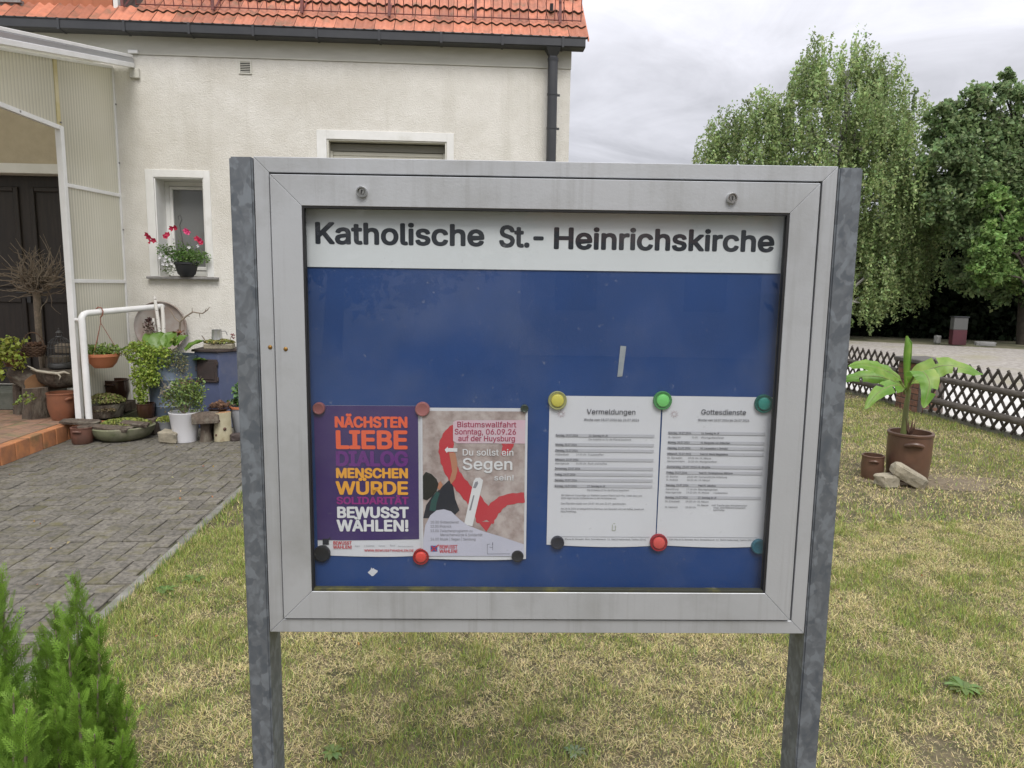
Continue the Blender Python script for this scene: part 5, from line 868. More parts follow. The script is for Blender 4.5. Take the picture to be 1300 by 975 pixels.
# snow guard grid
M_guard = pm('red_brown_guard', (.17,.035,.028), (.10,.03,.025), 20, .6)
def rp(s, n_): return R0.y + ty*s - tz*n_, R0.z + tz*s + ty*n_
ya, za = rp(.30, .06); sg = G(); sh = .215
dirz = Vector((0, -.17, 1)).normalized()
def gp(x, h): return (x, ya + dirz.y*h, za + dirz.z*h)
sg.tube([gp(-3.45, 0), gp(1.24, 0)], .006, 6); sg.tube([gp(-3.45, sh), gp(1.24, sh)], .009, 6)
k = 0
while 1.235 - k*.0955 > -3.45: sg.tube([gp(1.235 - k*.0955, -.01), gp(1.235 - k*.0955, sh)], .0052, 5); k += 1
so_ = sg.obj('snow_guard', M_guard); H(so_)
for k in range(6):
    x = 1.005 - k*.915 + (.0 if k else 0); a = gp(x, -.03); b_ = gp(x, sh+.02)
    g = G().box(((x), (a[1]+b_[1])/2, (a[2]+b_[2])/2), (.030, .008, sh+.07), (-.17,0,0)); c_ = rp(.62, .02); g.tube([a, (x, c_[0], c_[1])], .008, 5); g.obj('guard_bracket', M_guard, so_)
# a lead patched pipe boss on the tiles
pb = rp(.55, .06); H(G().tube([(.93, pb[0], pb[1]-.02), (.93, pb[0]-.02, pb[1]+.05)], .02, 10).obj('roof_boss', M_anth))
# dormer: cheek hung with flat orange tiles over the porch
M_flat = pm('flat_orange_tile', (.44,.15,.07), (.37,.12,.055), 5, .6, rand=.08, bump=.1, bscale=30)
dm = G().bb(-7.6, -3.70, FY+.09, FY+3.0, 4.29, 6.0).obj('dormer', pm('dormer_body', (.30,.10,.05), rough=.8)); H(dm)
G().bb(-3.70, -3.655, FY+.06, FY+.12, 4.31, 6.0).obj('corner_trim', M_white, dm)
G().bb(-7.7, -3.55, FY-.1, FY+3.1, 6.0, 6.1).obj('dormer_roof', M_anth, dm)
ft_ = G().prism([(-.099,.03),(-.075,.004),(-.04,0),(.04,0),(.075,.004),(.099,.03),(.099,.34),(-.099,.34)], 0, .010, 'y').mesh('hung_tile', M_flat)
for r in range(5):
    for c in range(5):
        x = -3.81 - c*.200
        if x < -4.62: continue
        o = link('hung_tile', ft_, dm); o.matrix_local = Matrix.Translation((x, FY+.068, 4.305 + r*.26)) @ Matrix.Rotation(.035, 4, 'X')
dw = frame4('dormer_window', -6.2, -4.63, 4.37, 5.5, .07, .07, .07, .07, FY+.05, FY+.12, M_white); H(dw); dw.parent = dm; dw.matrix_parent_inverse = Matrix()
G().bb(-6.25, -4.60, FY+.0, FY+.08, 4.335, 4.365).obj('window_apron', M_sill, dw)
G().bb(-6.12, -4.70, FY+.08, FY+.09, 4.44, 5.43).obj('pane', M_wpane, dw)
G().bb(-7.4, -4.6, FY+.03, FY+.09, 4.285, 4.334).obj('lead_flashing', M_sill, dm)
G().bb(-4.6, -3.64, FY+.03, FY+.09, 4.272, 4.292).obj('lead_flashing', M_sill, dm)

# ------------------------------------------------------------------ porch side wall of ribbed plastic in a white frame
def ribbed(name, c1, al, rs=6.6):
    m = bpy.data.materials.new(name); m.use_nodes = True; t = m.node_tree; n = t.nodes; l = t.links.new; b = n['Principled BSDF']
    b.inputs['Roughness'].default_value = .35
    co = n.new('ShaderNodeTexCoord'); nz = n.new('ShaderNodeTexNoise'); nz.inputs['Scale'].default_value = 1.7; nz.inputs['Detail'].default_value = 5; l(co.outputs['Object'], nz.inputs['Vector'])
    mx = n.new('ShaderNodeMix'); mx.data_type = 'RGBA'; mx.inputs[6].default_value = (*c1, 1); mx.inputs[7].default_value = tuple(k*.78 for k in c1[:2]) + (c1[2]*.70, 1); l(nz.outputs[0], mx.inputs[0])
    wv = n.new('ShaderNodeTexWave'); wv.wave_type = 'BANDS'; wv.bands_direction = 'Y'; wv.inputs['Scale'].default_value = rs; wv.inputs['Distortion'].default_value = .15; l(co.outputs['Object'], wv.inputs['Vector'])
    w2_ = n.new('ShaderNodeMapRange'); w2_.inputs[3].default_value = .70; w2_.inputs[4].default_value = 1.0; l(wv.outputs['Fac'], w2_.inputs[0])
    sc_ = n.new('ShaderNodeVectorMath'); sc_.operation = 'SCALE'; l(mx.outputs[2], sc_.inputs[0]); l(w2_.outputs[0], sc_.inputs['Scale']); mx = sc_; mx_o = sc_.outputs[0]
    l(mx_o, b.inputs['Base Color'])
    tr = n.new('ShaderNodeBsdfTranslucent'); l(mx_o, tr.inputs[0]); tp = n.new('ShaderNodeBsdfTransparent'); tp.inputs[0].default_value = (.9,.9,.85,1)
    s1 = n.new('ShaderNodeMixShader'); s1.inputs[0].default_value = .35; l(b.outputs[0], s1.inputs[1]); l(tr.outputs[0], s1.inputs[2])
    s2 = n.new('ShaderNodeMixShader'); s2.inputs[0].default_value = al; l(s1.outputs[0], s2.inputs[1]); l(tp.outputs[0], s2.inputs[2]); l(s2.outputs[0], n['Material Output'].inputs[0]); return m
M_poly = ribbed('ribbed_polycarbonate', (.90,.88,.78), .12)
M_pfr = pm('white_porch_frame', (.80,.80,.79), (.72,.72,.70), 5, .4)
porch = thing('porch', (-3.72, 7.5, .15), 'white framed porch with ribbed translucent plastic side and sloping roof', 'porch')
def Pp(o): o.parent = porch; o.matrix_parent_inverse = Matrix.Translation((3.72, -7.5, -.15)); return o
PX = -3.72
def rz_(y): return 3.725 - .213*(8.1 - y)
def rib_panel(y0, y1, zb, zt):
    g = G(); n = max(2, int((y1-y0)/.024)); V = []; F = []
    for i in range(n+1):
        y = y0 + (y1-y0)*i/n; x = PX + (.009 if i % 2 else -.009); V += [(x, y, zb(y)), (x, y, zt(y))]
    for i in range(n): a = 2*i; F.append((a, a+2, a+3, a+1))
    return g.add(V, F)
for y0, y1, zb, zt in ((5.0,6.975,lambda y: 2.905, rz_),(7.035,8.085,lambda y: 2.415+.03*(y-7.5), rz_),(7.035,8.085,lambda y: 1.515, lambda y: 2.375+.03*(y-7.5)),(7.035,8.085,lambda y: .18, lambda y: 1.475)):
    Pp(rib_panel(y0, y1, zb, zt).obj('plastic_panel', M_poly))
Pp(G().add([(PX-.006,6.972,2.9),(PX-.006,7.03,2.9),(PX-.006,7.03,rz_(7.03)),(PX-.006,6.972,rz_(6.97)),(PX+.006,6.972,2.9),(PX+.006,7.03,2.9),(PX+.006,7.03,rz_(7.03)),(PX+.006,6.972,rz_(6.97))],[(0,1,2,3),(7,6,5,4),(0,4,5,1),(1,5,6,2),(2,6,7,3),(3,7,4,0)]).obj('joint_strip', pm('yellowed_joint', (.50,.43,.20), (.58,.52,.33), 9, .5)))
Pp(G().bb(PX-.028, PX+.028, 6.975, 7.031, .15, 2.898).obj('post', M_pfr, bevel=.004))
Pp(G().bb(PX-.014, PX+.014, 8.072, 8.098, .15, rz_(8.08)).obj('wall_strip', M_pfr, bevel=.003))
Pp(G().box((PX, 7.55, 2.395), (.03, 1.045, .036), (.03,0,0)).obj('cross_rail', M_pfr, bevel=.003))
Pp(G().box((PX, 7.55, 1.495), (.03, 1.045, .036)).obj('cross_rail', M_pfr, bevel=.003))
Pp(G().bb(PX-.02, PX+.02, 5.0, 7.02, 2.862, 2.902).obj('header_rail', M_pfr, bevel=.003))
L0 = math.hypot(3.1, .213*3.1)
Pp(G().box((PX, 6.55, rz_(6.55)), (.028, 3.13, .026), (math.atan(.213),0,0)).obj('top_rail', M_pfr, bevel=.003))
ra = math.atan(.213)
Pp(G().box((-5.3, 6.53, rz_(6.53)+.055), (3.56, 3.10, .03), (ra,0,0)).obj('roof_sheet', ribbed('roof_polycarbonate', (.85,.84,.78), .5)))
for dz, h, m_ in ((.115, .030, M_pfr), (.072, .046, pm('silver_trim', (.50,.51,.53), rough=.35, metal=.7)), (.025, .046, M_pfr)):
    Pp(G().box((-3.50 - dz*.1, 6.53, rz_(6.53)+dz), (.05, 3.14, h), (ra,0,0)).obj('roof_edge_trim', m_, bevel=.003))
Pp(G().bb(-3.54, -3.44, FY-.035, FY-.002, 3.62, 3.72).obj('wall_plate', M_smooth, bevel=.003))
Pp(G().bb(-3.54, -3.44, FY-.035, FY-.002, 3.865, 3.90).obj('wall_plate', M_pfr, bevel=.003))
for y, z in ((7.01, 2.93), (8.09, 3.35), (8.09, 2.75), (8.09, 2.05), (5.8, 2.885), (6.4, 2.885)):
    Pp(G().box((PX+.018, y-.004, z), (.012,.014,.014)).obj('fixing_clip', M_sill))
Pp(G().bb(-7.0, -6.95, 5.0, 5.05, .15, 3.1).obj('corner_post', M_pfr, bevel=.004)); Pp(G().bb(-3.75, -3.70, 5.0, 5.05, .15, 3.07).obj('front_post', M_pfr, bevel=.004))
# handrail
hr = G(); pth = [(-3.605,6.95,.14),(-3.61,6.95,1.12),(-3.612,6.955,1.155),(-3.605,6.975,1.18),(-3.595,7.01,1.192),(-3.31,8.04,1.232)]
tag(hr.tube(pth, .030, 14).obj('handrail', M_pfr, smooth=True), 'white painted tubular handrail at the terrace edge', 'handrail')
hrp = [o for o in C.objects if o.name == 'handrail'][0]
G().tube([(-3.70,7.0,1.13),(-3.62,6.96,1.13)], .017, 8).obj('bracket', M_pfr, hrp, smooth=True)
G().lathe([(.030,0),(.06,0),(.06,.012),(.030,.012)], 16, (-3.605,6.95,.150)).obj('base_flange', M_pfr, hrp)
# ------------------------------------------------------------------ lattice fence and brick pillar
M_fence = pm('dark_fence_wood', (.045,.036,.030), (.085,.075,.065), 22, .85, bump=.4, bscale=40, rand=.25, c3=(.12,.115,.10), s3=9, t3=(.58,.75))
M_rail = pm('fence_rail_wood', (.075,.062,.052), (.14,.125,.105), 14, .85, bump=.4, bscale=30, stretch=(4,.6,4), rand=.15)
def half_round(l, r, n=6):
    g = G(); V = []; 
    for z in (-l/2, l/2):
        for k in range(n+1): a = PI*k/n; V.append((-r*.8*math.sin(a), r*math.cos(a), z))
    m = n+1; F = [tuple(range(m))[::-1], tuple(range(m, 2*m))] + [(i, (i+1)%m, (i+1)%m+m, i+m) for i in range(m)]
    return g.add(V, F)
th = math.radians(37.5); SLn = .635/math.cos(th)
s_me = half_round(SLn, .0185).mesh('slat', M_fence)
FX = 5.66
def fence(y0, y1, label, lab2):
    t = thing('lattice_fence', (FX, (y0+y1)/2, 0), label, 'fence', group=None)
    zc_ = .055 + .635/2; half = .635/2*math.tan(th)
    PIT = .147; y = y0 - half + .02; cuts_ = {}
    while y < y1 + half:
        for s in (1, -1):
            lo, hi = -half, half                      # the run of the slat along the fence, clipped at the ends
            if s > 0: lo, hi = max(lo, y0 - y), min(hi, y1 - y)
            else: lo, hi = max(lo, y - y1), min(hi, y - y0)
            if hi - lo < .03: continue
            full = hi - lo > 2*half - 1e-6; k_ = round(hi - lo, 3)
            me = s_me if full else cuts_.setdefault(k_, half_round((hi-lo)/math.sin(th), .0185).mesh('slat', M_fence))
            mid = (hi + lo)/2
            o = link('slat', me, t); o.location = (.010 if s > 0 else -.006, y + s*mid - (y0+y1)/2 + random.uniform(-.004,.004), zc_ + mid/math.tan(th)*1 + random.uniform(-.006,.006)); o.rotation_euler = (-s*th + random.uniform(-.012,.012), 0, 0)
        y += PIT
    for z, r in ((.475, .036), (.205, .040)):
        rl = half_round(y1-y0+.02, r, 8); rl.v = [(-.025 + x, zz, z + yy) for x, yy, zz in rl.v]
        rl.obj('rail', M_rail, t)
    return t
fence(4.2, 8.30, 'near section of low dark lattice fence, right of the brick pillar', 0)
fence(8.86, 14.5, 'far section of low dark lattice fence, beyond the brick pillar', 0)
pl_ = thing('brick_pillar', (5.78, 8.58, 0), 'low brick gate pillar with flat capping between the two fence sections', 'pillar')
M_brk = pm('red_brick', (.24,.115,.075), (.15,.085,.06), 20, .9, bump=.5, bscale=60, rand=.3, c3=(.12,.10,.08), s3=9, t3=(.55,.75))
M_mort = pm('mortar', (.13,.115,.10), rough=.95)
G().bb(-.165,.165,-.225,.225,0,.615).obj('mortar_core', M_mort, pl_)
bm_ = G().box((0,0,0), (.205,.10,.066)).mesh('brick', M_brk, bevel=.004)
bh_ = G().box((0,0,0), (.10,.10,.066)).mesh('brick', M_brk, bevel=.004)
for r in range(8):
    z = .038 + r*.0765; sh_ = r % 2
    # long faces (towards lawn and road) and the two short faces
    for sx in (-1, 1):
        ys = [-.118, .118] if sh_ else [0]
        for yy in ([-.113, .113] if sh_ else [-.0, ]):
            o = link('brick', bm_, pl_); o.location = (sx*.125, yy + random.uniform(-.002,.002), z); o.rotation_euler = (0,0,PI/2)
        if not sh_:
            for yy in (-.170, .170):
                o = link('brick', bh_, pl_); o.location = (sx*.125, yy, z)
    for sy in (-1, 1):
        o = link('brick', bm_ if not sh_ else bh_, pl_); o.location = (0, sy*.182, z)
G().box((0,0,.645),(.44,.54,.055)).obj('capping', pm('dark_capping', (.115,.105,.095), (.07,.068,.06), 9, .9, bump=.4, bscale=30), pl_, bevel=.01)
struct(G().bb(5.685, 5.735, 3.5, 16, -.15, .055).obj('fence_kerb', M_kerb, bevel=.004))

# ------------------------------------------------------------------ crock with banana plant, small crock, stones
M_crock = pm('brown_salt_glaze', (.135,.070,.045), (.085,.048,.034), 6, .38, bump=.15, bscale=25, c3=(.19,.115,.075), s3=3, t3=(.5,.8))
M_potsoil = pm('pot_soil', (.055,.038,.026), (.035,.025,.018), 30, .95, bump=1, bscale=60)
def crock(name, loc, r, h, label, cat, handles=True, mat=None, bulge=.02, soil=.88, rz=0, hr_=None, cone=1.0, group=None):
    t = thing(name, loc, label, cat, rz, group); mat = mat or M_crock; w = .075*r + .004
    p = [(.0001,.0),(r*cone*.93,0),(r*cone*.97,h*.03),(r*(cone+1)/2*(1+bulge),h*.45),(r*.985,h*.88),(r*.985,h*.93),(r*1.03,h*.945),(r*1.035,h*.985),(r*1.0,h),(r-w,h*.995),(r-w,h*.8),(r-w*1.2,h*.5)]
    G().lathe(p, 36).obj('body', mat, t, smooth=True)
    G().lathe([(.0001,0),(r*.5,.004),(r-w+.001,-.003)], 20, (0,0,h*soil)).obj('soil', M_potsoil, t)
    if handles:
        for s in (0, 1):
            a0 = -PI/2 + s*PI; g = G(); pts = []
            for k in range(9):
                f = (k-4)/4; a = a0 + f*.36*(hr_ or 1); rr = r*(1.0 + .12*(1 - f*f)**.5 + .02); pts.append((rr*math.cos(a), rr*math.sin(a), h*.80 - .10*h*f*f*.5 + .02*h))
            g.tube(pts, .085*r + .003, 8); g.obj('handle', mat, t, smooth=True)
    return t
bc = crock('stoneware_crock', (3.565, 5.36, 0), .165, .390, 'large brown stoneware crock holding the banana plant on the lawn', 'crock', rz=-.37, cone=.93)
crock('stoneware_crock', (3.295, 5.40, 0), .084, .190, 'small empty brown crock beside the large banana crock', 'crock', rz=-.42, soil=.35)
M_stone = pm('pale_fieldstone', (.36,.32,.24), (.24,.215,.16), 9, .9, bump=.6, bscale=30, bdist=.02, c3=(.15,.14,.11), s3=14, t3=(.58,.75))
def rock(name, loc, s, rot, label, mat=None, seed=0, parent=None, cat='stone'):
    r_ = random.Random(seed); bm = bmesh.new(); bmesh.ops.create_cube(bm, size=1)
    bmesh.ops.bevel(bm, geom=bm.edges[:], offset=.14, segments=1, affect='EDGES'); bmesh.ops.subdivide_edges(bm, edges=bm.edges[:], cuts=1, use_grid_fill=True)
    for v in bm.verts: v.co += Vector([r_.uniform(-.045,.045) for _ in range(3)]); v.co.x *= s[0]*(1+.1*v.co.z); v.co.y *= s[1]; v.co.z *= s[2]*(1+.12*v.co.x)
    me = bpy.data.meshes.new(name); bm.to_mesh(me); bm.free(); me.materials.append(mat or M_stone); o = link(name, me, parent); o.location = loc; o.rotation_euler = rot
    if label: tag(o, label, cat)
    return o
rock('stone', (3.43, 5.13, .085), (.27,.12,.105), (.1,.50,-.25), 'long pale stone leaning against the large banana crock', seed=3)
rock('stone', (3.27, 5.15, .045), (.165,.12,.095), (0,.05,.2), 'short pale stone lying before the small brown crock', seed=5)
# soil patch
me = bpy.data.meshes.new('bare_soil'); V = [(3.72 + .58*math.cos(a)*(1+.12*math.sin(3*a)), 5.27 + .24*math.sin(a)*(1+.15*math.cos(5*a)), .0) for a in [2*PI*k/40 for k in range(40)]]
me.from_pydata(V, [], [tuple(range(40))]); me.materials.append(pm('bare_soil', (.20,.16,.105), (.13,.10,.065), 14, .95, bump=.8, bscale=50)); struct(link('bare_soil', me))
# banana plant
M_ban = pm('banana_leaf', (.22,.40,.055), (.14,.31,.045), 5, .42, transl=.42, c3=(.36,.47,.12), s3=3, spec=.5)
M_bst = pm('banana_stem', (.21,.26,.07), (.12,.13,.05), 9, .5, stretch=(1,1,.3))
bp_ = thing('banana_plant', (3.50, 5.34, .33), 'young banana plant with broad light green leaves growing in the large crock', 'plant')
def ba(o): o.parent = bp_; o.matrix_parent_inverse = Matrix.Translation((-3.50, -5.34, -.33)); return o
ba(G().tube([(3.49,5.34,.30),(3.487,5.33,.45),(3.49,5.33,.62),(3.50,5.33,.74)], [.024,.022,.019,.015], 12).obj('stem', M_bst, smooth=True))
def bleaf(pts, W, side, fold, tears=(), nm='leaf', wave=.008, m=26):
    P = [Vector(p) for p in pts]; Q = []
    for i in range(len(P)-1):
        a = P[max(i-1,0)]; b = P[i]; c = P[i+1]; d = P[min(i+2,len(P)-1)]; k_ = m//(len(P)-1)
        for k in range(k_): t = k/k_; Q.append(.5*((2*b)+(c-a)*t+(2*a-5*b+4*c-d)*t*t+(3*b-a-3*c+d)*t**3))
    Q.append(P[-1]); n = len(Q); g = G(); V = []; side = Vector(side).normalized(); cols = 4
    for i, q in enumerate(Q):
        u = i/(n-1); t = (Q[min(i+1,n-1)]-Q[max(i-1,0)]).normalized(); s = (side - t*side.dot(t)).normalized(); up = s.cross(t)
        if up.z < 0: up = -up
        w = W*max(.04, min(1, (u-.12)/.18 if u < .3 else 1))*max(.02,1-max(0,(u-.42)/.58)**1.7)**.75 if u > .10 else W*.05
        for j in range(-cols, cols+1):
            f = j/cols; V.append(q + s*(w*f) + up*(-fold*w*abs(f)**1.4 + (.008 if j else 0) + wave*math.sin(u*38 + (1.5 if f > 0 else 0))*abs(f)))
    F = []; C2 = 2*cols+1
    for i in range(n-1):
        for j in range(2*cols):
            if any(abs(i/(n-1)-tu) < .02 and (ts*(j-cols+.5) > .6) for tu, ts in tears): continue
            a = i*C2+j; F.append((a, a+1, a+C2+1, a+C2))
    me = bpy.data.meshes.new(nm); me.from_pydata([tuple(v) for v in V], [], F); me.materials.append(M_ban); me.shade_smooth(); o = link(nm, me); ba(o)
    g.tube([tuple(q - Vector((0,0,.003))) for q in Q[:-2]], [.008*(1-i/n)+.0025 for i in range(len(Q)-2)], 6).obj('midrib', M_bst, o, smooth=True); o.children[0].matrix_parent_inverse = Matrix()
    return o
A_ = lambda x, y, Y: tuple(at(x, y, Y))
# upright rolled leaf
g = G(); pts = [A_(1150,492,5.33), A_(1151,470,5.33), A_(1152,450,5.33), A_(1153,436,5.33), A_(1151,428,5.33)]
V = []; F = []
for i, (p, r) in enumerate(zip(pts, (.010,.022,.029,.026,.008))):
    for k in range(14):
        a = 2*PI*k/14*1.12; rr = r*(1 - .25*k/14); V.append((p[0] + rr*math.cos(a-.8)*1.15, p[1] + rr*math.sin(a-.8), p[2] + (.012*math.sin(a) if i > 2 else 0)))
for i in range(4):
    for k in range(13): a = i*14+k; F.append((a, a+1, a+15, a+14))
me = bpy.data.meshes.new('leaf'); me.from_pydata(V, [], F); me.materials.append(M_ban); me.shade_smooth(); ba(link('leaf', me))
bleaf([A_(1151,495,5.33), A_(1163,480,5.30), A_(1185,467,5.25), A_(1210,464,5.20), A_(1247,476,5.14)], .092, (0,-.62,-.8), .2, [(.55,-1),(.74,1)])
bleaf([A_(1151,496,5.32), A_(1160,478,5.22), A_(1172,472,5.14), A_(1180,488,5.06), A_(1172,518,5.02)], .095, (1,-.25,.15), .15, [(.8,1)])
bleaf([A_(1149,494,5.33), A_(1138,478,5.33), A_(1118,468,5.30), A_(1098,463,5.25), A_(1076,466,5.20)], .062, (0,-.6,-.8), .2)
bleaf([A_(1149,497,5.36), A_(1136,485,5.42), A_(1115,478,5.46), A_(1090,478,5.50), A_(1066,484,5.55)], .066, (0,-.6,-.8), .25, [(.7,1)])
bleaf([A_(1149,499,5.30), A_(1143,490,5.20), A_(1130,490,5.08), A_(1113,500,5.00), A_(1098,520,4.96)], .062, (.35,-.6,-.6), .35, [(.45,1),(.6,-1)])
# dry leaf remains at the base
g = G()
for k in range(14):
    a = random.uniform(0, 2*PI); p = Vector((3.53,5.32,.36)); g.tube([p, p + Vector((.03*math.cos(a), .03*math.sin(a), .05)), p + Vector((.05*math.cos(a)*random.uniform(.3,1), .05*math.sin(a), .10+random.uniform(-.03,.06)))], [.004,.006,.001], 5)
ba(g.obj('dry_leaf_remains', pm('dry_brown_leaf', (.12,.065,.045), rough=.8)))

# ------------------------------------------------------------------ trees
M_bark = pm('dark_bark', (.085,.07,.055), (.05,.042,.034), 8, .9, bump=.5, bscale=12)
M_birch = pm('birch_bark', (.40,.39,.36), (.10,.09,.08), 3, .8, stretch=(1,1,.5), thr=(.5,.6))
M_fol = pm('tree_foliage', (.08,.13,.04), attr=True, rough=.6, transl=.45, spec=.3)
def tree(name, base, trunk_top, blobs, col, nleaf, lsize, label, hang=0, bark=None, group=None, dens=None, colv=.3, asp=.5, branch_blobs=None):
    """blobs: (x,y,z,r). leaves gathered in twig clumps spread through each blob; trunk with limbs to the blobs"""
    t = thing(name, base, label, 'tree', group=group); B_ = Vector(base)
    g = G(); bx, by, bz = base; tx, ty_, tz_ = trunk_top
    mid = Vector((bx + (tx-bx)*.45 + .2, by + (ty_-by)*.45, bz + (tz_-bz)*.5))
    g.tube([(0,0,-.1), tuple(mid - B_), (tx-bx, ty_-by, tz_-bz)], [.22,.15,.06], 9)
    for i, (x, y, z, r) in enumerate(blobs):
        s = Vector((bx,by,bz)).lerp(Vector((tx,ty_,tz_)), random.uniform(.35,.85)) if z > tz_*.4 else Vector((bx,by,bz+ (z-bz)*.6))
        e = Vector((x,y,z)) ; m_ = s.lerp(e, .55) + Vector((random.uniform(-.2,.2), random.uniform(-.2,.2), .25*r+.1))
        g.tube([tuple(s-B_), tuple(m_-B_), tuple(e-B_)], [.055,.035,.012], 5)
    g.obj('trunk', bark or M_bark, t, smooth=True)
    P = []; S_ = []; Cc = []; tot = sum(b[3]**2 for b in blobs)
    for (x, y, z, r) in blobs:
        n = int(nleaf*r*r/tot); nc = max(6, int(n/60)); per = max(1, n//nc)
        d = unit(rng.normal(size=(nc,3))); rad = r*rng.random((nc,1))**.42; cc = np.array([x,y,z]) + d*rad*np.array([1,1,.9])
        cs = rng.uniform(.75, 1.25, nc); tone = rng.uniform(.6, 1.35, nc)
        for k in range(nc):
            q = rng.normal(size=(per,3))*r*.13*cs[k]
            if hang: 
                st = rng.integers(0, 4, per); off = rng.normal(size=(4,3))*r*.09; q = off[st] + rng.normal(size=(per,3))*.035; q[:,2] -= (rng.random(per) - .45)*hang*cs[k]
            P.append(cc[k] + q); Cc.append(cvar(np.array(col)*tone[k], per, colv, .10)); S_.append(rng.uniform(.7,1.3,per)*lsize)
    P = np.concatenate(P); Cc = np.concatenate(Cc); S_ = np.concatenate(S_)
    leaves('crown', P - np.array(base), S_, M_fol, np.clip(Cc,0,1), asp=asp, droop=.8 if hang else .1, up=.25, parent=t)
    return t
def bl(px_, py_, rpx, Y): 
    c = at(px_, py_, Y); return (c.x, Y + random.uniform(-.4,.4)*rpx/30, c.z, rpx/900*Y)
YB = 22.
birch_b = [bl(*b, YB) for b in ((1032,82,30),(1018,112,26),(1050,118,32),(1088,78,30),(1098,108,34),(1130,105,34),(1075,150,44),(1118,150,42),(1148,150,34),(1010,140,26),(985,150,30),(955,160,34),(925,168,30),(912,188,26),(900,205,20),
  (960,195,42),(1010,190,44),(1060,195,46),(1110,200,50),(1150,195,40),(1165,235,42),(1120,250,50),(1180,285,34),(1150,290,44),(1110,300,44),(1135,335,42),(1100,350,36),(1080,310,40),(1172,330,36),(1180,260,28),(1060,250,50),(1000,250,50),(940,240,45),(1090,385,26),(1130,372,24),(1160,368,22),(1050,320,50),(990,310,50),(930,300,45))]
cx = at(1060, 437, YB)
tree('birch_tree', (cx.x, YB, -.02), tuple(at(1075, 90, YB)), birch_b, (.33,.42,.185), 105000, .105, 'tall pale green weeping birch, right of the house roof', hang=.85, bark=M_birch, asp=.55)
YM = 20.5
mb = [bl(*b, YM) for b in ((1190,150,20),(1215,140,22),(1240,135,26),(1262,120,20),(1275,105,16),(1285,95,12),(1300,125,24),(1225,175,34),(1262,170,36),(1300,175,40),(1205,195,24),(1230,215,40),(1275,225,44),(1310,230,40),(1255,262,44),(1300,280,44),(1235,300,36),(1280,320,44),(1260,355,36),(1310,350,40),(1230,345,26),(1190,200,26),(1180,240,24),(1195,260,30),(1200,170,22),(1340,150,40),(1350,220,50),(1350,300,50))]
cx = at(1300, 440, YM)
tree('maple_tree', (cx.x, YM, -.02), tuple(at(1290, 130, YM)), mb, (.235,.325,.15), 62000, .135, 'dark green broad leaved tree at the right edge, behind the birch', asp=.7)
mb2 = [bl(*b, 19.5) for b in ((1262,250,18),(1282,262,22),(1300,285,26),(1275,290,24),(1255,310,22),(1285,325,26),(1240,332,18),(1262,345,22),(1300,350,26))]
cx = at(1330, 441, 19.0)
tree('young_tree', (cx.x, 19.0, -.02), tuple(at(1300, 300, 19.2)), mb2, (.24,.37,.12), 15000, .12, 'lighter green young tree in front of the dark maple, right edge', asp=.7)
# dark hedge wood under and behind the trees (one mass)
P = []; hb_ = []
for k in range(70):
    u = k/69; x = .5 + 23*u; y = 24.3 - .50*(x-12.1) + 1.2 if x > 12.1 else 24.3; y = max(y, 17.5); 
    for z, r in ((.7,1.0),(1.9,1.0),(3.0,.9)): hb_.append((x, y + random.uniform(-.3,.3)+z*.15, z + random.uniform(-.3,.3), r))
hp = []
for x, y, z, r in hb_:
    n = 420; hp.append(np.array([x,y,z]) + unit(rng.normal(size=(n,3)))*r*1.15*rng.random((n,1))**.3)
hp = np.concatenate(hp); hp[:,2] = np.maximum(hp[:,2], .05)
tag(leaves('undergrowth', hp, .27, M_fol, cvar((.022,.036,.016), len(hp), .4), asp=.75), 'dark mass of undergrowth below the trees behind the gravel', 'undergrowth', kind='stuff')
# utility post, slab and small marker beyond the gravel
uc = thing('utility_cabinet', (*at(1215, 437, 19.8)[:2], -.02), 'narrow box with grey upper and red lower part under the trees', 'cabinet', rz=-.2)
G().bb(-.19,.19,-.12,.12,0,.44).obj('lower_panel', pm('shaded_red_panel', (.085,.020,.028), (.06,.016,.022), 4, .6), uc, bevel=.01)  # both panel colours darkened to carry the shade under the trees
G().bb(-.19,.19,-.12,.12,.442,.80).obj('upper_panel', pm('shaded_grey_panel', (.10,.10,.097), rough=.6), uc, bevel=.01)
G().bb(-.21,.21,-.14,.14,.802,.83).obj('lid', M_anth, uc)
p_ = at(1250, 440, 19.2); s_ = rock('concrete_block', (p_.x, 19.2, .06), (.50,.25,.13), (0,.02,-.25), 'low pale concrete block lying at the gravel edge under the trees', pm('pale_block', (.20,.20,.19), rough=.9), 9, cat='block')
p_ = at(1190, 432, 20.2); rock('marker_stone', (p_.x, 20.2, .10), (.16,.14,.24), (0,.02,.25), 'small pale upright stone left of the red and grey box', pm('pale_block', (.20,.20,.19)), 12)
# fallen leaves strip along gravel edge is part of gravel; buildings and trees behind the camera show in the glass
ob = thing('outbuilding', (2.5, -13, 0), 'pale rendered outbuilding across the street, seen only as a reflection', 'building')
G().bb(-2.6,2.6,-2.5,0,0,2.5).obj('wall', pm('pale_outbuilding_render', (.55,.53,.50), rough=.9), ob)
G().add([(-2.8,.3,2.45),(2.8,.3,2.45),(2.8,-2.8,2.45),(-2.8,-2.8,2.45),(-2.8,-1.25,3.9),(2.8,-1.25,3.9)], [(0,1,5,4),(2,3,4,5),(1,2,5),(3,0,4),(3,2,1,0)]).obj('roof', M_flat, ob)
for x in (-1.4, 1.4): G().bb(x-.45,x+.45,.0,.03,1.0,2.0).obj('window', M_wpane, ob)
tree('lime_tree', (-4, -12, 0), (-4, -12, 5.5), [(-4+random.uniform(-3,3), -12+random.uniform(-1,1), random.uniform(1.6,6.5), 1.5) for _ in range(14)], (.05,.09,.03), 9000, .3, 'dark leafy tree across the street behind the camera, left one')
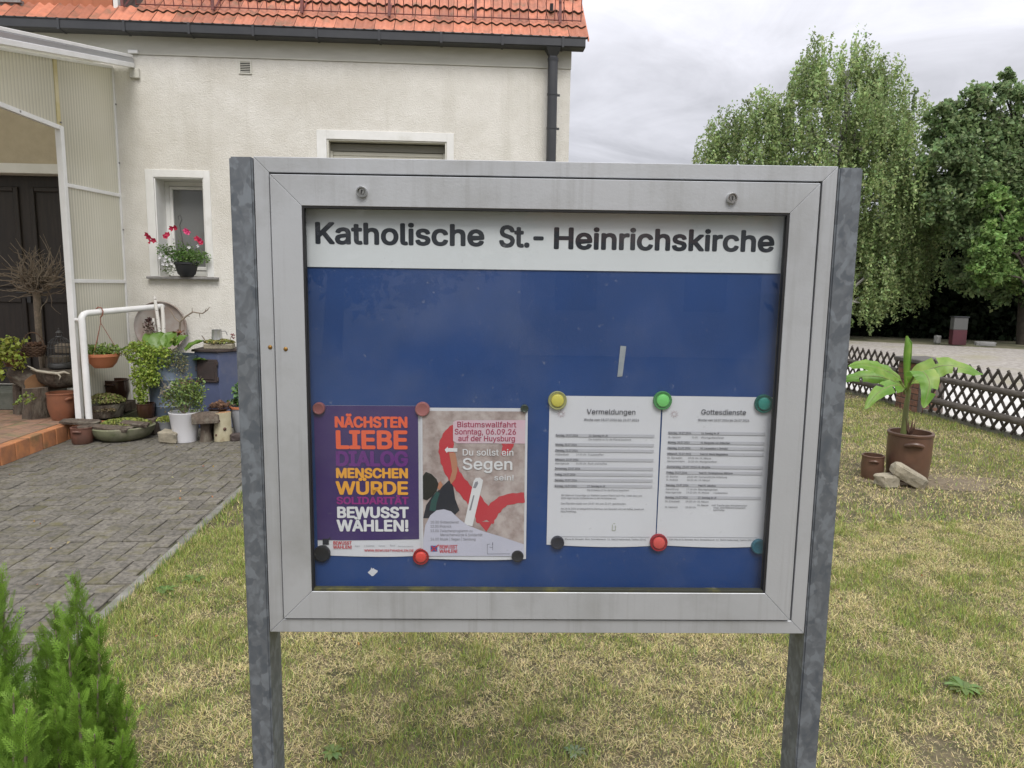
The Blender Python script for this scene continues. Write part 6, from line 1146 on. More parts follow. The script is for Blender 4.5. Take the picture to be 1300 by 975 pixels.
tree('lime_tree', (6.5, -11, 0), (6.5, -11, 5.5), [(6.5+random.uniform(-3,3), -11+random.uniform(-1,1), random.uniform(1.6,6.5), 1.5) for _ in range(14)], (.05,.09,.03), 9000, .3, 'dark leafy tree across the street behind the camera, right one')
tree('lime_tree', (1.0, -17.5, 0), (1, -17.5, 8), [(1+random.uniform(-4,4), -17.5+random.uniform(-1,1), random.uniform(3,8.5), 1.8) for _ in range(16)], (.05,.09,.03), 9000, .35, 'tall dark tree behind the pale outbuilding across the street')
# ------------------------------------------------------------------ pots, plants and odds and ends by the house wall
M_terra = pm('terracotta', (.50,.185,.085), (.42,.15,.07), 6, .7, bump=.1, bscale=30)
M_gdark = pm('dark_brown_glaze', (.055,.025,.016), (.035,.018,.012), 5, .15)
M_bpot = pm('brown_pot_clay', (.155,.068,.045), (.10,.05,.036), 7, .55, bump=.1, bscale=30)
M_logb = pm('weathered_log_bark', (.13,.10,.075), (.065,.05,.038), 14, .95, bump=1, bscale=22, bdist=.03, stretch=(1,1,.4), c3=(.20,.18,.14), s3=9, t3=(.52,.7))
M_cut = pm('cut_wood', (.42,.24,.12), (.33,.18,.09), 8, .8)
M_moss = pm('moss_leaf', (.1,.2,.05), attr=True, rough=.8, transl=.15, spec=.2)
M_flower = pm('petal', (.5,.1,.2), attr=True, rough=.6, transl=.3)
M_stem = pm('green_stem', (.10,.15,.045), rough=.7); M_twig = pm('grey_twig', (.27,.22,.165), (.15,.12,.09), 20, .9)
def cloud(c, r, n, shell=.45):
    d = unit(rng.normal(size=(n,3))); return np.array(c) + d*rng.random((n,1))**shell*np.array(r)
def foliage(parent, c, r, n, size, col, name='foliage', mat=None, asp=.6, up=.4, droop=0, v=.3, shell=.45):
    n = int(n); P = cloud(c, r, n, shell)
    return leaves(name, P, rng.uniform(.6,1.25,n)*size, mat or M_leaf, cvar(col, n, v, .12), asp=asp, up=up, droop=droop, parent=parent)
def cushion(parent, c, r, n, size, cols, name='cushion', h=.04):
    a = rng.random(n)*2*PI; q = np.sqrt(rng.random(n)); x = q*np.cos(a)*r[0]; y = q*np.sin(a)*r[1]; z = h*np.sqrt(np.maximum(0,1-q*q*.92)) + rng.uniform(-.006,.006,n)
    P = np.stack([x,y,z],1) + np.array(c); k = rng.integers(0, len(cols), n)
    col = cvar(np.array(cols)[k], n, .25, .1)
    return leaves(name, P, rng.uniform(.7,1.3,n)*size, M_moss, col, asp=.7, up=.9, parent=parent)
def stems(parent, base, tips, r=.003, name='stem', mat=None, sag=.1):
    g = G(); b = Vector(base)
    for t_ in tips:
        t_ = Vector(t_); m = b.lerp(t_, .5) + Vector((random.uniform(-sag,sag)*.3, random.uniform(-sag,sag)*.3, sag*.3)); g.tube([b, m, t_], [r, r*.8, r*.4], 5)
    return g.obj(name, mat or M_stem, parent)
# hanging terracotta pot on the rail
hp_ = thing('hanging_pot', (-3.54, 7.15, .655), 'small terracotta hanging pot with trailing plant on the white handrail', 'hanging pot')
G().lathe([(.0001,0),(.08,.004),(.120,.05),(.140,.105),(.150,.115),(.152,.14),(.142,.142),(.132,.12)], 28).obj('pot', M_terra, hp_, smooth=True)
G().lathe([(.0001,.125),(.134,.12)], 20).obj('soil', M_potsoil, hp_)
g = G(); hk = M_hook = pm('rusty_brown_plastic', (.25,.085,.05), rough=.5)
for a in (.4, 2.5, 4.6): g.tube([(.145*math.cos(a), .145*math.sin(a), .135), (0,0,.44)], .003, 5)
g.tube([(0,0,.44),(0,0,.50)], .004, 6)
g.tube([(0,0,.49),(.022,0,.515),(.030,0,.55),(.016,0,.585),(-.014,0,.592),(-.034,0,.57),(-.036,0,.545)], .006, 6)
g.obj('hanger', hk, hp_)
foliage(hp_, (0,0,.17), (.17,.14,.075), 650, .032, (.20,.29,.07)); foliage(hp_, (.13,0,.15), (.08,.06,.05), 60, .03, (.16,.20,.06), name='trailing_leaves')
foliage(hp_, (-.13,-.06,.10), (.035,.03,.03), 26, .035, (.48,.44,.05), name='yellow_flower', mat=M_flower)
# glazed pot behind, on a block
crock('glazed_pot', (-3.66, 7.62, .245), .125, .235, 'dark brown shiny glazed pot behind the mossy planter', 'pot', mat=M_gdark, bulge=.14, soil=.8, cone=.8)
tag(G().bb(-3.78,-3.52,7.50,7.74,.15,.245).obj('wood_block', M_logb, bevel=.006), 'dark wooden block under the shiny glazed pot', 'block')
mp_ = thing('moss_planter', (-3.615, 7.28, .152), 'low planter overgrown with green and tan cushion moss beside the handrail', 'planter')
G().lathe([(.0001,0),(.15,0),(.175,.09),(.185,.13),(.17,.13),(.16,.10),(.0001,.10)], 26, wob=.03).obj('pot', M_logb, mp_, smooth=True)
cushion(mp_, (0,0,.12), (.195,.17), 1500, .022, [(.19,.24,.06),(.26,.27,.09),(.30,.25,.13)], 'moss', .10)
cushion(mp_, (0,-.13,.06), (.17,.05), 500, .022, [(.30,.26,.15),(.22,.17,.10)], 'dry_moss', .05)
# wide dish with bark and stonecrop
ds = thing('stone_dish', (-3.30, 6.95, 0), 'wide shallow mossy stone dish planted with stonecrop and bark', 'planter')
G().lathe([(.0001,.0),(.20,.0),(.245,.03),(.275,.075),(.285,.12),(.275,.128),(.262,.115),(.0001,.10)], 36, wob=.012).obj('dish', pm('mossy_stoneware', (.21,.215,.13), (.12,.135,.07), 5, .85, bump=.3, bscale=30, c3=(.27,.25,.19), s3=4), ds, smooth=True)
cushion(ds, (.02,.02,.115), (.23,.20), 1500, .020, [(.24,.30,.07),(.30,.34,.08),(.20,.22,.09)], 'stonecrop', .06)
for i, (x, y, z, w, d, rt) in enumerate(((-.02,-.18,.135,.36,.07,.05),(.16,-.10,.155,.26,.08,-.15),(-.20,-.16,.128,.22,.07,.2),(.05,-.235,.125,.20,.05,0))):
    rock('bark_piece', (x,y,z), (w,d,.035), (.2,.06,rt), None, M_logb, 20+i, ds)
rock('bark_slab', (-3.64, 6.86, .172), (.34,.13,.03), (.08,.05,.05), 'flat slab of weathered bark lying over the small brown pot', M_logb, 31, cat='bark')
crock('small_brown_pot', (-3.56, 6.72, 0), .092, .152, 'small brown clay pot on the paving at the terrace corner', 'pot', mat=M_bpot, cone=.95, soil=.8)
# stumps, crock, log trough and bird cage on the terrace
def log(name, loc, r, h, rot, label, seed=0, cat='log', cutm=None, group=None, mat=None):
    t = thing(name, loc, label, cat, group=group); t.rotation_euler = rot; r_ = random.Random(seed); n = 22; V = []; F = []; rings = 6
    ph = [r_.uniform(0, 6) for _ in range(4)]
    for j in range(rings):
        z = h*j/(rings-1)
        for k in range(n):
            a = 2*PI*k/n; q = r*(1 + .07*math.sin(3*a+ph[0]) + .05*math.sin(7*a+ph[1]+z*9) + .04*r_.uniform(-1,1) + (.12*(1-j/2) if j < 2 else 0)); V.append((q*math.cos(a), q*math.sin(a), z))
    for j in range(rings-1):
        for k in range(n): F.append((j*n+k, j*n+(k+1)%n, (j+1)*n+(k+1)%n, (j+1)*n+k))
    g = G().add(V, F); g.obj('bark', mat or M_logb, t, smooth=True)
    G().add(V[-n:] , [tuple(range(n))]).add(V[:n], [tuple(range(n))[::-1]]).obj('cut_face', cutm or M_cut, t); return t
M_cutg = pm('grey_cut_wood', (.26,.22,.17), (.17,.14,.11), 12, .9)
log('tree_stump', (-4.24, 7.22, .15), .112, .30, (0,0,0), 'upright weathered stump with flaking bark left of the glazed crock', 1, cutm=M_cutg, cat='stump')
log('tree_stump', (-4.50, 7.44, .15), .085, .30, (0,.03,0), 'darker narrow stump at the far left behind the weathered stump', 2, cutm=M_cutg, cat='stump')
crock('stoneware_crock', (-3.935, 7.12, .15), .132, .268, 'round reddish brown glazed crock with small handles under the log trough', 'crock', mat=pm('reddish_brown_glaze', (.25,.10,.055), (.17,.075,.045), 5, .3), bulge=.10, cone=.80, hr_=.5, rz=.9)
log('split_log', (-4.22, 7.20, .485), .095, .33, (0,PI/2-.25,2.6), 'stacked log with orange cut end lying on the stumps', 4)
log('split_log', (-4.42, 7.50, .46), .10, .40, (0,PI/2-.1,.2), 'greyish log lying behind the ivy on the terrace pile', 5, cutm=M_cutg)
log('split_log', (-4.10, 7.42, .50), .12, .24, (0,0,0), 'upright log section behind the trough with pale top', 6, cutm=M_cutg)
rock('timber_block', (-4.10, 7.60, .80), (.22,.2,.10), (0,.05,.3), 'sawn timber block on the pile behind the bird cage', M_cutg, 33, cat='block')
tg = thing('log_trough', (-4.03, 7.27, .425), 'hollowed dark log trough under the bird cage', 'trough')
V = []; F = []; n = 14; m = 9
for i in range(m):
    x = -.21 + .42*i/(m-1); rr = .115*(1-.35*abs(i-4)/4*abs(i-4)/4)
    for k in range(n): a = PI + PI*k/(n-1); V.append((x, rr*1.1*math.cos(a)*(1+.05*math.sin(i*2+k)), .20 + rr*1.6*math.sin(a)*(1+.04*math.sin(k*3+i))))
for i in range(m-1):
    for k in range(n-1): F.append((i*n+k, i*n+k+1, (i+1)*n+k+1, (i+1)*n+k))
F += [tuple(range(n)), tuple((m-1)*n+k for k in range(n))[::-1]] + [(0, n-1) and (i*n, (i+1)*n, (i+1)*n+n-1, i*n+n-1) for i in range(m-1)]
G().add(V, F).obj('body', M_logb, tg, smooth=True)
an = G().tube([(-.19,-.12,.215),(-.12,-.15,.20),(-.02,-.15,.185),(.07,-.15,.175),(.13,-.145,.19),(.17,-.13,.17)], [.009,.012,.013,.014,.012,.006], 7).tube([(.07,-.15,.175),(.10,-.16,.145),(.09,-.165,.12)], [.010,.007,.003], 6).tube([(-.12,-.15,.20),(-.16,-.16,.23),(-.20,-.16,.25)], [.010,.008,.004], 6)
o = an.obj('antler', pm('bleached_bone', (.50,.46,.37), (.36,.33,.26), 18, .7), smooth=True); tag(o, 'pale bleached antler laid along the front of the log trough', 'antler'); o.location = (-4.03, 7.27, .425)
cg = thing('bird_cage', (-4.02, 7.30, .640), 'small dark wire bird cage with domed top and tiny lantern finial', 'bird cage')
M_wire = pm('dark_wire', (.09,.09,.09), rough=.5, metal=.6)
G().lathe([(.0001,0),(.112,0),(.118,.02),(.112,.045),(.0001,.045)], 24).obj('base_tray', M_wire, cg, smooth=True)
g = G()
for k in range(20):
    a = 2*PI*k/20; c_, s_ = math.cos(a), math.sin(a); g.tube([(.110*c_,.110*s_,.04),(.110*c_,.110*s_,.20),(.096*c_,.096*s_,.25),(.062*c_,.062*s_,.285),(.028*c_,.028*s_,.30)], .0022, 4)
for z, r in ((.12,.111),(.20,.111),(.25,.097)): g.tube([(r*math.cos(2*PI*k/20), r*math.sin(2*PI*k/20), z) for k in range(21)], .003, 5)
g.obj('wire_bars', M_wire, cg)
g = G().lathe([(.030,.298),(.034,.305),(.030,.312),(.0001,.312)], 12)
for k in range(6): a = 2*PI*k/6; g.tube([(.024*math.cos(a),.024*math.sin(a),.31),(.024*math.cos(a),.024*math.sin(a),.345)], .003, 4)
g.lathe([(.032,.345),(.018,.362),(.004,.372),(.007,.384),(.0001,.394)], 12); g.obj('finial', M_wire, cg)
# basket with cones, ivy, bare willow standard
bk_ = thing('wicker_basket', (-4.27, 7.30, .745), 'round wicker basket with handle full of cones on the log pile', 'basket')
M_wick = pm('brown_wicker', (.13,.075,.045), (.07,.042,.028), 30, .8)
g = G()
for j in range(6):
    z = .012 + j*.017; r = .075 + .026*math.sin(j/5*PI/2); g.tube([(r*math.cos(2*PI*k/24), r*math.sin(2*PI*k/24), z + .004*(-1)**(k+j)) for k in range(25)], .009, 5)
g.obj('wicker_body', M_wick, bk_); G().tube([(.10*math.cos(a), 0, .10 + .14*math.sin(a)) for a in [PI*k/14 for k in range(15)]], .006, 6).obj('handle', M_wick, bk_)
def cone(parent, loc, s=.02, nm='cone'):
    g = G(); 
    for j in range(5):
        for k in range(6):
            a = 2*PI*k/6 + j*.5; r = s*(.9-.15*j); p = Vector((r*math.cos(a), r*math.sin(a), s*.45*j)); g.box(p, (s*.5, s*.42, s*.12), (0, -.5, a))
    g.lathe([(.0001,-.2*s),(s*.6,0),(s*.5,s*1.4),(.0001,s*2)], 7); o = g.obj(nm, pm('pine_cone', (.20,.11,.065), (.11,.06,.04), 30, .85), parent); o.location = loc; o.rotation_euler = (random.uniform(-1,1), random.uniform(-1,1), random.uniform(0,6)); return o
for k in range(12):
    a = k*2.4; r = .065*math.sqrt((k+.5)/12); cone(bk_, (r*math.cos(a), r*math.sin(a), .10 + random.uniform(0,.02)), .020)
iv = thing('ivy_plant', (-4.42, 7.22, .80), 'yellow green ivy trailing down over the log pile, left edge', 'plant')
P = []
for k in range(9):
    x0_ = random.uniform(-.14,.16); l_ = random.uniform(.18,.42); nn = int(l_*150)
    for i in range(nn): t_ = i/nn; P.append((x0_ + .05*math.sin(t_*5+k) + random.uniform(-.03,.03), -.10 - .05*math.sin(t_*3) + random.uniform(-.03,.03), .14 - l_*t_ + random.uniform(-.02,.02)))
P = np.array(P); leaves('ivy_leaves', P, rng.uniform(.028,.050,len(P)), M_leaf, cvar((.33,.38,.07), len(P), .28), asp=.95, up=.1, parent=iv, nrm=np.array([0,-.3,-.2]))
G().lathe([(.0001,-.14),(.08,-.14),(.10,0),(.0001,-.01)], 16).obj('pot', M_bpot, iv, smooth=True)
stems(iv, (0,0,-.02), [(random.uniform(-.15,.15), -.12, .12) for _ in range(7)], .004)
iv2 = P[:60]*np.array([.8,1,.5]) + np.array([.20,-.12,-.45]); leaves('ivy_tail', iv2, .028, M_leaf, cvar((.24,.30,.07), 60, .3), asp=.9, parent=iv)
wl = thing('willow_standard', (-4.345, 7.55, .18), 'bare twiggy tree on a single stem in front of the dark door', 'tree')
G().tube([(0,0,0),(.01,0,.40),(-.01,0,.80),(.0,0,1.22)], [.038,.032,.030,.036], 9).obj('trunk', M_twig, wl, smooth=True)
g = G(); rr_ = random.Random(5)
for k in range(130):
    a = rr_.uniform(0, 2*PI); el = rr_.uniform(-.35, 1.4); l_ = rr_.uniform(.22,.50); d = Vector((math.cos(a)*math.cos(el), math.sin(a)*math.cos(el)*.8, math.sin(el))); p = Vector((rr_.uniform(-.14,.14),rr_.uniform(-.1,.1),rr_.uniform(1.18,1.36))); pts = [p.copy()]; 
    for s in range(5):
        d = (d + Vector((rr_.uniform(-.7,.7), rr_.uniform(-.7,.7), rr_.uniform(-.35,.5)))).normalized(); p = p + d*l_/5; pts.append(p.copy())
    g.tube(pts, [.007,.006,.005,.004,.003,.002], 4, cap=False)
tag(g.obj('twigs', M_twig, wl), kind='stuff')
# round metal disc on the wall, birch sticks, twisted branch, barrel with plants
dc = rotY(G().lathe([(.0001,0),(.235,0),(.262,.012),(.272,.03),(.278,.03),(.278,.0),(.27,-.01)], 48)).obj('round_tray', pm('rusty_enamel', (.40,.375,.35), (.27,.19,.155), 3.2, .6, c3=(.20,.12,.10), s3=1.6, t3=(.55,.75)), smooth=True); dc.location = (-3.337, 8.03, 1.009)
tag(dc, 'large round grey rusted metal tray leaning on the wall behind the plants', 'tray')
br = thing('zinc_barrel', (-2.98, 7.42, 0), 'blue grey metal barrel holding the lush ivy and big leaved plant', 'barrel')
M_zinc = pm('blue_grey_zinc', (.13,.165,.215), (.09,.12,.165), 4, .5, metal=.2)
G().lathe([(.0001,0),(.22,0),(.228,.01),(.235,.25),(.240,.26),(.235,.27),(.245,.52),(.250,.53),(.245,.54),(.25,.74),(.258,.76),(.24,.76),(.235,.68),(.0001,.68)], 36).obj('body', M_zinc, br, smooth=True)
def bigleaf(parent, c, L, W, az, tilt, col, nm='leaf'):
    m = pm('bergenia_leaf', (.155,.27,.045), (.12,.22,.04), 5, .4, transl=.3); V = []; F = []; nu, nv = 8, 4
    for i in range(nu+1):
        u = i/nu; w = W*math.sin(PI*min(1, u*.93+.07))**.55
        for j in range(-nv, nv+1): f = j/nv; V.append((w*f*.5, L*u, .10*L*(1-(2*u-1)**2) + .12*W*f*f - .05*L*u*u + .006*math.sin(u*15+j)))
    for i in range(nu):
        for j in range(2*nv): a = i*(2*nv+1)+j; F.append((a,a+1,a+2*nv+2,a+2*nv+1))
    me = bpy.data.meshes.new(nm); me.from_pydata(V, [], F); me.materials.append(m); me.shade_smooth(); o = link(nm, me, parent); o.location = c; o.rotation_euler = (tilt, 0, az); return o
bgn = thing('bergenia_plant', (-3.02, 7.42, .78), 'plant with big round glossy green leaves on top of the barrel', 'plant')
for (x, y, Lf, Wf, az, ti) in ((175,430,.20,.17,1.7,-.1),(192,428,.20,.16,.4,.8),(200,432,.22,.18,.1,1.0),(212,428,.20,.17,-.2,.9),(222,426,.18,.16,-.6,.6),(236,432,.20,.18,-1.0,.5),(245,444,.15,.13,-1.5,0),(205,440,.18,.16,.2,.4),(183,436,.18,.15,1.0,.4)):
    p = at(x, y+6, 7.35); bigleaf(bgn, (p.x+3.02, p.y-7.42, p.z-.78-.06), Lf, Wf, az, ti, None)
stems(bgn, (0,0,-.10), [(random.uniform(-.25,.2), random.uniform(-.1,.05), .04) for _ in range(8)], .006)
gi = thing('creeping_plant', (-3.10, 7.25, .70), 'dense yellow green small leaved plant cascading over the barrel', 'plant')
for c, r, n_ in (((-.10,-.06,.10),(.16,.10,.13),900),((.08,-.08,.06),(.15,.09,.12),600),((-.06,-.12,-.12),(.13,.08,.15),800),((-.08,-.14,-.30),(.075,.06,.13),350),((.04,-.15,-.12),(.10,.05,.12),300)):
    foliage(gi, c, r, n_, .027, (.27,.36,.06), asp=.8, up=.2, shell=.38)
foliage(gi, (.22,-.05,.02), (.14,.08,.13), 700, .022, (.17,.19,.085), name='dry_foliage', asp=.5, v=.45); foliage(gi, (.28,-.06,-.06), (.10,.06,.12), 260, .02, (.30,.27,.15), name='seed_heads', asp=.4)
foliage(gi, (.16,.12,.22), (.05,.04,.05), 18, .05, (.25,.34,.07), name='upper_leaves')
stems(gi, (-.02,.05,-.05), [(random.uniform(-.2,.25), -.1, random.uniform(-.2,.15)) for _ in range(14)], .003)
M_bst2 = pm('white_birch_stick', (.68,.66,.62), (.14,.12,.10), 26, .75, thr=(.60,.66), stretch=(1,1,2.2))
for i, (a, b_, r, lb) in enumerate((((196,376),(204,434),.017,'tallest white birch stick, left leaning, before the round tray'),((206,388),(208,434),.018,'middle white birch stick standing upright beside the tallest'),((194,404),(198,434),.016,'shortest white birch stick at the left of the three'))):
    p, q = at(*a, 7.5), at(*b_, 7.5); o = G().tube([q, p.lerp(q,.5) + Vector((.004,0,0)), p], [r*1.05,r,r*.92], 10).obj('birch_stick', M_bst2, smooth=True); tag(o, lb, 'stick', 'birch sticks in the barrel')
g = G(); q = [at(*a, 7.5) for a in ((226,440),(228,420),(229,408),(237,401),(245,396),(250,397),(257,398),(263,394),(266,390))]; g.tube(q, [.009,.009,.009,.008,.008,.007,.006,.005,.003], 6)
q = [at(*a, 7.46) for a in ((228,409),(222,404),(217,395),(213,391)) ]; g.tube(q, [.007,.006,.005,.003], 5)
for a, b_ in (((253,397),(254,404)),((244,396),(244,391)),((237,401),(241,402)),((232,405),(228,400)),((260,396),(262,391))): g.tube([at(*a,7.5), at(*b_,7.5)], [.005,.002], 5)
tag(g.obj('twisted_branch', M_twig), 'bare twisted branch reaching right from the barrel across the wall', 'branch')
dh = thing('dried_flowers', (-3.20, 7.48, .92), 'brown dried flower heads left of the birch sticks', 'dried flowers')
foliage(dh, (-.02,0,.10), (.08,.05,.09), 160, .028, (.16,.105,.085), name='dried_heads'); foliage(dh, (-.03,0,.19), (.035,.03,.03), 50, .03, (.09,.045,.04), name='dark_head'); stems(dh, (0,0,-.1), [(random.uniform(-.08,.06), 0, random.uniform(.02,.18)) for _ in range(8)], .003, mat=M_twig)
foliage(dh, (.26,0,.06), (.07,.04,.035), 60, .03, (.24,.11,.05), name='dried_petals')
crock('clay_pot', (-3.16, 7.12, .152) if False else (-3.165, 7.16, .16), .085, .145, 'plain dark clay pot under the cascading creeper', 'pot', mat=M_gdark, handles=False, cone=.85)
tag(G().bb(-3.26,-3.06,7.08,7.26,0,.158).obj('wood_block', M_logb, bevel=.006), 'dark wooden block under the plain clay pot', 'block')
# stove
sv = thing('blue_stove', (-2.60, 7.58, 0), 'old blue enamelled iron stove with dark rusty door and top plate', 'stove', rz=0)
M_sblue = pm('blue_stove_enamel', (.085,.105,.19), (.065,.08,.145), 3, .5, c3=(.12,.13,.18), s3=4); M_iron = pm('rusty_dark_iron', (.055,.038,.034), (.035,.027,.025), 12, .65, bump=.2, bscale=40)
G().prism([(-.17,-.16),(.10,-.24),(.235,-.05),(.235,.16),(-.17,.16)], 0, .795).obj('body', M_sblue, sv, bevel=.006)
G().prism([(-.19,-.18),(.105,-.265),(.26,-.06),(.26,.18),(-.19,.18)], .797, .820).obj('top_plate', M_iron, sv, bevel=.003)
a_ = math.atan2(-.08, .27); dd = G().box((0,0,0), (.245,.022,.235)).obj('stove_door', M_iron, sv, bevel=.004); dd.location = (-.035,-.213,.605); dd.rotation_euler = (0,0,a_)
G().box((0,-.014,0),(.19,.008,.175)).obj('raised_panel', M_iron, dd, bevel=.003)
for z in (-.08,.08): o = G().tube([(.128,-.006,z-.02),(.128,-.006,z+.02)], .011, 8).obj('hinge', M_iron, dd)
G().tube([(-.10,-.012,0),(-.10,-.035,0),(-.10,-.035,.05)], .006, 6).obj('latch', M_iron, dd)
tag(G().bb(-2.93,-2.72,7.40,7.55,.43,.66).obj('red_brown_tin', pm('red_brown_tin', (.13,.035,.03), (.09,.03,.025), 5, .5), bevel=.008), 'dark red brown metal box beside the stove door', 'box')
tr_ = thing('stonecrop_trough', (-2.54, 7.50, .820), 'small stone trough with yellowish stonecrop on top of the stove', 'planter')
G().prism([(-.14,-.07),(.15,-.075),(.14,.07),(-.13,.075)], 0, .055).obj('trough', M_stone, tr_, bevel=.008)
cushion(tr_, (0,0,.05), (.155,.09), 1100, .022, [(.28,.29,.10),(.36,.30,.12),(.22,.26,.08)], 'stonecrop', .045)
g = G().tube([(.10,-.02,.06),(.13,-.03,.12),(.15,-.03,.155)], [.003,.003,.002], 5).tube([(-.12,0,.05),(-.155,-.01,.11),(-.17,-.01,.135)], [.007,.006,.005], 6); g.obj('twig', M_twig, tr_)
foliage(tr_, (.145,-.03,.13), (.025,.02,.03), 20, .025, (.25,.10,.09), name='red_flower', mat=M_flower)
mg = thing('metal_mug', (-2.562, 7.50, .915), 'small shiny metal mug standing in the stonecrop on the stove', 'mug')
G().lathe([(.0001,0),(.054,0),(.048,.10),(.050,.103),(.046,.103),(.046,.02),(.0001,.02)], 24).obj('cup', pm('bright_tin', (.55,.56,.57), rough=.35, metal=.7), mg, smooth=True)
G().tube([(.048,0,.085),(.085,0,.088),(.10,0,.07),(.105,0,.045)], .005, 6).obj('handle', M_sill, mg)
# row in front
wp = thing('white_pot', (-2.655, 6.80, 0), 'tall white flower pot with a loose leafy twiggy plant', 'pot')
G().lathe([(.0001,0),(.098,0),(.100,.006),(.136,.27),(.140,.275),(.140,.285),(.132,.285),(.128,.25),(.0001,.25)], 36).obj('body', pm('white_glazed_pot', (.74,.74,.76), rough=.3), wp, smooth=True)
for c, r, n_, s_, cl_ in (((0,0,.42),(.20,.13,.15),800,.032,(.17,.23,.07)),((.05,0,.50),(.18,.10,.14),380,.034,(.20,.28,.07)),((-.14,0,.40),(.10,.08,.15),200,.026,(.22,.20,.12)),((.03,0,.54),(.12,.06,.08),70,.022,(.30,.13,.10)),((-.10,-.03,.52),(.06,.04,.05),34,.028,(.60,.60,.52)),((.14,0,.36),(.07,.06,.10),90,.030,(.22,.30,.07))): foliage(wp, c, r, n_, s_, cl_, asp=.6, up=.3)
stems(wp, (0,0,.25), [(random.uniform(-.2,.2), random.uniform(-.08,.08), random.uniform(.42,.64)) for _ in range(22)], .003, mat=M_twig)
ur = thing('stone_urn', (-2.875, 6.93, 0), 'little grey pedestal urn with stonecrop between dish and white pot', 'urn')
G().lathe([(.0001,0),(.062,0),(.062,.018),(.045,.026),(.024,.05),(.026,.062),(.045,.075),(.062,.10),(.068,.15),(.082,.165),(.084,.172),(.06,.172)], 28).obj('body', pm('grey_cast_stone', (.32,.33,.34), (.24,.25,.26), 14, .8), ur, smooth=True)
cushion(ur, (0,0,.165), (.088,.088), 550, .020, [(.30,.36,.08),(.34,.36,.10)], 'stonecrop', .045)
rock('stone', (-2.775, 6.74, .055), (.19,.12,.115), (.05,.06,-.25), 'squarish tan fieldstone in front of the white pot', seed=7)
ms_ = thing('wooden_mushroom', (-2.465, 6.79, 0), 'rustic dark wooden mushroom of a half log on a short post', 'ornament')
G().lathe([(.062,0),(.052,.05),(.042,.12),(.048,.20)], 12, wob=.05).obj('stalk', M_logb, ms_, smooth=True)
V = []; n = 12; F = []
for x in (-.115, .125):
    for k in range(n): a = PI*k/(n-1); V.append((x, .115*math.cos(a), .185 + .10*math.sin(a)))
F = [tuple(range(n)), tuple(range(n, 2*n))[::-1]] + [(k, k+1, n+k+1, n+k) for k in range(n-1)] + [(0, n, 2*n-1, n-1)]
cp_ = G().add(V, F).obj('cap', M_logb, ms_, bevel=.006); cp_.rotation_euler = (0,0,.35)
lg = log('birch_log', (-2.32, 6.84, 0), .074, .275, (0,0,0), 'upright pale peeled log with dark knots at the post', 8, cutm=M_cut, mat=pm('peeled_log', (.46,.42,.29), (.34,.30,.19), 7, .7, c3=(.17,.09,.05), s3=5, t3=(.62,.72)))
for a, z in ((-1.7,.20),(-1.0,.12),(-2.1,.06)): o = G().lathe([(.0001,.012),(.010,.008),(.016,0)], 10).obj('knot', pm('dark_knot', (.09,.045,.03), rough=.8), lg, smooth=True); o.location = (.076*math.cos(a), .076*math.sin(a), z); o.rotation_euler = (0, PI/2, a)
cb = thing('cone_bowl', (-2.37, 6.92, .285), 'flat dark dish heaped with brown pine cones on the logs', 'bowl')
G().lathe([(.0001,-.010),(.07,-.010),(.11,.012),(.112,.018),(.10,.014),(.0001,.0)], 20).obj('dish', M_gdark, cb, smooth=True)
for k in range(14): a = k*2.4; r = .085*math.sqrt((k+.5)/14); cone(cb, (r*math.cos(a), r*math.sin(a), .028 + .02*(1 - r/.085) + random.uniform(0,.008)), .022)
log('birch_log', (-2.42, 6.99, 0), .070, .27, (0,0,0), 'dark log behind the wooden mushroom carrying the cone dish', 10, cutm=M_cutg)
gp_ = crock('grey_pot', (-2.185, 7.02, 0), .112, .30, 'tall grey flower pot with a green leafy plant behind the left post', 'pot', mat=pm('grey_planter', (.30,.31,.33), (.24,.25,.27), 5, .6), handles=False, cone=.72, bulge=0)
G().lathe([(.108,.0),(.122,0),(.124,.02),(.108,.02)], 30, (0,0,.285)).obj('rim', M_terra, gp_, smooth=True)
foliage(gp_, (.0,0,.42), (.10,.08,.12), 170, .050, (.12,.23,.07), asp=.75); foliage(gp_, (.02,0,.50), (.05,.04,.07), 60, .055, (.16,.31,.09), asp=.8); foliage(gp_, (-.08,-.02,.34), (.08,.05,.03), 40, .05, (.15,.24,.08)); stems(gp_, (0,0,.26), [(random.uniform(-.07,.07),0,random.uniform(.38,.56)) for _ in range(7)], .004)
rock('dark_stone', (-2.19, 6.84, .03), (.12,.09,.07), (0,0,.3), 'small dark stone at the foot of the grey pot', pm('dark_rock', (.06,.045,.04), rough=.8), 41)
# petunias on the window sill
pt = thing('petunia_basket', (-3.045, 8.06, 1.556), 'black hanging basket with red and white petunias on the window sill', 'flower pot')
G().lathe([(.0001,0),(.065,0),(.072,.012),(.092,.03),(.118,.13),(.126,.135),(.126,.155),(.115,.155)], 28).obj('pot', pm('black_plastic_pot', (.022,.024,.028), rough=.45), pt, smooth=True)
foliage(pt, (.02,-.02,.21), (.25,.11,.10), 1300, .028, (.15,.26,.07)); foliage(pt, (-.20,-.03,.28), (.12,.06,.08), 170, .028, (.12,.21,.06)); foliage(pt, (-.02,-.02,.30), (.14,.06,.09), 150, .026, (.13,.24,.06)); foliage(pt, (-.17,-.04,.10), (.10,.05,.09), 150, .024, (.15,.20,.09), name='hanging_foliage')
stems(pt, (0,0,.13), [(-.30,-.05,.37),(-.24,-.05,.30),(-.06,-.04,.46),(.08,-.04,.42),(.22,-.04,.33),(-.12,-.04,.38)], .003)
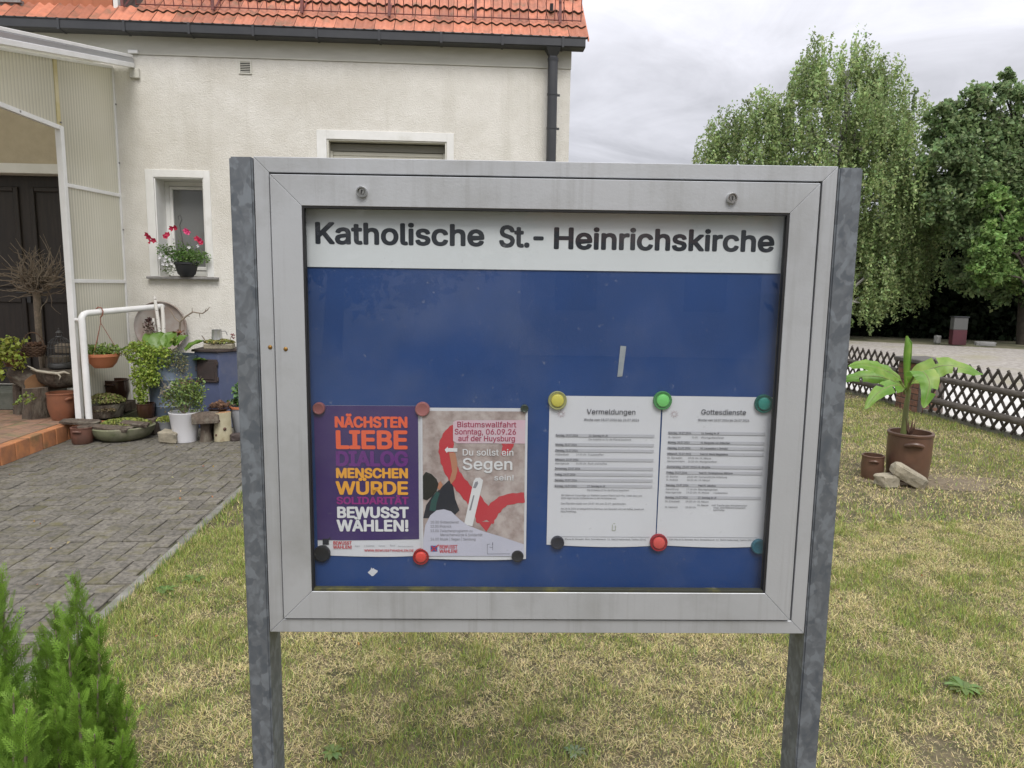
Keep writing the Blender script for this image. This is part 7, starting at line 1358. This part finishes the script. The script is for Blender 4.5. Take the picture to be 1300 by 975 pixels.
def petals(parent, locs, r, col, nm):
    for l_ in locs:
        g = G(); V = [(0,0,0)]; 
        for k in range(20): a = 2*PI*k/20; rr2 = r*(1 + .16*math.cos(5*a)); V.append((rr2*math.cos(a), -.010 - .006*math.cos(5*a), rr2*math.sin(a)))
        g.add(V, [(0, 1+k, 1+(k+1)%20) for k in range(20)]); o = g.obj(nm, col, parent, smooth=True); o.location = l_; o.rotation_euler = (random.uniform(-.5,.5), random.uniform(-3,3), random.uniform(-.5,.5))
M_pet = pm('crimson_petal', (.55,.02,.075), (.42,.015,.06), 40, .5, transl=.2); M_petp = pm('pink_petal', (.66,.06,.20), rough=.5, transl=.2); M_petw = pm('white_petal', (.72,.72,.74), rough=.5, transl=.2)
def onp(x, y): p = at(x, y, 7.90); return (p.x+3.045, -.16, p.z-1.556)
petals(pt, [onp(*a) for a in ((187,298),(191,307),(195,305),(189,301),(210,300),(213,298),(218,290),(223,289),(253,306),(250,303),(255,308))], .027, M_pet, 'red_flower')
petals(pt, [onp(*a) for a in ((236,293),(238,295),(254,305))], .027, M_petp, 'pink_flower')
petals(pt, [onp(*a) for a in ((205,323),(209,330),(213,336),(207,335),(216,329),(240,314),(252,312),(221,304),(203,327),(211,326),(218,334))], .016, M_petw, 'white_flower')
g = G(); q = [at(*a, 8.05) for a in ((233,316),(231,300),(228,286),(231,279),(229,273),(226,275),(227,279))]; g.tube([(a.x+3.045, a.y-8.06, a.z-1.556) for a in q], .004, 6); g.obj('hanger_hook', M_wire, pt)

# ------------------------------------------------------------------ conifer hedge plants in the foreground
M_thu = pm('conifer_scale', (.1,.2,.05), attr=True, rough=.6, transl=.22, spec=.35)
def conifer(name, base, leaders, label, seed=0):
    """leaders: (tip xyz, length, radius). upright feathery sprays on every leader"""
    global rng
    t = thing(name, base, label, 'conifer'); R_ = np.random.default_rng(seed); B_ = np.array(base); VV = []; FF = []; CC = []; off = 0; g = G()
    # one spray: a flat fern-like fan in the local xz plane, rising along z
    tv = []
    def blade(p, d, l, w): 
        d = d/np.linalg.norm(d); s = np.array([d[2],0,-d[0]])*w; tv.append((p - s, p + s, p + d*l*.6 + s*.8, p + d*l, p + d*l*.6 - s*.8))
    for i in range(6):
        u = i/6; p = np.array([0,0,u*.8]); blade(p, np.array([.06,0,1.]), .20, .016)
        for sgn in (-1, 1):
            L_ = .34*(1 - u*.75) + .05; d = np.array([sgn*.66,0,.75]); blade(p, d, L_, .016)
            for q in (.5,): 
                blade(p + d/np.linalg.norm(d)*L_*q, np.array([sgn*.15,0,1.]), L_*.40, .012); blade(p + d/np.linalg.norm(d)*L_*q, np.array([sgn*1.,0,.75]), L_*.30, .012)
    T = np.array(tv).reshape(-1, 3); nb = len(tv)
    for (tip, ln, rad) in leaders:
        tip = np.array(tip); n = int(ln*950*max(.5, rad/.07)); foot = tip - np.array([0,0,ln]); foot[:2] = foot[:2]*.75 + B_[:2]*.25
        g.tube([tuple(foot - B_), tuple((foot+tip)/2 - B_), tuple(tip - B_)], [.007,.005,.0015], 5)
        for k in range(n):
            u = 1 - (k/n)**.8; p0 = foot + (tip-foot)*u; r = rad*(min(1, (1-u)*ln/.30 + .08))
            a = R_.uniform(0, 2*PI); q = R_.uniform(.15, 1)**.6; out = np.array([math.cos(a), math.sin(a), 0]); s = R_.uniform(.032,.068)*(1 if 1-u > .1 else .8)
            pos = p0 + out*r*q - np.array([0,0,s*.3]); zdir = np.array([out[0]*.5*q, out[1]*.5*q, 1.]) + R_.normal(size=3)*.26; zdir /= np.linalg.norm(zdir)
            xd = np.cross(zdir, out + R_.normal(size=3)*.5); xd /= np.linalg.norm(xd); yd = np.cross(zdir, xd)
            M = np.stack([xd, yd, zdir], 1); bend = T.copy(); bend[:,1] = .35*bend[:,2]**2*R_.uniform(-1,1) + .10*np.abs(bend[:,0]); V = (bend*s) @ M.T + pos - B_
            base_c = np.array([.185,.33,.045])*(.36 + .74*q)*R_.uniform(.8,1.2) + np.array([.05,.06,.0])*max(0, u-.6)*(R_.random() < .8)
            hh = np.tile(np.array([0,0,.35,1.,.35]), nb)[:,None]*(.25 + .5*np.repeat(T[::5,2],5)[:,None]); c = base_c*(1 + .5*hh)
            VV.append(V); CC.append(c); i = off + np.arange(nb)[:,None]*5; FF.append(np.concatenate([i+[0,1,2], i+[0,2,4], i+[4,2,3]],1).reshape(-1,3)); off += nb*5
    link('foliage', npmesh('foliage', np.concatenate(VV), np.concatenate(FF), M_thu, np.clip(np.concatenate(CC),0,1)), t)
    g.obj('stem', M_twig, t, smooth=True)
    return t
def ld(x, y, Y, ln, rp_): p = at(x, y, Y); return ((p.x, p.y, p.z), ln, rp_/900*Y)
b1_ = at(8, 1150, 1.72)
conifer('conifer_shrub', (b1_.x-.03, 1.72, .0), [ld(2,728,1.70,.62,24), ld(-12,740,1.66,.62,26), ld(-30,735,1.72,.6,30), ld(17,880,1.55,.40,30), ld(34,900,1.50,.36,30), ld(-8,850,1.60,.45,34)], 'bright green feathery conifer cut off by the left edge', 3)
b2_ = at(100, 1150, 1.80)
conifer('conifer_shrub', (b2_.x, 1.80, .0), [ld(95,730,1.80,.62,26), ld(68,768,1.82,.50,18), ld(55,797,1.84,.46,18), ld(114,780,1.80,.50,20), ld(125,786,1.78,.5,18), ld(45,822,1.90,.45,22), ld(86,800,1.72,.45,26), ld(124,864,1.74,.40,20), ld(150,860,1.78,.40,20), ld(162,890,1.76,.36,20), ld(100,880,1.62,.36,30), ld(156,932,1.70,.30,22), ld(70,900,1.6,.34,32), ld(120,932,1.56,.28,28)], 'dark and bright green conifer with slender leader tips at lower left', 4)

# fallen leaves and specks on lawn and paving
n_ = 150; fx = rng.uniform(-3.6, 3.6, n_); fy = rng.uniform(2.2, 7.0, n_); P = np.stack([fx, fy, np.where(fx < -1.6, .006, .022)], 1)
cc_ = cvar(np.array([(.48,.30,.08),(.55,.45,.22),(.35,.12,.05)])[rng.integers(0,3,n_)], n_, .3)
tag(leaves('fallen_leaves', P, rng.uniform(.010,.026,n_), M_leaf, cc_, asp=.7, up=2.), 'small yellow and brown fallen leaves scattered over lawn and paving', 'leaves', kind='stuff')
# tufts of taller grass along the kerb and round the posts
P = []
for k in range(240):
    y = random.uniform(2.6, 7.6); P.append((-1.60 + abs(random.gauss(0,.03)), y))
for k in range(130):
    a = random.choice((( -.398, 1.31),(.69,1.262))); P.append((a[0] + random.gauss(0,.05), a[1] + random.gauss(.03,.05)))
V = []; F = []; CC = []
for x, y in P:
    for j in range(7):
        a = random.uniform(0,2*PI); h = random.uniform(.03,.075); ln = random.uniform(.1,.7); d = Vector((math.cos(a)*math.sin(ln), math.sin(a)*math.sin(ln), math.cos(ln))); s_ = Vector((-math.sin(a), math.cos(a), 0))*.0013; b_ = Vector((x + random.gauss(0,.008), y + random.gauss(0,.008), 0)); o = len(V)
        V += [b_-s_, b_+s_, b_+d*h*.6+s_, b_+d*h*.6-s_, b_+d*h+Vector((0,0,-.2*h*ln))]; F += [(o,o+1,o+2),(o,o+2,o+3),(o+3,o+2,o+4)]; c = random.choice(((.19,.27,.06),(.15,.24,.05),(.45,.38,.19))); CC += [c]*5
tag(link('grass_tufts', npmesh('grass_tufts', np.array([tuple(v) for v in V]), np.array(F), M_grass, np.array(CC))), 'longer grass tufts along the kerb and at the post feet', 'grass', kind='stuff')
